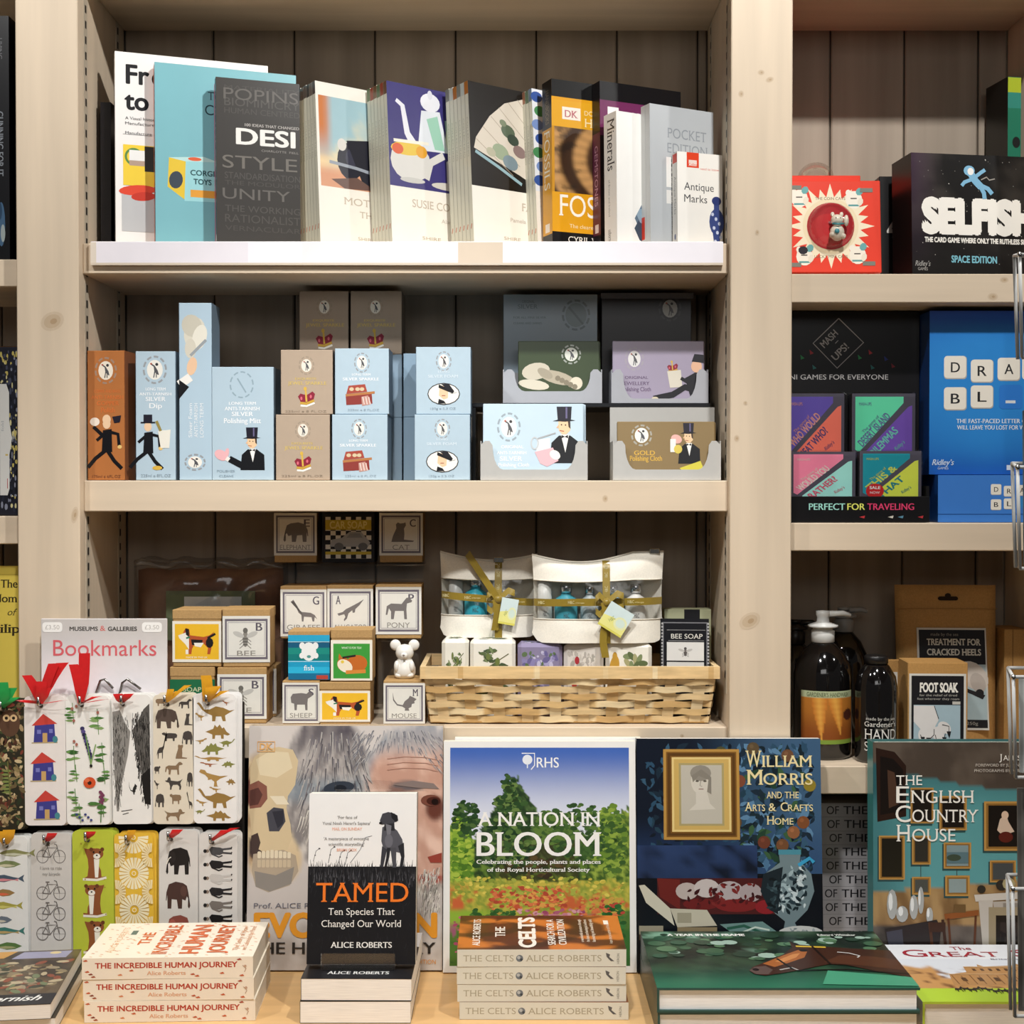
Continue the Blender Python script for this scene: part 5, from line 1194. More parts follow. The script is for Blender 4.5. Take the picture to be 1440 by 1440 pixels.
mini('mini game case in pink and pale mint, in front at the post', 1110, 1206, 633, 728, 1.851, 'ff90ae', 'aef0e4', 'WOULD YOU', 'RATHER?', 'f0e6d8', 'e0607a', hgt=zf1)
def sale(a): a.ell(24, 84, 15, 16, 'd02a2c', 0, 20); a.text('SALE', 15, 33, 80, 6, 'f6f0ee', bold=.03); a.text('NOW', 16, 32, 90, 5, 'f6f0ee')
mini('mini game case in teal and lime with a red sale sticker', 1208, 1299, 632, 728, 1.851, '239cac', 'e4ee58', 'THIS &', 'THAT', 'd8e060', '2a8a90', sale, hgt=zf1)
def tiles(a, x, y, s, rows_, gx, col='ebe5d8'):
    for j, row in enumerate(rows_):
        for i, ch in enumerate(row):
            if ch == ' ': continue
            jx, jy = (((i * 7 + j * 3) % 3) - 1) * s * .05, (((i * 5 + j * 2) % 3) - 1) * s * .08
            x0, y0 = x + i * gx + jx, y + j * gx * 1.08 + jy
            a.rrect(x0, y0, x0 + s, y0 + s * 1.02, s * .14, '8a9ab0' if False else 'b5b0a6'); a.rrect(x0, y0, x0 + s * .97, y0 + s * .97, s * .14, col)
            a.text(ch, x0 + s * .30, x0 + s * .70, y0 + s * .72, s * .44, '2a2a2c', bold=.01)
def drab(a):
    a.paint(1307, 437, 1461, 667, 14, 20, lambda u, v: mix(mix('1f66b8', '2f86d0', sst(.9, .2, abs(v - .45) + abs(u - .5) * .4)), '1d4aa8', sst(.18, 0, v) + .5 * sst(.8, 1, v)))
    tiles(a, 1329, 503, 32, ('DRA', 'BL'), 36); a.rrect(1405, 541, 1438, 575, 5, '2f78cc'); a.rect(1414, 563, 1428, 567, 'd8dce0'); a.rrect(1437, 501, 1460, 534, 5, 'ebe5d8')
    a.text('THE FAST-PACED LETTER GAME', 1345, 1458, 595, 6, 'dfe6ee', bold=.02); a.text('WILL LEAVE YOU LOST FOR WORDS', 1346, 1459, 604, 6, 'dfe6ee', bold=.02); a.text('Ridley’s', 1311, 1342, 654, 8, 'cfdcec', ital=.3, bold=.02); a.text('GAMES', 1319, 1334, 660, 3.5, 'cfdcec')
    a.rect(1416, 654, 1424, 661, 'dfe6ee')
def drab2(a):
    a.full('3f7ccc'); tiles(a, 1394, 682, 15, ('DRA', 'BL'), 17.5); a.line([(1319, 723), (1470, 723)], 1.2, '2a5aa0'); a.rrect(1431, 699, 1447, 714, 2, '3a88c8')
zb1 = Wp(720, 668, 1.850).z
front_box('word_game_box', 'blue word game box lying flat beneath the standing one', 'game', 1319, 1470, 668, RM, 1.850, .10, '3a74c2', drab2, mat='gloss', side='1d4a90', group='blue word game boxes')
front_box('word_game_box', 'blue word game box standing with cream letter tiles', 'game', 1307, 1461, 437, zb1 + .0006, 1.862, .05, '2568b4', drab, mat='gloss', side='163c78', group='blue word game boxes')
# ============================================================ right bay, lower shelf
def pump(label, px, d, r, zsh, ztop, lab=None, capc='d8d8d4'):
    x = Wp(px, 950, d).x; b = empty('pump_bottle', label, 'bottle', T(x, d, RL), 'dark pump bottles')
    h = zsh - RL; H_ = ztop - RL; m = M()
    m.lathe([(.001, 0), (r * .95, 0), (r, .004), (r, h * .72), (r * .93, h * .82), (r * .7, h * .93), (r * .42, h), (r * .36, h + .002)], 0, 0, '0f0d0d', 'black_gloss', 32)
    o = m.build('bottle_body'); o.parent = b
    n0 = h + .002; m = M()
    m.lathe([(r * .36, n0), (r * .40, n0 + .001), (r * .40, n0 + .016), (r * .34, n0 + .018), (r * .34, n0 + .020), (r * .52, n0 + .021), (r * .52, n0 + .024), (r * .22, n0 + .028), (r * .20, n0 + .034), (r * .24, H_ - .006), (r * .24, H_ - .001), (.001, H_)], 0, 0, capc, 'plastic', 20)
    m.tube([(r * .1, 0, H_ - .005), (r * .7, -.002, H_ - .004), (r * .95, -.003, H_ - .007)], [.0045, .0036, .0025], capc, 'plastic', 8)
    o = m.build('pump'); o.parent = b
    if lab:
        m = M(); lab(m, r); o = m.build('label'); o.parent = b
    return b
def curved(m, r, z0, z1, half, fn, nx, ny, mat='card'):
    vs = []; cs = []; fs = []
    for j in range(ny + 1):
        for i in range(nx + 1):
            u, v = i / nx, j / ny; t = (2 * u - 1) * half
            vs.append((r * math.sin(t), -r * math.cos(t), z1 + (z0 - z1) * v)); cs.append(H(fn(u, v)))
    for j in range(ny):
        for i in range(nx): q = j * (nx + 1) + i; fs.append((q, q + nx + 1, q + nx + 2, q + 1))
    m.add(vs, fs, 'ffffff', mat, True, cs)
def ctext(m, t, r, z, h, wd, col):
    vs, fs, w_ = glyphs(t, 1, .0, 0); out = []
    for a, b, k in vs:
        s = (a / w_ - .5) * wd; out.append(((r + k) * math.sin(s / r), -(r + k) * math.cos(s / r), z + b * h / .682))
    m.add(out, fs, col, 'card')
d1 = 1.905
zla, zlb = Wp(720, 1045, d1 - .03).z - RL, Wp(720, 971, d1 - .03).z - RL
def carrot(u, v):
    if v < .13: return H('b9c39a')
    if v > .93: return H('7f9a3c')
    c = mix('b8742c', '8a4a1c', sst(.2, .9, v)); x = u - .5
    for cx, tip in ((.33, .95), (.60, .86)):
        cc = cx + (v - .15) * (.06 if cx < .5 else .16); wd = .125 * sst(tip, .1, v) ** .6
        if abs(u - cc) < wd: c = mix('e6a84a', 'c9782c', abs(u - cc) / max(wd, .01) + .25 * math.sin(v * 60) * .4)
    if (u - .87) ** 2 + (v - .45) ** 2 < .012: c = H('4a2418')
    return c
def lab_carrot(m, r):
    curved(m, r + .0004, zla, zlb, 1.02, carrot, 40, 44); ctext(m, "GARDENER'S HANDWASH", r + .0007, zlb - .0075, .0055, .062, '3a4a2a')
pump('dark pump bottle with an orange carrot label', 1157, d1, .0395, Wp(720, 905, d1).z, Wp(720, 858, d1).z, lab_carrot)
pump('dark unlabelled pump bottle with a clear pump, behind the carrot bottle', 1186, 1.985, .035, Wp(720, 890, 1.985).z, Wp(720, 853, 1.985).z, capc='9a9a98')
pump('dark pump bottle half hidden by the wooden post', 1118, 1.987, .035, Wp(720, 908, 1.975).z, Wp(720, 872, 1.975).z, capc='24211f')
def lab_scrub(m, r):
    zt = Wp(720, 1010, 1.86).z - RL
    ctext(m, 'made by the sea', r + .0004, zt, .004, .042, 'c9c5bc'); ctext(m, "Gardener's", r + .0004, zt - .0085, .0065, .046, 'd5d1c8'); ctext(m, 'HAND', r + .0004, zt - .0255, .0135, .046, 'dedad2'); ctext(m, 'SCRUB', r + .0004, zt - .041, .0120, .046, 'd8d4cc')
hs = empty('scrub_bottle', 'squat dark bottle with white typewriter lettering', 'bottle', T(Wp(1232, 1000, 1.868).x, 1.868, RL))
r = .028; h = Wp(720, 921, 1.868).z - RL
m = M(); m.lathe([(.001, 0), (r * .95, 0), (r, .004), (r, h * .70), (r * .92, h * .80), (r * .62, h * .90), (r * .5, h * .92)], 0, 0, '0f0d0d', 'black_gloss', 30); o = m.build('bottle_body'); o.parent = hs
m = M(); m.lathe([(r * .5, h * .92), (r * .56, h * .925), (r * .56, h * .99), (r * .5, h), (.001, h)], 0, 0, '171515', 'plastic', 24); o = m.build('cap'); o.parent = hs
m = M(); lab_scrub(m, r); o = m.build('label'); o.parent = hs
def kpouch(name, label, x0, x1, yt, d, dep, art, lab, yaw=0, lean=3, hang=False, group=None):
    zt = Wp(720, yt, d).z; xa, xb = Wp(x0, 950, d).x, Wp(x1, 950, d).x; w_, h = xb - xa, zt - RL
    P = empty(name, label, 'pouch', lean_mw((xa + xb) / 2, d, RL, yaw, lean, dep), group)
    m = M(); n, q = 12, 14; vs = []; fs = []
    for sd in (-1, 1):
        for j in range(q + 1):
            for i in range(n + 1):
                u, v = i / n, j / q; t = dep / 2 * (1 - v) ** .8 + .0012; e = 1 - abs(2 * u - 1) ** 4 * .8
                vs.append(((u - .5) * w_ * (1 - .06 * (1 - v)), dep / 2 + sd * t * e, h * v))
    k = (n + 1) * (q + 1)
    for sd in (0, 1):
        for j in range(q):
            for i in range(n): p = sd * k + j * (n + 1) + i; f = (p, p + 1, p + n + 2, p + n + 1); fs.append(f if sd == 0 else f[::-1])
    for j in range(q):
        p = j * (n + 1); fs.append((p, p + n + 1, k + p + n + 1, k + p)); p += n; fs.append((p, k + p, k + p + n + 1, p + n + 1))
    for i in range(n): fs.append((i, k + i, k + i + 1, i + 1)); p = q * (n + 1) + i; fs.append((p, p + 1, k + p + 1, k + p))
    m.add(vs, fs, 'b98d54', 'kraft', True)
    if hang:
        tilt = math.atan2(dep / 2, h); a = m.art((-w_ / 2, dep / 2 - .0078, h * .85), (1, 0, 0), (0, .10, .995), (w_, h * .15), (0, 0, 100, 30), 'kraft')
        a.rrect(42, 14, 62, 19, 2.4, '2a1d12'); a.ell(52, 13, 3, 3, '2a1d12'); a.line([(0, 29), (100, 29)], .8, 'a07846')
    o = m.build('pouch_body'); o.parent = P
    m = M(); lx0, lx1, lz0, lz1 = lab; tl = Vector((0, dep / 2 / h * .9, 1)).normalized()
    O = Vector(((lx0 - .5) * w_, -.0022 + lz0 * dep / 2 * .72, lz0 * h)); a = m.art(O, (1, 0, 0), tuple(tl), ((lx1 - lx0) * w_, (lz1 - lz0) * h), (0, 0, 100, 100)); art(a)
    a.L = 0; vs = [tuple(Vector(a.p3(*q_)) - a.N * k_) for k_ in (0, .0008) for q_ in ((0, 0), (100, 0), (100, 100), (0, 100))]
    m.add(vs, [(0, 1, 2, 3), (7, 6, 5, 4), (0, 4, 5, 1), (1, 5, 6, 2), (2, 6, 7, 3), (3, 7, 4, 0)], 'd9d6cc'); o = m.build('label'); o.parent = P
    return P
def heels(a):
    a.full('cfccc4'); a.rect(3, 2, 98, 98, '17161a'); a.rect(3, 36, 98, 90, 'a9bcc0'); a.text('TREATMENT FOR', 14, 92, 17, 6, 'cfcabc', serif=1, bold=.03); a.text('CRACKED HEELS', 14, 92, 27, 6, 'cfcabc', serif=1, bold=.03); a.text('made by the sea', 20, 60, 8, 3, '8a867c')
    a.ell(80, 47, 22, 13, 'c9bfb4', 20); a.ell(86, 54, 12, 9, 'b5aaa0', 30); a.poly([(64, 58), (96, 66), (92, 70), (66, 62)], '221e20'); a.ell(88, 64, 6, 4, '1c1a1c'); a.text('250g', 68, 84, 95, 3, '9a968c')
def soak(a):
    a.full('d6d3ca'); a.rect(4, 3, 96, 100, '17161a'); a.rect(8, 43, 90, 100, 'a6bcc4'); a.text('FOOT SOAK', 18, 86, 25, 12, 'f0ece2', serif=1, bold=.05); a.text('for the relief of tired', 18, 84, 31, 3, 'b9b5aa'); a.text('feet wherever they roam', 14, 88, 36, 3, 'b9b5aa'); a.rect(76, 38, 90, 42, 'c9c5ba')
    a.poly([(8, 44), (44, 44), (52, 64), (40, 80), (22, 78), (8, 66)], 'e0dbd6'); a.ell(34, 78, 14, 12, 'e0dbd6'); a.ell(52, 84, 10, 12, 'e0dbd6', -10); a.ell(62, 74, 12, 8, 'e0dbd6', 20); a.ell(24, 84, 8, 9, 'e0dbd6')
    for x, y, r in ((24, 92, 30), (34, 93, 10), (52, 96, -10), (62, 92, -20), (70, 84, -40)): a.poly([(x - 4, y - 5), (x + 4, y - 5), (x + 1, y + 5)], '1c1a1c')
    for p in ([(20, 84), (24, 92), (34, 92), (44, 84), (44, 76)], [(46, 84), (50, 96), (60, 92), (64, 82)], [(44, 44), (52, 62)], [(58, 70), (70, 72), (70, 82)]): a.line(p, 1.2, '2a2628')
kpouch('kraft_pouch', 'tall kraft pouch with hanging slot and black heel treatment label', 1266, 1408, 826, 1.930, .05, heels, (.20, .88, .12, .74), yaw=-4, hang=True, group='kraft paper pouches')
front_box('kraft_carton', 'kraft carton with black and pale blue foot soak label', 'carton', 1277, 1360, 932, RL, 1.862, .055, 'b88c52', lambda a: soak(Art(a.m, a.p3(1279, 1062, 0), a.U, a.V, (a.size[0] * .95, a.size[1] * .83), (0, 0, 100, 112), 'card')), mat='kraft', yaw=-3)
front_box('kraft_carton', 'plain kraft carton tucked behind the foot soak carton', 'carton', 1248, 1288, 928, RL, 1.921, .008, 'a87f4a', lambda a: a.rect(1256, 945, 1262, 985, 'c9c6be'), mat='kraft')
front_box('kraft_carton', 'kraft carton in shade at the bay corner behind the wire rack', 'carton', 1412, 1444, 885, RL, 1.93, .06, 'a87f4a', lambda a: a.line([(1424, 885), (1424, 1050)], 1.5, '7a5a34'), mat='kraft')
# stacked books below
def ofthe(a):
    for t_, u0, u1 in (('BOOK', 6, 48), ('OF', 60, 77), ('THE', 83, 116), ('YEAR', 126, 166)): a.text(t_, u0, u1, 14.8, 10.8, '1b1b20', bold=.01)
for i in range(10):
    t = .0188; z = TB + .0008 + i * (t + .0003)
    mw = T(Wp(1160, 1200, 1.90).x + .149 + (.003 if i % 3 == 1 else -.001 * (i % 4)), 1.895, z + t) @ SPINE_OUT
    book('thick_paperback', 'grey spined paperback in the tall flat stack under the lowest shelf', mw, .13, .207, t, 'a7a5a8', spine=ofthe, smap=(0, 0, 207, 18.6), spine_col='a9a7aa', group='grey paperbacks stacked flat', page='cfc8ba')
# ============================================================ left bay (a sliver of it)
def b_sp(t, c='8a8a90'):
    return lambda a: a.text(t, 20, 200, 16, 9, c)
def gun(a): a.text('GUNNING FOR IT', 128, 215, 17, 9, '8a9098', bold=.02); a.text('LIVING', 30, 58, 15, 6, '77777c'); a.ell(280, 11, 30, 5, '4a6a8a'); a.ell(292, 9, 12, 3, 'a8b4b4'); a.ell(262, 13, 12, 3, '2f4a66')
book('hardback_book', 'tall black book with grey lettered spine on the upper left bay shelf', T(Wp(13, 200, 1.85).x, 1.85, LT) @ RZ(90), .16, .325, .026, '141418', hard=True, spine=gun, smap=(0, 0, 330, 26))
book('hardback_book', 'black glossy book between the lettered spine and the post', T(XL0 - .001, 1.853, LT) @ RZ(90), .15, .330, .0085, '101013', hard=True, spine=lambda a: [a.rect(30, 2, 80, 5, '9aa0a6')])  # pale strip on the spine is a painted highlight
m = M(); m.box(-.075, 0, 0, .05, 0, .224, '23242e', 'gloss', .001); a = m.art((-.0252, 0, 0), (1, 0, 0), (0, 0, 1), (.0252, .224), (0, 0, 28, 100), 'gloss'); a.L = .0001
r8 = random.Random(8)
for k in range(240):
    a.ell(r8.uniform(2, 26), r8.uniform(3, 97), r8.uniform(.8, 2.0), r8.uniform(.6, 2.2), r8.choice(('16161c', '2c2f3c', 'c9b968', 'd8cf9a', '8a8ea0', '4a4e60')), 0, 7, .0000015)
a.poly([(0, 22), (10, 22), (14, 27), (14, 44), (18, 54), (14, 64), (14, 84), (11, 88), (0, 88)], 'e6e6e2'); a.text('fold', 6, 12, 50, 4, 'b8bcbe', rot=90); a.line([(11, 78), (11, 84)], 1, 'b8484a'); a.line([(8, 64), (12, 64)], 1, 'd8c070')
tag(m.build('patterned_box', None, mw=T(Wp(27, 600, 1.845).x - .0006, 1.845, LM)), 'black and yellow patterned box with a white label on the left bay', 'box')
front_box('small_box', 'small brown box behind the black and yellow patterned box', 'box', -20, 24, 487, LM, 1.93, .04, '8a6238', None, mat='kraft')
def wisdom(a):
    a.full('e3cb5a'); a.text('The', 120, 143, 30, 11, '3c3420', serif=1, bold=.02); a.text('Wisdom', 86, 143, 50, 11, '3c3420', serif=1, bold=.02); a.text('of', 130, 143, 68, 9, '3c3420', serif=1, ital=.3); a.text('Philip', 96, 147, 92, 12, '3c3420', serif=1, bold=.02); a.text('a life', 96, 112, 118, 4, '6a5c30', serif=1); a.line([(0, 12), (148, 12)], 1, 'c9b048')
book('hardback_book', 'yellow book with black serif title on the lower left shelf', lean_mw(Wp(27, 900, 1.846).x - .149, 1.846, 1.16, 0, 3, .02), .148, Wp(720, 797, 1.85).z - 1.16, .02, 'e3cb5a', front=wisdom, fmap=(0, 0, 148, 265), hard=True, page='efe6cc')
# ============================================================ bookmark stand on the counter
R = random.Random(21)
DB = 1.770
def bx_(px): return (px - 720) * DB / F
st = empty('bookmark_stand', 'upright bookmark stand with header card and two rows of metal hooks', 'stand', T(bx_(150), 1.79, TB))
XA, XBm = bx_(-60), bx_(337)
ztop = Wp(720, 986, 1.80).z
m = M(); m.box(XA, XBm, 1.796, 1.800, TB, ztop, '24211f', 'plastic', .001); m.box(XA, XBm, 1.772, 1.796, TB + .0004, TB + .004, '24211f', 'plastic', .001); part('back_panel', m, st)
x0, x1 = Wp(58, 950, 1.79).x, Wp(235, 950, 1.79).x; zt, zb_ = Wp(720, 870, 1.79).z, Wp(720, 1032, 1.79).z
m = M(); m.box(x0, x1, 1.790, 1.793, zb_, zt, 'ded9d8', 'card', .0006)
a = m.art((x0, 1.790, zb_), (1, 0, 0), (0, 0, 1), (x1 - x0, zt - zb_), (58, 870, 235, 1032))
a.paint(58.5, 870.5, 234.5, 1031.5, 6, 12, lambda u, v: mix('c9c4c0', 'efeaec', sst(0, .6, v)))
a.text('MUSEUMS', 98, 138, 887, 5.6, '4b4744', bold=.03); a.text('&', 141, 149, 887, 7, 'd8665e', serif=1); a.text('GALLERIES', 152, 193, 887, 5.6, '4b4744', bold=.03)
a.text('Bookmarks', 75, 220, 922, 22, 'd8636a')
for x in (74, 214): a.rrect(x - 14, 875, x + 14, 889, 4, 'f4f2ee'); a.text('£3.50', x - 10, x + 10, 885, 6, 'b9b5b0')
part('header_card', m, st)
m = M()
for x, k in ((143, 1), (182, -1)):
    pts = [(x - 12, 1000, 1.788), (x - 8, 975, 1.786), (x - 2, 957, 1.784), (x + 4, 955, 1.784), (x + 16, 968, 1.785)] if k > 0 else [(x - 16, 985, 1.788), (x - 10, 960, 1.785), (x - 3, 955, 1.784), (x + 16, 969, 1.785)]
    m.tube([tuple(Wp(px, py, d)) for px, py, d in pts], .0017, 'a09c98', 'metal', 8)
part('wire_clip', m, st)
def bookmark(label, x0, x1, yt, artf, base, hookx, rib=None, ribcol='cf1d1c', rest=3, restlab=None, grp=None, h=.166, edge=None):
    xa, xb = bx_(x0), bx_(x1); w_ = xb - xa; zt = Wp(720, yt, DB).z
    zh = zt - .010; xh = bx_(hookx) - (xa + xb) / 2
    def plate(first):
        m = M(); r = .006; pts = []
        for cx, cy, a0 in ((w_ / 2 - r, h - r, 0), (-w_ / 2 + r, h - r, 90), (-w_ / 2 + r, r, 180), (w_ / 2 - r, r, 270)):
            for k in range(5): t = math.radians(a0 + 22.5 * k); pts.append((cx + r * math.cos(t), cy + r * math.sin(t)))
        n = len(pts); t_ = .0007
        m.add([(x, 0, z) for x, z in pts] + [(x, t_, z) for x, z in pts], [tuple(range(n - 1, -1, -1)), tuple(range(n, 2 * n))] + [(i, (i + 1) % n, n + (i + 1) % n, n + i) for i in range(n)], base)
        if first:
            a = m.art((-w_ / 2 + .0012, 0, .0012), (1, 0, 0), (0, 0, 1), (w_ - .0024, h - .0024), (0, 0, 100, 320)); artf(a)
            a.ell(50 + xh / w_ * 100, 22, 5, 5, '55504c', 0, 12)
        return m
    for i in range(rest, -1, -1):
        m = plate(i == 0)
        mw = T((xa + xb) / 2 + .0016 * i, DB + .0022 * i, zt - h + .0007 * i * (1 if i % 2 else -.4)) @ RY(R.uniform(-.5, .5) if i else R.uniform(-.9, .4))
        o = m.build('bookmark', None, mw=mw); tag(o, label if i == 0 else restlab, 'bookmark', grp)
        if i == 0 and rib:
            q = M()
            for dx, up, w0, dy in rib:
                p0 = Vector((xh, -.002, h - .009)); pts = [p0 + Vector((dx * t ** 1.2 + .002 * math.sin(t * 3), -.003 - dy * math.sin(t * 2), up * (t - .25 * t * t * abs(dx) * 20))) for t in (0, .15, .35, .55, .8, 1)]
                w0 *= 1.35; q.strip(pts, [Vector((w0 * (.5 + .5 * min(1, t * 3)), .0015 * math.sin(t * 4 + dx * 90), w0 * .25 * math.sin(t * 3))) for t in (0, .15, .35, .55, .8, 1)], ribcol)
            c = q.build('ribbon'); c.parent = o
    m = M(); yh = DB - .012
    m.tube([(bx_(hookx), 1.7955, zh), (bx_(hookx), yh, zh), (bx_(hookx), yh - .001, zh + .002), (bx_(hookx), yh - .0015, zh + .011)], .0018, 'b2b0ae', 'metal', 8)
    part('hook', m, st)
def pr(): return random.Random(R.randint(0, 9999))
def b_owl(a):
    r = random.Random(5); a.full('2c2a1e')
    a.speck(4, 4, 96, 316, 420, 3, 11, ('6a5a3c', 'a8906a', '3f4a2c', '8a7a52', 'c9b48c', '4d2f22', '2a3422', '7a3c30'), r, .5)
    a.ell(66, 55, 26, 34, '5a4030'); a.ell(58, 42, 9, 9, 'd8b88a'); a.ell(76, 42, 9, 9, 'd8b88a'); a.ell(58, 42, 4, 4, '201812'); a.ell(76, 42, 4, 4, '201812')
    for k in range(7): a.shape(LEAF, 44, 170 + 9 * k, 26, 9, '7d8a4c', k % 2 == 0)
    a.line([(60, 150), (66, 240)], 3, '6a6a3a')
def b_cottage(a):
    """three small red roofed blue houses"""
    for y, tx in ((40, 0), (136, -4), (232, 4)):
        x = 50 + tx
        a.poly([(x - 26, y + 30), (x + 24, y + 26), (x + 27, y + 72), (x - 29, y + 74)], '40408c'); a.poly([(x - 34, y + 32), (x - 4, y + 2), (x + 32, y + 27)], 'c9453c'); a.rect(x - 6, y + 50, x + 6, y + 73, 'c9a468'); a.rect(x - 20, y + 42, x - 10, y + 52, '7a7cc0'); a.rect(x + 11, y + 40, x + 20, y + 50, '7a7cc0'); a.line([(x - 34, y + 75), (x + 32, y + 74)], 3, 'b5a27a'); a.ell(x + 26, y + 66, 7, 9, '4a8a92', 0, 9)
def b_flower(a):
    r = random.Random(9); G = ('4c7a3a', '6f9a54', '35602f', '88a868')
    for x, y, s in ((14, 40, 1), (74, 60, 1.2), (16, 150, 1.1), (84, 140, 1), (20, 190, .8), (88, 190, 1), (18, 250, .8), (84, 270, 1.1), (28, 290, .9)):
        for k in range(6): a.shape(LEAF, x - 14 + r.uniform(-8, 8), y + r.uniform(-18, 18), 22 * s, 9 * s, r.choice(G), r.random() < .5)
        a.line([(x, y - 24 * s), (x + 3, y + 30 * s)], 1.6, '5f8a48')
    for k in range(10): a.ell(38 + k * 2.2, 80 + k * 8, 5.5, 5, ('3a3560', '5a4f88', '2a2548')[k % 3], 0, 9)
    a.line([(46, 96), (58, 170)], 3, '6f9a54'); a.line([(70, 120), (58, 168)], 3, '88a868'); a.ell(58, 174, 3.5, 4, '1c1a18')
    a.ell(54, 216, 15, 14, 'd4552c'); a.ell(54, 217, 5, 5, '3a2018'); a.ell(48, 210, 6, 5, 'e4724a')
    for k in range(8): a.ell(80 + (k % 3) * 3, 240 + k * 4, 4.5, 4, '7a3f5c', 0, 8)
    a.shape(LEAF, 48, 262, 34, 14, '4c7a3a'); a.line([(82, 270), (80, 316)], 2.4, '4c7a3a')
    for k in range(6): a.ell(22 + k * 7, 296 + (k % 3) * 7, 3.5, 3, '3a4480', 0, 7)
    for x, y in ((14, 30), (24, 24), (18, 60), (24, 120), (18, 112), (76, 40)): a.ell(x, y, 3.5, 4, 'a8685a', 0, 7)
def b_gorge(a):
    r = random.Random(3)
    a.poly([(0, 40), (20, 36), (34, 70), (48, 90), (40, 150), (30, 190), (18, 240), (14, 290), (8, 290), (4, 200), (0, 120)], '8f8c87'); a.poly([(100, 20), (84, 34), (70, 60), (52, 88), (62, 140), (76, 190), (84, 250), (86, 270), (100, 274)], '5a5753')
    for k in range(300):
        x = r.uniform(0, 40); y = r.uniform(44, 270)
        if x < 42 - (y - 90) * .14: a.line([(x, y), (x + r.uniform(-2, 3), y + r.uniform(8, 22))], r.uniform(.6, 1.8), r.choice(('2c2a28', '55524e', '8a8782')), 1e-6)
    for k in range(420):
        x = r.uniform(52, 100); y = r.uniform(40, 268)
        if x > 52 + max(0, (y - 90)) * .15: a.line([(x, y), (x + r.uniform(-3, 2), y + r.uniform(8, 24))], r.uniform(.8, 2.4), r.choice(('1a1918', '3a3836', '6a6763')), 1e-6)
    a.poly([(76, 200), (100, 180), (100, 274), (84, 272)], '1c1a19'); a.shape(MOU, 42, 214, 22, 34, '2a2826'); a.line([(20, 290), (50, 286)], 2, '3a3836'); a.line([(24, 298), (40, 294)], 2, '3a3836')
def b_zoo(a):
    D = ('4a4440', '6a5a4a', '8a7258', '5a4c44')
    for sh, x, y, w_, h_, f in ((ELE, 3, 32, 62, 50, 1), (HOR, 64, 8, 34, 24, 0), (SHE, 4, 6, 30, 20, 0), (SHE, 20, 92, 40, 22, 1), (CAT, 76, 44, 24, 30, 0), (GIR, 6, 90, 28, 68, 1), (CAT, 52, 122, 34, 36, 0), (ELE, 72, 88, 28, 34, 0), (HOR, 28, 166, 46, 32, 0), (DOG, 28, 204, 46, 32, 0), (SHE, 0, 176, 16, 20, 0), (ELE, 2, 246, 24, 34, 0), (ELE, 84, 192, 16, 36, 0), (SHE, 40, 246, 30, 26, 1), (DOG, 26, 284, 54, 30, 1), (GIR, 84, 240, 16, 44, 0), (REX, 0, 212, 14, 22, 0)):
        a.shape(sh, x, y, w_, h_, D[int(x + y) % 4], bool(f))
def b_dino(a):
    D = ('9a7a42', 'b08c50', '8a8a4a', 'a86a48')
    for sh, x, y, w_, h_, f, c in ((SAU, 8, 18, 92, 48, 0, 0), (REX, 4, 44, 26, 20, 0, 1), (STE, 28, 74, 60, 36, 1, 0), (REX, 70, 14, 18, 12, 0, 3), (STE, 18, 120, 56, 30, 0, 2), (SAU, 0, 152, 80, 14, 0, 1), (SAU, 60, 110, 40, 20, 1, 2), (REX, 14, 168, 44, 12, 0, 3), (STE, 66, 166, 34, 16, 0, 2), (REX, 12, 186, 70, 44, 0, 1), (STE, 76, 210, 24, 16, 1, 0), (REX, 36, 230, 30, 14, 0, 1), (SAU, 8, 234, 92, 50, 0, 0), (REX, 4, 262, 28, 16, 0, 1), (STE, 28, 290, 60, 26, 1, 0), (SAU, 0, 286, 26, 12, 1, 2), (REX, 2, 108, 30, 14, 1, 1)):
        a.shape(sh, x, y, w_, h_, D[c], bool(f))
def b_fish(a):
    for k, (y, x, c, c2) in enumerate(((28, 30, '8a8a5a', 'c9c9b0'), (56, -10, '7d8a5c', 'cfc9a8'), (92, 0, '4a5a6a', 'd88a90'), (128, -30, '9a7a4a', 'd86a4a'), (160, -6, 'a8a04a', 'cfc870'), (196, -40, '6a7480', 'c9c4b4'), (224, 0, '3f7a72', 'b8a06a'), (262, -10, '5a7a44', 'a8a878'))):
        a.shape(FSH, max(x, 2), y, 92 - max(0, -x) * .8, 24, c, k % 2 == 1); a.shape(FSH, max(x, 2) + 8, y + 11, 70 - max(0, -x) * .8, 9, c2, k % 2 == 1)
def b_bike(a):
    K = '6f6a66'
    for y in (56, 148, 200, 250):
        for x in (28, 72): a.ring(x, y, 16, 17, 1.8, K, 20); a.line([(x - 14, y), (x + 14, y)], .5, K); a.line([(x, y - 15), (x, y + 15)], .5, K)
        a.line([(28, y), (40, y - 22), (66, y - 22), (48, y + 2), (28, y)], 2.2, K); a.line([(40, y - 26), (48, y + 2)], 2.2, K); a.line([(72, y), (64, y - 30), (58, y - 32)], 2.2, K); a.line([(36, y - 28), (46, y - 28)], 3, K)
    a.text('I love to ride', 22, 78, 88, 7, '8a8580', serif=1); a.text('my bicycle', 28, 74, 103, 7, '8a8580', serif=1)
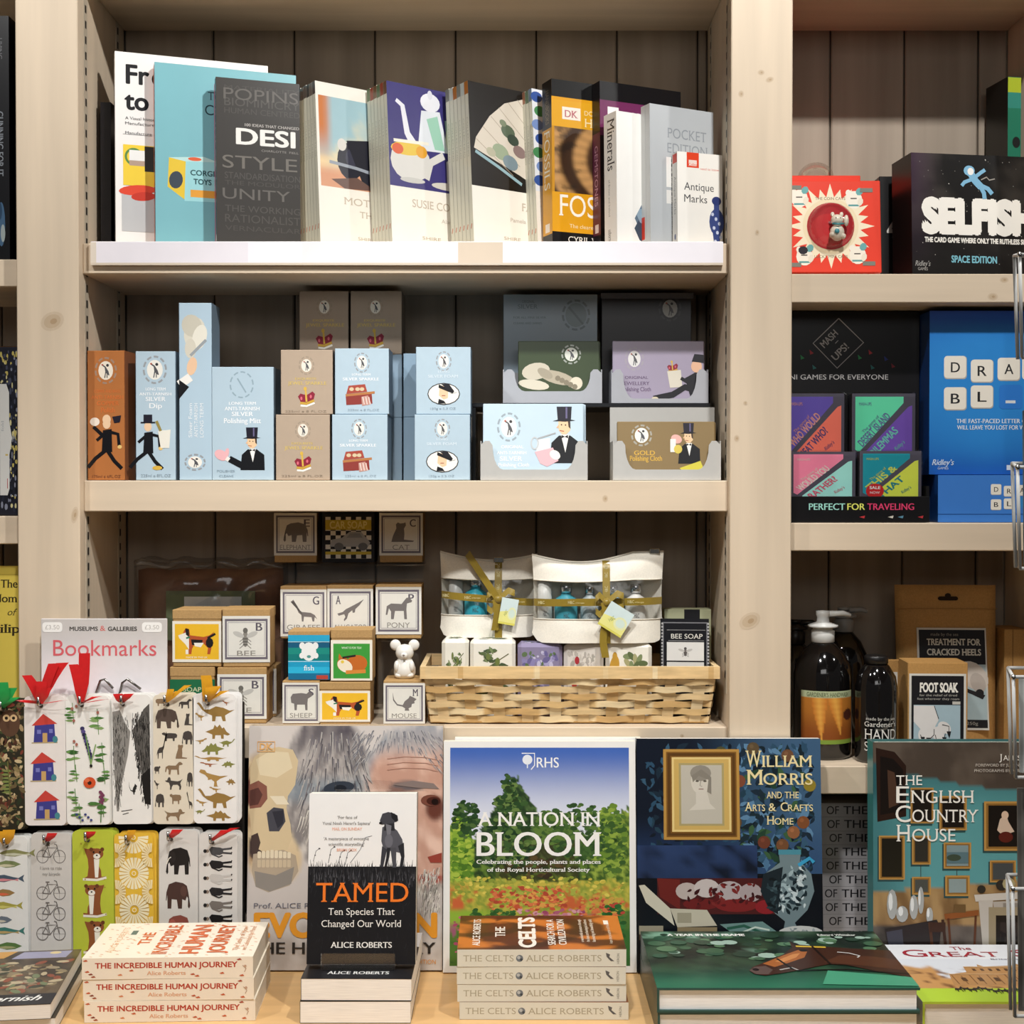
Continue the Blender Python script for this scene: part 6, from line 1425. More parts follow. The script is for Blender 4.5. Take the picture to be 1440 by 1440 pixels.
def b_stoat(a):
    for y, f in ((42, 0), (134, 1), (226, 0)):
        a.shape(FOX, 24, y, 58, 80, '8f5430', bool(f)); x = 46 if f else 60
        a.poly([(x - 8, y + 20), (x + 7, y + 22), (x + 3, y + 74), (x - 5, y + 74)], 'f1ede0'); a.ell(x, y + 14, 17, 14, '8f5430'); a.ell(x, y + 20, 9, 7, 'f1ede0'); a.ell(x - 8, y + 10, 2.4, 2.8, '1a1614'); a.ell(x + 8, y + 10, 2.4, 2.8, '1a1614'); a.ell(x, y + 18, 2.4, 2, '1a1614'); a.ell(x - 14, y + 3, 5, 5, '6a3c22'); a.ell(x + 14, y + 3, 5, 5, '6a3c22'); a.line([(24, y + 78), (60, y + 80), (84, y + 74)], 6, 'efe9da')
    for x, y in ((20, 30), (30, 120), (80, 140), (82, 208)): a.ell(x, y, 2, 2, 'a8923a', 0, 6)
def b_daisy(a):
    a.full('e4b93c')
    for y in (8, 98, 190, 282):
        for k in range(22):
            t = 2 * PI * k / 22
            a.line([(50 + 12 * math.cos(t), y + 12 * math.sin(t)), (50 + 40 * math.cos(t), y + 40 * math.sin(t))], [3, 8.5], 'f4e9c4') if 3 < y + 40 * math.sin(t) < 317 else None
        a.ell(50, y, 7, 7, 'e4b93c'); a.ring(50, y, 6, 6, 2, 'f4e9c4', 16)
    for x in (2, 98):
        for y in (52, 144, 236):
            for k in range(12): t = PI * (k / 11 - .5) + (PI if x > 50 else 0); a.line([(x + 8 * math.cos(t), y + 8 * math.sin(t)), (x + 26 * math.cos(t), y + 30 * math.sin(t))], [2, 6], 'f0e0b0')
def b_eleph(a):
    for y, f, c in ((42, 0, '1f1b1a'), (128, 1, '47302a'), (212, 0, '8a4a40')): a.shape(ELE, 16, y, 66, 68, c, bool(f)); a.ell(34 if not f else 64, y + 24, 9, 14, mul(c, 1.5), 0, 10)
    a.line([(18, 84), (24, 70), (30, 66)], 2.4, 'e8e2d4')
def b_people(a):
    D = ('4a4a4c', '1c1b1d', 'c4c1bc', '201f22', '77706a', '111113', '3a3a3c')
    for k in range(7):
        y = 44 + k * 34; c = D[k]
        a.ell(20, y, 5, 4.5, '8a7a6c', 0, 9); a.ell(14, y, 5, 5, '1c1b1d', 0, 8); a.poly([(25, y - 4), (32, y - 11), (56, y - 9), (64, y - 6), (64, y + 6), (54, y + 10), (32, y + 9)], c); a.line([(60, y - 4), (88, y - 7)], 5, c); a.line([(60, y + 4), (88, y + 6)], 5, c); a.line([(34, y + 8), (52, y + 15), (62, y + 11)], 3.5, c); a.line([(86, y - 7), (88, y - 11)], 3, '2a2622'); a.line([(86, y + 6), (88, y + 2)], 3, '2a2622')
RED, GOLD, GRN = 'd0181a', 'e0a01c', '1f9a48'
fan = lambda *p: p
upper = [
 ('dark garden pattern bookmark with an owl and green ribbon', -26, 33, 985, b_owl, '3a3626', 4, fan((-.012, .026, .010, .004), (.002, .034, .012, .006), (.014, .028, .010, .002), (.020, .016, .009, .006)), GRN),
 ('cream bookmark with three small red and blue motifs', 33, 91, 979, b_cottage, 'ece5e0', 57, fan((-.016, .040, .009, .002), (.010, .022, .010, .004), (.020, .058, .011, .006), (.030, .062, .012, .003), (.004, .030, .010, .006), (-.026, .006, .008, .003), (.036, .006, .008, .004)), RED),
 ('white bookmark with scattered wild flowers and a poppy', 92, 153, 978, b_flower, 'f0eee8', 115, fan((-.008, .052, .009, .003), (.006, .066, .011, .002), (.022, .010, .010, .004), (.036, .006, .009, .003)), RED),
 ('white bookmark with an engraved dark gorge', 157, 212, 977, b_gorge, 'efede8', 173, fan((.010, .012, .010, .003), (-.004, .012, .009, .005)), RED),
 ('beige bookmark with rows of small zoo animals', 214, 271, 977, b_zoo, 'e4dac6', 234, fan((.006, .018, .007, .004), (.016, .016, .007, .002), (.028, .026, .007, .003)), GOLD),
 ('white bookmark with rows of small dinosaurs', 271, 332, 976, b_dino, 'f1efec', 292, fan((.000, .034, .010, .003), (.014, .022, .009, .005), (.024, .016, .009, .002), (.008, .020, .012, .006)), GOLD)]
lower = [
 ('pale bookmark with painted river fish and gold ribbon', -22, 37, 1176, b_fish, 'e6e6e2', 8, fan((.006, .020, .012, .004), (-.004, .018, .010, .004)), GOLD),
 ('grey bookmark with line drawn bicycles', 40, 97, 1172, b_bike, 'd2cec8', 64, fan((.008, .012, .010, .003),), RED),
 ('lime green bookmark with brown stoats', 100, 158, 1168, b_stoat, 'bcc640', 122, fan((.006, .010, .010, .003),), RED),
 ('yellow bookmark with big white daisies', 160, 215, 1172, b_daisy, 'e4b93c', 179, fan((.008, .016, .008, .004),), GOLD),
 ('grey bookmark with three coloured elephants', 221, 276, 1167, b_eleph, 'd6d3ce', 238, fan((.010, .012, .011, .003),), RED),
 ('grey bookmark with vintage figures printed sideways', 278, 332, 1171, b_people, 'd9d6d1', 297, fan((.018, .016, .009, .004), (.030, .020, .009, .002)), RED)]
for row in (upper, lower):
    for lab, x0, x1, yt, fn, base, hx, rib, rc in row:
        short = lab.split(' with ')[1] if ' with ' in lab else lab
        bookmark(lab, x0, x1, yt, fn, base, hx, rib, rc, 3, 'bookmark hidden but for its edge behind the one with ' + short.replace(' and gold ribbon', '').replace(' and green ribbon', ''), 'bookmarks behind ' + short)
# ============================================================ books leaning on the shelf front
def stand_book(label, px, d, w, h, t, *a, lean=5, yaw=0, name='large_book', group=None, **k):
    return book(name, label, lean_mw(Wp(px, 1367, d).x, d, TB + .0004, yaw, lean, t), w, h, t, *a, group=group, **k)
def f_evo(a):
    def pic(u, v):
        x, y = u * 100, v * 124
        c = mix('d6cec8', 'b3a9a2', sst(.3, 1, v) * .7)
        n = fbm(u * 7, v * 7); hair = fbm(u * 26 + v * 10, v * 6 - u * 4)
        # skull, seen from the side
        s = max(0, 1 - (((x - 11) / 24) ** 2 + ((y - 40) / 29) ** 2)); jaw = max(0, 1 - (((x - 14) / 15) ** 2 + ((y - 68) / 15) ** 2))
        if s > 0 or jaw > 0:
            k = min(1, (s + jaw) * 3.5); c = mix(c, mix('e4cfa8', 'b99a78', sst(-.2, .5, n) + .35 * sst(50, 70, y)), k)
        for ex, ey, rx, ry, cc in ((3, 34, 7.5, 8.5, '6f3f38'), (19, 49, 6, 7, '46454c'), (14, 68, 10, 2.2, '70584a'), (4, 62, 4, 8, '4a3a38')):
            e = ((x - ex) / rx) ** 2 + ((y - ey) / ry) ** 2
            if e < 1: c = mix(c, cc, sst(1, .55, e))
        # hairy head in the middle
        dx = x - 41 - (y - 30) * .02; dd = (dx / (24 - max(0, y - 50) * .16)) ** 2 + ((y - 34) / 44) ** 2
        if dd < 1:
            hc = mix('8a8482', 'c4bcb6', sst(-.4, .5, hair)); hc = mix(hc, '565058', sst(20, 2, y) * .7 + sst(.2, .8, n) * .3); hc = mix(hc, '7f93a0', sst(10, 2, abs(y - 33)) * .55)
            hc = mix(hc, '3c4450', sst(1, .3, ((x - 44) / 10) ** 2 + ((y - 36) / 6) ** 2)); hc = mix(hc, 'ded8cc', sst(46, 70, y) * sst(.0, .5, hair) * .8)
            c = mix(c, hc, sst(1, .75, dd + .12 * hair))
        # pink face on the right
        d2 = ((x - 88) / 33) ** 2 + ((y - 42) / 46) ** 2
        if d2 < 1 and x > 54:
            fc = mix('c99c88', 'ecc8b4', sst(-.3, .5, n)); fc = mix(fc, 'a8a4a6', sst(20, 6, y) + .8 * sst(66, 54, x)); fc = mix(fc, mix('9aa0a8', 'c8c4c2', sst(-.4, .4, hair)), sst(.62, .95, d2) * .9)
            for ex, ey, rx, ry, cc in ((82, 31, 11, 3.4, '6e6464'), (96, 42, 6, 8, '6a3c30'), (76, 34, 6, 3, '8a6a60'), (94, 78, 9, 3, 'a84a3c')):
                e = ((x - ex) / rx) ** 2 + ((y - ey) / ry) ** 2
                if e < 1: fc = mix(fc, cc, sst(1, .3, e))
            fc = mix(fc, mix('7a6c58', 'cfc8ba', sst(-.3, .5, hair)), sst(62, 74, y) * sst(80, 92, y + abs(x - 94) * .9)) if y > 60 else fc
            c = mix(c, fc, sst(1, .8, d2 + .1 * hair))
        if y > 92: c = mix(c, mix('b0a69e', 'c9c2bc', sst(-.4, .4, n)), sst(90, 98, y))
        return c
    a.paint(0, 0, 275, 345, 74, 92, pic)
    BN = ('d9c6a2', 'c9b088', 'e6d8ba')
    a.poly([(2, 60), (8, 44), (22, 34), (42, 30), (62, 34), (70, 50), (66, 84), (56, 100), (54, 118), (60, 140), (62, 160), (56, 176), (20, 178), (6, 170), (2, 120)], 'd6c19b'); a.poly([(10, 48), (30, 36), (56, 38), (62, 60), (40, 74), (16, 70)], 'e2d2b0')
    a.poly([(1, 84), (14, 78), (26, 86), (27, 104), (18, 116), (2, 118)], '8a5a4c'); a.poly([(2, 92), (14, 88), (20, 98), (14, 112), (2, 114)], '5c3a34'); a.poly([(26, 124), (36, 116), (50, 118), (53, 136), (44, 150), (30, 150)], '4a4a52'); a.poly([(34, 122), (50, 120), (50, 138), (42, 146)], '34343c')
    a.poly([(5, 156), (14, 152), (18, 166), (14, 180), (4, 178)], '4a3c38'); a.poly([(30, 100), (50, 100), (58, 112), (40, 112)], 'e9dcc0'); a.poly([(8, 182), (50, 176), (68, 184), (72, 206), (60, 226), (30, 236), (12, 228), (6, 206)], 'b3a28c'); a.poly([(10, 206), (40, 212), (66, 200), (62, 224), (32, 235), (12, 228)], '8f8880')
    for k in range(8): a.rrect(14 + k * 6, 176 + abs(k - 3) * .8, 19 + k * 6, 188, 1.6, 'e4d6ba'); a.rrect(14 + k * 6, 190, 19 + k * 6, 201, 1.6, 'cbb99c')
    r = random.Random(77)
    for k in range(420):
        x, y = r.uniform(74, 172), r.uniform(8, 200); e = ((x - 122) / 52) ** 2 + ((y - 90) / 100) ** 2
        if e > 1: continue
        t = (x - 118) * .16; l = r.uniform(10, 26)
        a.line([(x, y), (x + t * .4, y + l * .5), (x + t, y + l)], [1.6, 1.2, .3], r.choice(('5a575c', '77737a', '94908f', 'b8b3ae') if y < 110 else ('b0aaa2', 'd0cabf', '8c8884', 'e2ddd2')), 3e-6)
    a.ell(128, 88, 22, 9, '3a414c', -6); a.ell(130, 89, 9, 5, '20242c')
    for k in range(260):
        x, y = r.uniform(150, 272), r.uniform(4, 60); f = (x - 210) / 60
        if y > 14 + 40 * f * f + 12: continue
        a.line([(x, y + 2), (x + f * 8, y + r.uniform(8, 16))], [1.4, .3], r.choice(('8c8c92', 'a8a6a8', 'c4c0bc', '77777e')), 3e-6)
    for y in (44, 52, 60): a.line([(196, y + 3), (220, y), (250, y + 1), (268, y + 5)], .8, 'b88a78')
    a.poly([(204, 84), (232, 78), (262, 82), (270, 90), (236, 88)], '8a7a74'); a.ell(258, 106, 14, 8, '7a4a3c'); a.ell(262, 107, 10, 6, '4a241c'); a.ell(264, 108, 5, 4.5, '1c0e0a'); a.poly([(254, 186), (274, 180), (274, 194), (258, 194)], '9a4438')
    for k in range(160): x, y = r.uniform(244, 272), r.uniform(200, 262); a.line([(x, y), (x - 2 + r.uniform(-2, 2), y + r.uniform(6, 14))], [1.2, .3], r.choice(('c8c2b6', '9a958c', 'e0dcd2', '77736c')), 3e-6)
    a.text('DK', 15, 34, 34, 9, 'e3b070', serif=1, bold=.03); a.frame(12, 22, 37, 37, 1, 'e3b070')
    a.text('Prof. ALICE ROBERTS', 10, 138, 258, 7, '6a6a74'); a.text('EVOLUTION', 10, 268, 298, 32, 'e0962c', bold=.05); a.text('THE HUMAN STORY', 2, 266, 322, 16, '2a2624', bold=.02); a.text('NEW EDITION', 216, 266, 336, 6, 'd8923a')
stand_book('large grey hardback with a skull and hairy faces on its cover', 346, 1.776, .2525, .312, .026, 'c4bcb6', front=f_evo, fmap=(0, 0, 275, 345), hard=True, edge='b5a48e', spine_col='b8aa96', lean=5)
def f_rhs(a):
    a.full('efeeea')
    def pic(u, v):
        x, y = u * 254, v * 306
        sky = mix('4468b8', 'dfe4f0', sst(.0, .36, v)); n = fbm(u * 14, v * 16); n2 = fbm(u * 40, v * 44)
        c = sky
        hor = 118 + 10 * math.sin(u * 17) + 8 * n - 20 * sst(.72, .9, u) * 1.2 - 16 * sst(.12, .02, u)
        cr = abs(x - 92 - 4 * n2) - (y - 38) * .62 - 6 * nz(x * .15, y * .2)
        if (y > hor + 6 * n2) or (38 < y < 200 and cr < 0):
            g = mix('2a4022', '6a8a38', sst(-.35, .6, n2 + .3 * n)); 
            if 38 < y < 165 and cr < 0: g = mix('243a24', '5c7a44', sst(-.3, .7, n2))
            if u < .14 and y > 100: g = mix('4a7a28', 'a8c048', sst(-.4, .4, n2))
            if u > .78: g = mix('3a5a26', '9ab048', sst(-.4, .5, n2))
            if 130 < y < 205 and .25 < u < .72: g = mix(g, '4a3c22', .45)
            c = g
        if y > 188 + 6 * n:
            t = (y - 188) / 118
            f = mix('8a9a3c', 'c4b84c', sst(-.4, .5, n2)); f = mix(f, 'c8643a', sst(.0, .45, n + .25 * math.sin(u * 9 + 2)) * sst(.0, .12, t) * sst(.55, .3, t)); f = mix(f, 'b8586a', sst(.1, .4, nz(u * 5, v * 16)) * sst(.3, .45, t) * .9)
            f = mix(f, '4f7a30', sst(.48, .62, t)); f = mix(f, '8fb23c', sst(.12, .04, abs(t - .42)) * sst(.3, .15, u)); f = mix(f, 'a05878', sst(.15, .4, nz(u * 40, v * 9)) * sst(.45, .6, t) * sst(.5, .3, u)); f = mix(f, '2e5a2c', sst(.2, .5, n2) * sst(.5, .9, t) * .7)
            if u > .88 and t > .35: f = mix(f, '2f6a34', .8)
            c = f
        return c
    a.paint(9, 9, 259, 314, 100, 122, pic)
    r = random.Random(19)
    def grove(n, cols, fn, s0=2.5, s1=6):
        for _ in range(n):
            x, y = fn(r); q = r.uniform(s0, s1); a.ell(min(max(x, 16), 252), y, q, q * .62, r.choice(cols), r.uniform(-25, 25), 8, 1e-6)
    def cone(r):
        v = r.random() ** .7; return 92 + (r.random() - .5) * (10 + 92 * v) * (.8 + .35 * math.sin(v * 26)), 46 + 130 * v
    grove(430, ('1f3a22', '2c4a28', '3c5c30', '55733a', '2a3f20', '6a8446'), cone)
    def dome(cx, cy, rx, ry):
        def f(r):
            t, q = r.uniform(0, 2 * PI), math.sqrt(r.random()); return cx + rx * q * math.cos(t), cy + ry * q * math.sin(t)
        return f
    grove(120, ('2c4a2a', '3c5c30', '24401f', '4f6c38'), dome(30, 110, 20, 26)); grove(150, ('5f8a2c', '86aa3a', 'a8c04a', '4a7426'), dome(24, 150, 16, 44))
    grove(260, ('2f4c28', '446632', '3a5a2c', '5c7a3a'), dome(190, 128, 40, 40)); grove(220, ('6a8a34', '8ea844', '4f7030', '3a5a2a'), dome(234, 138, 22, 50)); grove(120, ('4a6a30', '5f7e3a', '3a5a2c'), dome(150, 120, 22, 24))
    grove(80, ('3a3020', '4a3c26', '5a4a2c', '2f3a20'), dome(128, 178, 44, 14))
    def band(x0, x1, y0, y1): return lambda r: (r.uniform(x0, x1), r.uniform(y0, y1))
    grove(150, ('c8b84a', 'dccb5c', 'a8b04a', '8a9a3c'), band(18, 250, 190, 216), 2, 4.5); grove(170, ('c8583a', 'd8784a', 'b04a34', 'e0a050'), band(66, 170, 204, 236), 2, 4.5); grove(90, ('d8784a', 'b8483a', 'c8a04a'), band(190, 250, 216, 250), 2, 4.5)
    grove(110, ('b0607a', 'c88090', 'a04a68', 'd8a0a8'), band(104, 196, 236, 258), 2, 4.5); grove(90, ('2f5a2c', '3c6a34', '4f7a38'), band(40, 100, 236, 262), 2.5, 5); grove(60, ('a84a68', 'c0607a', '5a7a34'), band(14, 70, 246, 300), 1.5, 4)
    grove(90, ('2f6a34', '3f7a3c', '285a2c'), dome(236, 256, 16, 30))
    a.line([(109, 17), (127, 17), (127, 34), (122, 40)], 1.4, 'f4f4f4'); a.ell(117, 26, 7, 7, 'e8ecf2'); a.line([(117, 26), (117, 38)], 1.6, 'e8ecf2'); a.text('RHS', 130, 161, 37, 14, 'f4f4f4', bold=.01)
    a.text('A NATION IN', 47, 219, 119, 19, 'f6f5f0', serif=1, bold=.012); a.text('BLOOM', 46, 220, 161, 33, 'f6f5f0', serif=1, bold=.015)
    a.text('Celebrating the people, plants and places', 46, 219, 172, 5.6, 'f6f5f0', serif=1, bold=.02); a.text('of the Royal Horticultural Society', 61, 204, 183, 5.6, 'f6f5f0', serif=1, bold=.02)
stand_book('large garden photograph book with white border and white serif title', 623, 1.770, .2485, .294, .016, 'efeeea', front=f_rhs, fmap=(0, 0, 268, 323), lean=5, group=None)
stand_book('second copy of the garden book, its top edge peeping out behind', 639, 1.789, .244, .2955, .014, 'e9e9e6', front=None, lean=5.0)
def leafpat(a, x0, y0, x1, y1, n, seed, cols, smin=6, smax=15):
    r = random.Random(seed)
    for k in range(n):
        s = r.uniform(smin, smax); x, y = r.uniform(x0 + s, x1 - s), r.uniform(y0 + s * .6, y1 - s * .6); t = r.uniform(0, 2 * PI)
        pts = [(x + s * (p - .5) * 1.6 * math.cos(t) - s * (q - .5) * math.sin(t), y + s * (p - .5) * 1.6 * math.sin(t) + s * (q - .5) * math.cos(t)) for p, q in LEAF]
        a.poly(pts, r.choice(cols), 1.5e-6)
def f_mor(a):
    a.full('0c0f16')
    a.paint(0, 0, 262, 190, 20, 16, lambda u, v: mix(mix('101826', '3c5a78', sst(.25, .9, u)), '27406a', sst(.55, .9, v) * .5))
    leafpat(a, 3, 3, 257, 188, 330, 4, ('1a2a38', '2b4a62', '0f1824', '35566e', '223c4c'), 6, 13)
    leafpat(a, 130, 3, 257, 188, 170, 6, ('4a7090', '24402f', '3a5a3c', '16242c', '5a80a0', '1c2c34'), 6, 14)
    for x, y, c in ((146, 60, '7a4632'), (215, 24, '6a4a34'), (222, 132, '8a5a3a'), (206, 150, '6f4a30'), (246, 66, '8a7a2c'), (236, 118, '7a4a2c'), (180, 146, '6a3a2a'), (120, 20, '4a4a30'), (166, 14, '5a4a34'), (140, 118, '5a4630')): a.ell(x, y, 9, 9, c, 0, 12); a.ell(x - 2, y - 3, 3, 3, mul(c, 1.4), 0, 8)
    b0 = Art(a.m, a.p3(0, 328 - 0, 0), a.U, a.V, (a.size[0], a.size[1]), (0, 0, 262, 350), 'gloss'); b0.L = a.L + .00001; c0, a = a, b0
    a.rect(38, 16, 146, 152, '7a5424'); a.frame(38, 16, 146, 152, 4, 'b58a44'); a.frame(44, 22, 140, 146, 4, '5a3c1a'); a.rect(50, 28, 134, 140, 'c9a860'); a.frame(50, 28, 134, 140, 3, 'e2c884'); a.rect(60, 37, 124, 131, 'a89a6a'); a.rect(63, 40, 121, 128, 'bcb6a8')
    a.ell(91, 64, 14, 20, 'cfc9bc'); a.ell(91, 52, 15, 12, '8f897e'); a.poly([(78, 56), (92, 46), (106, 58), (106, 84), (100, 80), (102, 62), (88, 56), (80, 66)], '857f74'); a.poly([(84, 80), (100, 80), (104, 98), (112, 106), (74, 108), (84, 98)], 'cdc7ba'); a.ell(86, 64, 2.4, 1.4, '5a544c'); a.ell(97, 64, 2.4, 1.4, '5a544c'); a.line([(91, 64), (90, 71), (93, 72)], .8, '7a7468'); a.line([(88, 76), (95, 76)], 1.2, '8a6a60')
    c0.L = a.L; a = c0
    Y = 'e6d6a2'
    for t, x0, x1, y, h in (('W', 155, 178, 40, 23), ('ILLIAM', 178, 250, 40, 16), ('M', 156, 180, 65, 21), ('ORRIS', 180, 250, 65, 16), ('AND', 184, 206, 84, 9), ('THE', 210, 230, 84, 9), ('A', 153, 164, 102, 12), ('RTS', 164, 182, 102, 9), ('&', 187, 198, 102, 11), ('C', 204, 214, 102, 12), ('RAFTS', 214, 250, 102, 9), ('H', 184, 195, 121, 12), ('OME', 195, 222, 121, 9)): a.text(t, x0, x1, y, h, Y, serif=1, bold=.008)
    a.rect(0, 196, 260, 300, '0d1018'); a.paint(0, 150, 170, 196, 12, 4, lambda u, v: mix('2c3f66', '101828', sst(-.1, .5, fbm(u * 6, v * 2 + 3)) + v * .3))
    a.rect(28, 196, 196, 246, '4a1c1c'); a.poly([(28, 196), (60, 198), (60, 240), (32, 222)], '6a2420')
    for k, (x, y, rx, ry, c) in enumerate(((70, 214, 16, 12, 'b9aaa4'), (98, 210, 18, 13, 'c4b8b4'), (130, 214, 20, 14, 'b0a4a4'), (160, 216, 16, 13, 'a89a9a'), (90, 232, 26, 8, '6a2020'), (140, 234, 30, 9, '7a2424'), (182, 236, 16, 10, '8a2228'))): a.ell(x, y, rx, ry, c)
    leafpat(a, 60, 200, 180, 244, 40, 12, ('5a1a1c', '3a1416', '7a2a28'), 4, 8)
    # two handled patterned vase
    vp = [(200, 158), (232, 158), (230, 172), (246, 190), (250, 214), (240, 240), (222, 258), (226, 266), (206, 266), (208, 256), (188, 240), (174, 214), (180, 190), (202, 174)]
    a.poly(vp, '6f8186'); leafpat(a, 184, 178, 244, 246, 110, 15, ('1c2a30', '2c3c44', 'c4d0d2', '9fb2b6', '17242a'), 4, 8); a.rect(200, 156, 232, 163, '4a8a9a'); a.line([(228, 178), (244, 168), (250, 174)], 5, '3a9ac4'); a.poly([(178, 190), (206, 180), (198, 246), (186, 240), (174, 214)], '1c262c'); leafpat(a, 180, 190, 204, 240, 26, 17, ('41545a', '0f171c', '2c3c42'), 3, 7)
    a.ell(230, 272, 32, 10, 'c4c6c2'); a.rect(198, 272, 258, 284, 'b0b2ae'); leafpat(a, 206, 264, 256, 280, 14, 18, ('7a8688', '9aa4a4'), 3, 6)
    a.poly([(2, 206), (10, 205), (46, 238), (52, 262), (12, 230)], 'c9c3b0'); a.poly([(46, 238), (98, 240), (112, 262), (56, 264)], 'bdb6a2'); a.rect(56, 264, 112, 272, '8a7a5c'); a.rect(56, 244, 76, 258, '9a937e'); a.rect(2, 262, 36, 274, '97907c'); a.rect(2, 274, 36, 282, '4a3c2c')
    a.poly([(116, 260), (176, 256), (196, 270), (150, 284)], '6a8a86'); a.line([(126, 266), (150, 262), (176, 272), (160, 278)], 4, '2c5a4a'); a.line([(140, 274), (166, 264), (186, 268)], 2.5, 'c4d4c8'); a.rect(4, 285, 256, 297, '0a0c12')
stand_book('dark blue leafy covered book with a gold framed drawing and vase', 897, 1.768, .2385, .298, .014, '141c28', front=f_mor, fmap=(0, 0, 262, 328), spine_col='1a2430', lean=5, page='f0ece2')
def f_eng(a):
    def pic(u, v):
        x, y = u * 240, v * 330
        c = mix('5a9a9e', '2c5a60', sst(.35, .0, u) * .6 + sst(.35, .1, v) * .7)
        cv = 30 + 46 * u * (2 - u) * .9
        if y < cv: c = mix('4a4038', '5f544a', sst(-.3, .4, fbm(u * 4, v * 4)))
        if y > 218 - 18 * u: c = mix('a8885c', '7a5c3a', sst(-.2, .4, fbm(u * 10, v * 3)))
        if y > 268: c = mix('6a6058', '3a332e', sst(-.2, .5, fbm(u * 6, v * 6)))
        return c
    a.paint(0, 0, 240, 330, 46, 60, pic)
    a.poly([(4, 8), (30, 14), (46, 34), (46, 108), (6, 116)], '2a1a14'); a.poly([(10, 20), (28, 24), (42, 40), (42, 100), (10, 106)], '17110f'); a.poly([(20, 40), (30, 44), (36, 90), (22, 96)], '4a3428')
    def pf(x0, y0, x1, y1, inner, wd=4):
        a.rect(x0 - 2, y0 + 2, x1 - 2, y1 + 3, '2a4a4c'); a.rect(x0, y0, x1, y1, '8a6430'); a.frame(x0, y0, x1, y1, wd * .5, 'b88c4a'); a.rect(x0 + wd, y0 + wd, x1 - wd, y1 - wd, inner)
    pf(8, 136, 44, 200, '1c1a14'); pf(54, 136, 80, 178, '2e2c28'); pf(98, 146, 136, 184, '7f9498'); pf(54, 196, 80, 222, '4a4c48', 4); pf(100, 194, 134, 224, '8a9a9a', 5); pf(154, 86, 206, 158, '17120f', 6); pf(162, 172, 198, 204, '44484a', 4); pf(92, 78, 130, 128, '1a1512', 4); pf(52, 66, 84, 118, '1c1814', 3)
    a.poly([(176, 112), (184, 104), (188, 116), (196, 130), (180, 136), (172, 128)], 'cfb8a4'); a.ell(183, 106, 5, 6, 'd8bca4'); a.ell(184, 138, 10, 8, '5a2018')
    a.rect(102, 160, 132, 176, '59747c'); a.ell(112, 168, 10, 5, '3c4a3c'); a.line([(66, 178), (66, 196)], .8, '3a3a34'); a.line([(116, 184), (116, 194)], .8, '3a3a34')
    a.poly([(140, 222), (232, 216), (234, 226), (142, 232)], 'c9c2b8'); a.poly([(146, 230), (166, 230), (164, 300), (152, 304)], 'bdb6ac'); a.poly([(210, 228), (230, 228), (232, 304), (214, 302)], 'c4bdb2'); a.poly([(166, 232), (210, 230), (210, 246), (168, 248)], 'b0a89e'); a.rect(160, 240, 214, 300, '9a8c70'); a.rect(170, 252, 206, 300, '17130f'); a.rect(176, 262, 200, 292, '2c2420'); a.rect(180, 234, 200, 240, '8a8278')
    for x, y, s in ((150, 214, 6), (178, 208, 8), (188, 206, 9), (206, 213, 6), (216, 214, 5)): a.ell(x, y, s, s, '2c2824' if s != 9 else 'a89c74', 0, 10)
    for x, y, w_, h_ in ((26, 236, 12, 44), (40, 250, 14, 24), (56, 240, 10, 36), (66, 230, 7, 40), (78, 252, 8, 24)): a.ell(x, y, w_ * .6, h_ * .5, 'a8aaa8', 0, 12); a.ell(x - 2, y - 4, w_ * .25, h_ * .3, 'e2e4e2', 0, 8)
    a.poly([(16, 272), (88, 258), (94, 272), (88, 322), (24, 326)], '241c1c'); a.poly([(18, 276), (40, 272), (44, 322), (26, 326)], '3c3c48'); a.poly([(98, 250), (146, 244), (146, 252), (100, 258)], '8a4f26'); a.line([(104, 256), (108, 312)], 3, '5a3018'); a.line([(142, 252), (140, 302)], 3, '5a3018'); a.rect(112, 236, 128, 248, '6a5030'); a.line([(78, 262), (84, 322)], 4, '4a2a18'); a.line([(96, 258), (104, 330)], 4, '3a2014'); a.rect(78, 262, 100, 276, '3a2014')
    a.line([(176, 276), (192, 286), (214, 280)], 4, '17120f'); a.line([(180, 278), (176, 326)], 5, '17120f'); a.line([(206, 284), (216, 322)], 4, '17120f'); a.ell(214, 274, 12, 6, 'd8d4cc'); a.line([(226, 278), (232, 320)], 3, '17120f')
    W_ = 'f2efe8'
    a.text('THE', 32, 68, 62, 14, W_, serif=1); a.text('E', 32, 50, 88, 24, W_, serif=1); a.text('NGLISH', 52, 140, 88, 18, W_, serif=1); a.text('C', 31, 52, 116, 24, W_, serif=1); a.text('OUNTRY', 54, 146, 116, 18, W_, serif=1); a.text('H', 32, 52, 144, 24, W_, serif=1); a.text('OUSE', 54, 114, 144, 18, W_, serif=1)
    a.text('J', 175, 179, 26, 9, W_, serif=1); a.text('AMES PEILL', 180, 230, 26, 7, W_, serif=1); a.text('FOREWORD BY JULIAN FELLOWES', 142, 232, 35, 4, 'c9c2b8', serif=1); a.text('PHOTOGRAPHS BY JAMES FENNELL', 140, 232, 43, 4, 'c9c2b8', serif=1)
stand_book('teal walled country house interior book at the end of the counter', 1228, 1.786, .224, .293, .028, '3c6a70', front=f_eng, fmap=(0, 0, 240, 330), hard=True, spine_col='3f8a8a', edge='2c5a5c', lean=1.2)
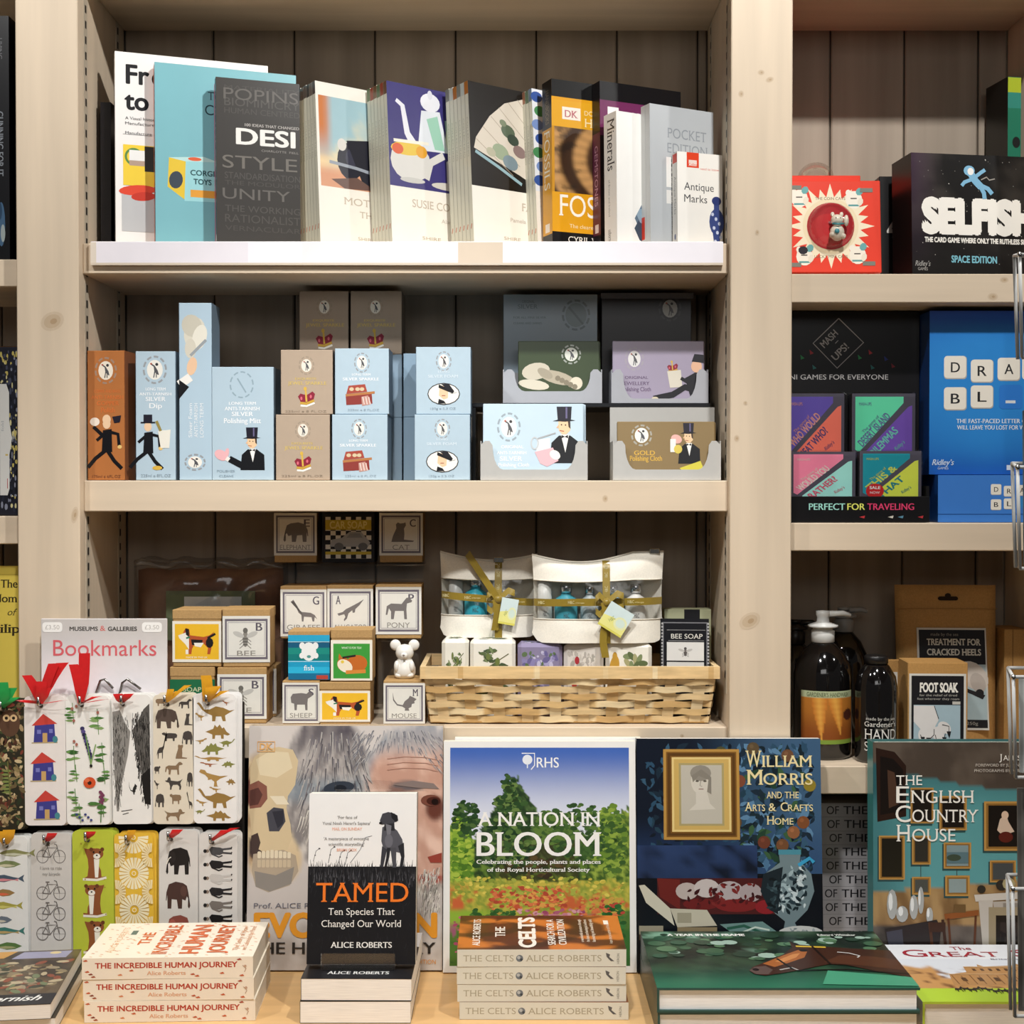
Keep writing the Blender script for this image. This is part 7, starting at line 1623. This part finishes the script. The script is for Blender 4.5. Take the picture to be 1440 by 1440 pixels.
# ============================================================ piles lying on the counter
def lie(label, x, y, z, w, h, t, *a, mode='foot', yaw=0, name='paperback_book', group=None, **k):
    """x,y = near end of the face towards the viewer (left end when lying foot out, right end when spine out)"""
    return book(name, label, T(x, y, z + t) @ RZ(yaw) @ (FOOT_OUT if mode == 'foot' else SPINE_OUT), w, h, t, *a, group=group, **k)
def s_inc(a):
    a.text('THE INCREDIBLE HUMAN JOURNEY', 15, 180, 12, 6.2, 'b8402c', bold=.03); a.text('Alice Roberts', 75, 120, 20.5, 4.6, 'e0a884', bold=.02)
    for x, y, c in ((4, 3, 'c9603c'), (10, 19, '8a4030'), (6, 16, 'c9603c'), (13, 22, 'a85a40'), (44, 20, 'd88a60'), (57, 15, 'c9603c'), (128, 20, 'c06040'), (133, 22, 'c9603c'), (162, 19, 'c9603c'), (182, 3, 'a84a38'), (185, 22, 'c9603c')): a.poly([(x - 3, y), (x + 1, y - 1.4), (x + 3, y + .6), (x - 1, y + 1)], c)
    a.line([(186, 10), (190, 14), (188, 18)], .7, 'b08a70'); a.ell(189, 11, 1.6, 1.6, 'c8a48a', 0, 8)
def f_inc(a):
    O_ = 'd8662c'
    r = random.Random(2)
    for k in range(150):
        x, y = r.uniform(4, 125), r.uniform(4, 194)
        a.poly([(x - 1.2, y + 2), (x, y - 2), (x + 1.4, y - 1), (x + .4, y + 2)], r.choice(('e8a878', 'd88a58', 'e4b890', 'c9744a')), 1.5e-6)
    a.text('ALICE ROBERTS', 18, 112, 30, 7, 'e0a878'); a.rect(84, 36, 100, 43, '55706a')
    a.text('THE', 46, 92, 66, 13, O_, bold=.03); a.text('INCREDIBLE', 12, 119, 94, 17, O_, bold=.03); a.text('HUMAN', 12, 119, 131, 21, O_, bold=.04); a.text('JOURNEY', 12, 119, 160, 18, O_, bold=.03); a.text('The Story of How', 22, 110, 176, 6, 'dc9a6c'); a.text('we Colonised the Planet', 22, 112, 186, 6, 'dc9a6c')
xi = (355 - 720) * 1.612 / F
for i, lab in enumerate(('cream and orange lettered paperback, bottom of its pile', 'cream and orange lettered paperback, middle of its pile', 'cream and orange lettered paperback, top of its pile')):
    lie(lab, xi + (.0015, 0, -.001)[i], 1.612 + (.001, 0, .0005)[i], TB + .0004 + i * .0252, .130, .198, .0248, 'f6ecd8', mode='spine', yaw=(2.2, 1.6, 2)[i], front=f_inc if i == 2 else None, fmap=(0, 0, 129, 198), spine=s_inc, smap=(0, 0, 198, 25), spine_col='f3e9d8', page='efe6d4', group='pile of cream and orange paperbacks')
def s_celt(a):
    a.text('THE CELTS', 7, 66, 14, 7.2, 'aaa48e', serif=1); a.ell(73, 10.5, 4.2, 4.2, '6f7880', 0, 14); a.ell(72, 9.5, 2, 2, 'b9bec0', 0, 8); a.ell(75, 12, 1.6, 1.6, '3c444c', 0, 8); a.text('ALICE ROBERTS', 80, 169, 14, 7.2, 'aaa48e', serif=1)
    a.poly([(174, 4), (179, 6), (178, 9), (184, 14), (180, 14), (175, 9)], '5a5a5c'); a.text('HERON', 190, 190 + 12, 17, 3, '8a8a84', rot=90)
def f_celt(a):
    def pic(u, v):
        x, y = u - .5, v - .55
        k = math.sin(9 * math.hypot(x * 1.2, y) + 2.5 * math.atan2(y, x) + 3 * fbm(u * 2, v * 2)); k2 = math.sin(14 * math.hypot(x - .3, y + .3) - 3 * math.atan2(y + .3, x - .3))
        c = mix('5a2412', 'c8702c', sst(-.3, .8, k)); return mix(c, '3a160c', sst(.4, .9, k2) * .8)
    a.paint(0, 0, 129, 198, 40, 56, pic)
    W_ = 'f2e8dc'
    a.text('ALICE ROBERTS', 14, 114, 26, 9, W_, bold=.02); a.text('THE', 46, 84, 56, 12, W_, serif=1, bold=.02); a.text('CELTS', 6, 122, 92, 19, W_, serif=1, bold=.05); a.text('SEARCH FOR A', 16, 112, 116, 9, W_, bold=.02); a.text('CIVILIZATION', 16, 112, 129, 9, W_, bold=.02)
    for k, t in enumerate(('a wonderful adventure through', 'the latest archaeological evidence', 'fascinating and beautifully told')): a.text(t, 26, 112, 150 + 7 * k, 4, 'e8d4c0', bold=.02)
    a.text('from the presenter of the series', 20, 108, 184, 4, 'e8d4c0'); a.rect(92, 178, 108, 184, 'f2e8dc')
xc_ = (881 - 720) * 1.616 / F
for i, lab in enumerate(('grey spined copper covered paperback, bottom of its pile of four', 'grey spined copper covered paperback, second from the bottom', 'grey spined copper covered paperback, third from the bottom', 'grey spined paperback with copper swirl cover, top of four')):
    lie(lab, xc_ + (.003, .0005, 0, .0005)[i], 1.616 + (-.001, .001, 0, .0005)[i], TB + .0004 + i * .0207, .129, .198, .0203, '8a4a22', mode='spine', yaw=(-.3, .2, 0, .3)[i], front=f_celt if i == 3 else None, fmap=(0, 0, 129, 198), spine=s_celt, smap=(0, 0, 198, 20.3), spine_col='dddccf', page='eee8da', group='pile of grey spined paperbacks')
# the black paperback and its acrylic easel
def f_tamed(a):
    a.rect(0, 0, 129, 86, 'efeeec'); a.rect(0, 86, 129, 199, '1d1d20')
    r = random.Random(6)
    for k in range(420):
        x = r.uniform(0.5, 128); y = 86 + r.uniform(-1, 22); hgt = r.uniform(3, 8)
        a.line([(x, y + 3), (min(128.5, max(.5, x + r.uniform(-2, 2))), y - hgt)], [1.1, .2], r.choice(('2a2a2c', '1d1d20', '3a3a3e', '55555a')) if y > 92 else r.choice(('2a2a2c', '1d1d20')), 1e-6)
    for k in range(120):
        x = r.uniform(2, 126); y = r.uniform(92, 190); a.line([(x, y), (min(128, max(1, x + r.uniform(-3, 3))), y - r.uniform(3, 9))], .4, r.choice(('2c2c30', '34343a')), 1e-6)
    for x, y, l in ((6, 80, 12), (24, 82, 16), (36, 82, 12), (44, 84, 14)): a.line([(x, y), (x + 3, y - l), (x + 7, y - l - 3)], .6, '4a4a4c'); a.ell(x + 7, y - l - 3, 1.3, 1, '4a4a4c', 0, 6); a.ell(x + 2, y - l * .6, 1, .8, '4a4a4c', 0, 6)
    a.line([(50, 82), (62, 66), (68, 52), (76, 50)], .6, '6a6a6c')
    # standing hound
    D = '3c3c42'
    a.poly([(88, 40), (96, 36), (106, 44), (112, 54), (114, 64), (110, 70), (100, 68), (90, 66), (87, 56)], '55555c'); a.poly([(88, 62), (86, 86), (89.5, 87), (94, 66)], D); a.poly([(98, 64), (101, 87), (105, 87), (105, 64)], '4c4c52'); a.poly([(107, 62), (111, 75), (109, 87), (113, 87), (115, 74), (114, 58)], '2c2c30'); a.poly([(94, 64), (93, 76), (91, 86), (94, 86), (97, 74), (98, 64)], '2a2a2e')
    a.poly([(90, 44), (91, 32), (102, 30), (103, 44)], '2c2c30'); a.poly([(85, 32), (88, 24), (95, 22), (103, 24), (106, 30), (102, 35), (94, 36), (87, 37)], '44444a'); a.poly([(98, 22), (106, 26), (107, 32), (104, 34), (99, 29)], '222226'); a.ell(86, 35, 2, 1.6, '17171a', 0, 8); a.poly([(92, 36), (99, 38), (98, 48), (94, 50)], '77777e'); a.ell(96, 56, 5, 8, '6a6a72', 0, 12)
    a.text("'For fans of", 34, 58, 30, 3.4, '77726e', serif=1); a.text("Yuval Noah Harari's Sapiens'", 16, 74, 37, 3.4, '77726e', serif=1); a.text('MAIL ON SUNDAY', 28, 64, 43.5, 3.2, 'e89a74', serif=1); a.text("'A masterpiece of evocative", 18, 72, 55, 3.4, '77726e', serif=1); a.text("scientific storytelling'", 24, 67, 61.5, 3.4, '77726e', serif=1); a.text('BRIAN COX', 34, 58, 68, 3.2, 'e89a74', serif=1)
    a.text('TAMED', 10, 120, 127, 22, 'ec7a2c', serif=1); a.text('Ten Species That', 25, 104, 142, 7.8, 'e9e7e2', serif=1); a.text('Changed Our World', 17, 112, 156, 7.8, 'e9e7e2', serif=1); a.text('ALICE ROBERTS', 28, 101, 180, 6.6, 'ecebe6', serif=1, bold=.02)
def f_tamed2(a):
    a.rect(0, 31, 129, 86, 'efeeec'); a.rect(0, 86, 129, 199, '1d1d20'); a.text('Changed Our World', 17, 112, 150, 9, 'e9e7e2', serif=1); a.text('ALICE ROBERTS', 28, 101, 184, 9, 'ecebe6', serif=1, bold=.02)
xt = (420 - 720) * 1.604 / F
for i, lab in enumerate(('black covered paperback at the bottom, cream page edges facing out', 'black covered paperback on which the acrylic easel stands')):
    lie(lab, xt + (0, .001)[i], 1.604 + (0, .001)[i], TB + .0004 + i * .0263, .129, .168, .0258, '1d1d20', mode='foot', yaw=(0, -.6)[i], front=f_tamed2 if i else None, fmap=(0, 31, 129, 199), page='f7f4ee', spine_col='1d1d20', group='black covered paperbacks')
zst = TB + .0004 + .0263 + .0262
xs_ = (503 - 720) * 1.635 / F
es = empty('book_easel', 'clear acrylic easel displaying the black and white dog book', 'easel', T(xs_, 1.63, zst))
ew = .044
m = M(); m.box(-ew, ew, 0, .070, 0, .002, 'ffffff', 'acrylic', .0008); o = m.build('base'); o.parent = es
m = M(); m.box(-ew, ew, -.001, .0015, .0022, .021, 'ffffff', 'acrylic', .0008); o = m.build('front_lip'); o.parent = es
m = M(); m.box(-.035, .035, 0, .003, 0, .212, 'ffffff', 'acrylic', .0008); o = m.build('back_rest', None, mw=T(0, .034, .0022) @ RX(-8)); o.parent = es
book('paperback_book', 'upright black and white paperback with a standing dog and orange title', lean_mw(xs_ - .0615, 1.634, zst + .0026, 0, 8, .026), .129, .199, .024, '1d1d20', front=f_tamed, fmap=(0, 0, 129, 199), page='f2ede2', spine_col='1d1d20')
# horse book pile
def f_horse(a):
    def pic(u, v):
        n = fbm(u * 5, v * 4); c = mix('14221a', '2f4a34', sst(-.3, .6, n)); c = mix(c, '7fa890', sst(.25, .7, fbm(u * 6 + 5, v * 5)) * sst(.8, .2, v)); return mix(c, '2f7a5c', sst(.6, 1, v) * .7)
    a.paint(0, 0, 298, 206, 36, 26, pic)
    r = random.Random(13)
    for k in range(70): q = r.uniform(4, 13); x, y = r.uniform(14, 284), r.uniform(14, 120) if k < 55 else r.uniform(14, 60); a.ell(x, y, q, q * .8, mix(('2c4a38', '3a6a50', '4f7a58', '6f9a70', 'a8c4b4')[k % 5], '24382c', .5 if k % 5 < 4 else .15), 0, 12)
    a.poly([(206, 150), (298, 172), (298, 202), (190, 196)], '4a9a78')
    a.poly([(114, 150), (120, 138), (140, 118), (165, 92), (180, 68), (182, 42), (192, 56), (208, 60), (250, 70), (298, 78), (298, 174), (262, 152), (232, 130), (212, 128), (192, 138), (166, 152), (146, 161), (130, 167), (118, 162)], '3f2317')
    a.poly([(134, 126), (164, 96), (186, 76), (196, 82), (188, 104), (164, 124), (146, 138)], 'a4602f'); a.poly([(150, 118), (176, 92), (186, 88), (178, 104), (158, 122)], 'c9844a'); a.poly([(208, 120), (232, 96), (270, 100), (298, 112), (298, 150), (250, 132)], '54301e')
    a.poly([(114, 150), (122, 138), (136, 134), (142, 148), (134, 163), (120, 163)], '5c4a44'); a.ell(122, 147, 4, 5, '1a1210'); a.ell(192, 78, 5, 4.5, '120c0a'); a.poly([(182, 42), (186, 64), (194, 64), (191, 54)], '24140e')
    a.line([(186, 62), (222, 66)], 5, 'd8b43a'); a.line([(232, 84), (246, 88), (256, 98), (252, 104)], 2.4, 'c9c8c4'); a.line([(150, 148), (166, 140), (172, 150)], 2.4, 'b9b8b4'); a.line([(170, 150), (230, 146), (298, 162)], 3, '17100c'); a.line([(154, 108), (166, 146)], 3, '17100c'); a.line([(206, 62), (214, 128)], 3, '1d120c')
    a.text('A YEAR IN THE FRAME', 32, 130, 22, 8, 'ecece6', bold=.05); a.text('Edward Whitaker', 222, 270, 22, 7, 'd8dcd4', bold=.03)
xh_ = (925 - 720) * 1.562 / F
for i, lab in enumerate(('wide racehorse hardback underneath its twin', 'wide hardback with a racehorse head on its green cover, on top')):
    lie(lab, xh_ + (.001, 0)[i], 1.562 + (.0015, 0)[i], TB + .0004 + i * .0284, .298, .202, .028, '1c3a2e', mode='foot', yaw=(.4, 0)[i], front=f_horse if i else None, fmap=(0, 0, 298, 206), hard=True, edge='1f4a46', spine_col='17302a', page='eef0f0', name='hardback_book', group='racehorse hardbacks')
def f_great(a):
    a.full('e9ebee'); a.rect(0, 160, 250, 204, 'b4d23c'); a.paint(0, 56, 250, 160, 40, 26, lambda u, v: mix(mix('dfe3ea', 'c9965c', sst(.0, .12, v - .22 + .12 * u - .4 * (abs(u - .42) < .24) + .1 * nz(u * 12, 0))), '7a5030', sst(.1, .5, fbm(u * 22, v * 5)) * sst(.2, .5, v)))
    a.poly([(54, 150), (60, 112), (84, 104), (86, 84), (104, 84), (106, 76), (112, 84), (150, 80), (154, 70), (160, 80), (178, 86), (182, 104), (232, 108), (246, 116), (246, 152)], 'b98a58')
    for k in range(17): a.line([(62 + k * 11, 114 + (k % 2) * 3), (62 + k * 11, 146)], [1.6, 1.6], '8a5f3a')
    for k in range(8): a.rect(94 + k * 10, 92, 98 + k * 10, 100, '5a3f2c'); a.rect(70 + k * 20, 124, 76 + k * 20, 136, '5a3f2c')
    a.line([(54, 112), (246, 114)], 1.6, 'd8b488'); a.line([(86, 86), (178, 86)], 2, 'd8b488')
    a.text('The', 92, 118, 22, 12, 'a8404a', serif=1); a.text('G', 24, 54, 48, 26, 'a8303c', serif=1); a.text('REAT', 56, 148, 48, 18, 'a8303c', serif=1); a.text('S', 166, 190, 48, 26, 'a8303c', serif=1); a.text('HOOLS', 194, 244, 48, 18, 'a8303c', serif=1); a.text('Britain’s historic houses', 130, 236, 60, 5, '7a7a80', serif=1)
    r = random.Random(4)
    for k in range(26): x = 50 + k * 7.2; a.shape(DOG if k % 3 else HOR, x, 160 + r.uniform(-6, 4), 11, 16, '2a2620')
    a.text('Britain', 150, 220, 194, 10, 'e8f0c0', serif=1, bold=.03)
xg_ = (1300 - 720) * 1.582 / F
lie('glossy book with a lime green lower band and maroon title', xg_, 1.580, TB + .0004, .245, .200, .034, 'e9ebee', mode='foot', yaw=0, front=f_great, fmap=(0, 0, 250, 204), hard=True, edge='a8c23a', spine_col='c9ccd0', page='dcd8d2', name='hardback_book')
def f_corn(a):
    r = random.Random(31)
    a.paint(0, 0, 260, 196, 26, 18, lambda u, v: mix('3a2f26', '6a5a44', sst(-.4, .5, fbm(u * 6, v * 6))))
    a.poly([(150, 0), (182, 0), (170, 26), (138, 26)], 'c9944a'); a.poly([(190, 4), (250, 4), (246, 30), (180, 30)], '9a98b0'); a.poly([(60, 0), (140, 0), (120, 28), (40, 30)], '5a5650'); a.ell(230, 10, 7, 5, 'd8c490')
    a.speck(4, 44, 254, 150, 260, 4, 11, ('8a7a5c', '5c4a34', 'a8926a', '6f7a58', '8a4a34', 'b8a888', '3a3c2c', '9a8a70'), r, .55)
    a.rect(0, 160, 260, 196, '1c1c24'); a.text('Cornish', 176, 246, 182, 17, 'f0eee8', ital=.45, bold=.02)
for i, lab in enumerate(('dark illustrated book at the counter edge, underneath', 'dark illustrated book with white script at the counter edge, on top')):
    lie(lab, -.526 - .26 * math.cos(math.radians(7)) + (.004 if i == 0 else 0), 1.572 - .26 * math.sin(math.radians(7)) + (.004 if i == 0 else 0), TB + .0004 + i * .0175, .26, .190, .0172, '2a2620', mode='foot', yaw=7, front=f_corn if i else None, fmap=(0, 0, 260, 196), page='e9e6e0', name='large_paperback', group='dark illustrated books')
# ============================================================ wire card rack at the edge of view
rk = empty('wire_rack', 'chrome wire card rack at the edge of the counter', 'rack', T(.492, 1.252, 0))
m = M(); m.tube([(.492, 1.252, .02), (.492, 1.252, 2.0)], .009, 'c9c9c8', 'metal', 14); part('pole', m, rk)
m = M(); m.lathe([(.001, 0), (.10, 0), (.10, .012), (.03, .02), (.012, .022), (.001, .022)], .492, 1.252, 'a9a9a8', 'metal', 32); part('base', m, rk)
def wire(m, pts, r=.0016): m.tube(pts, r, 'c9c9c6', 'plastic', 7)
def pocket(yt, yb, xl, d0=1.20, depth=.03, wd=.13):
    m = M(); a_, b_ = Wp(xl, yt, d0), Wp(xl, yb, d0); x0 = a_.x
    zt, zb_ = a_.z, b_.z; x1 = x0 + wd
    wire(m, [(x0, d0, zt), (x1, d0, zt)]); wire(m, [(x0, d0, zt), (x0 + .004, d0 + .004, zb_)]); wire(m, [(x1, d0, zt), (x1 - .004, d0 + .004, zb_)]); wire(m, [(x0, d0, zt), (x0 + .006, d0 + depth, zt + .004)]); wire(m, [(x0 + .006, d0 + depth, zt + .004), (x0 + .006, d0 + .020, zb_)])
    wire(m, [(x1, d0, zt), (x1 - .006, d0 + depth, zt + .004), (x1 - .006, d0 + .020, zb_)]); wire(m, [(x0 + .004, d0 + .005, zb_), (x1 - .004, d0 + .005, zb_)]); wire(m, [(x0 + .006, d0 + depth, zt + .004), (x1 - .006, d0 + depth, zt + .004)])
    wire(m, [(x0 + wd / 2, d0, zt), (x0 + wd / 2, d0 + .005, zb_)]); wire(m, [(x0 + wd / 2, d0 + .004, zb_), (.492, 1.246, zb_)])
    m.ball(x0, d0, zt, .0026, .0026, .0026, 'd8d8d6', 'metal', 8)
    part('wire_pocket', m, rk)
    return x0, zt, zb_, wd, d0
cards = []
for yt, yb, xl in ((358, 502, 1434), (657, 800, 1431), (952, 1095, 1425), (1250, 1432, 1424)):
    cards.append(pocket(yt, yb, xl))
for i, (lab, c, up) in enumerate((('dark grey card in the rack pocket above the blue boxes', '3f474c', .03), ('slate grey card with a black foot in the middle rack pocket', '5a6a74', .05), ('pale card in the rack pocket over the country house book', 'b9bcb8', .0), ('smoky grey card in the lowest rack pocket', '6a6660', .085))):
    x0, zt, zb_, wd, d0 = cards[i]
    m = M(); m.box(0, wd - .016, 0, .0016, 0, zt - zb_ + up - .003, c, 'gloss', .0006)
    a = m.art((0, 0, 0), (1, 0, 0), (0, 0, 1), (wd - .016, zt - zb_ + up - .003), (0, 0, 100, 150), 'gloss'); a.frame(3, 3, 97, 147, 2, mul(c, 1.3)); a.rect(8, 110, 92, 140, mul(c, .45))
    tag(m.build('greeting_card', None, mw=T(x0 + .009, d0 + .0085, zb_ + .003) @ RX(-2)), lab, 'card', 'cards in the wire rack')
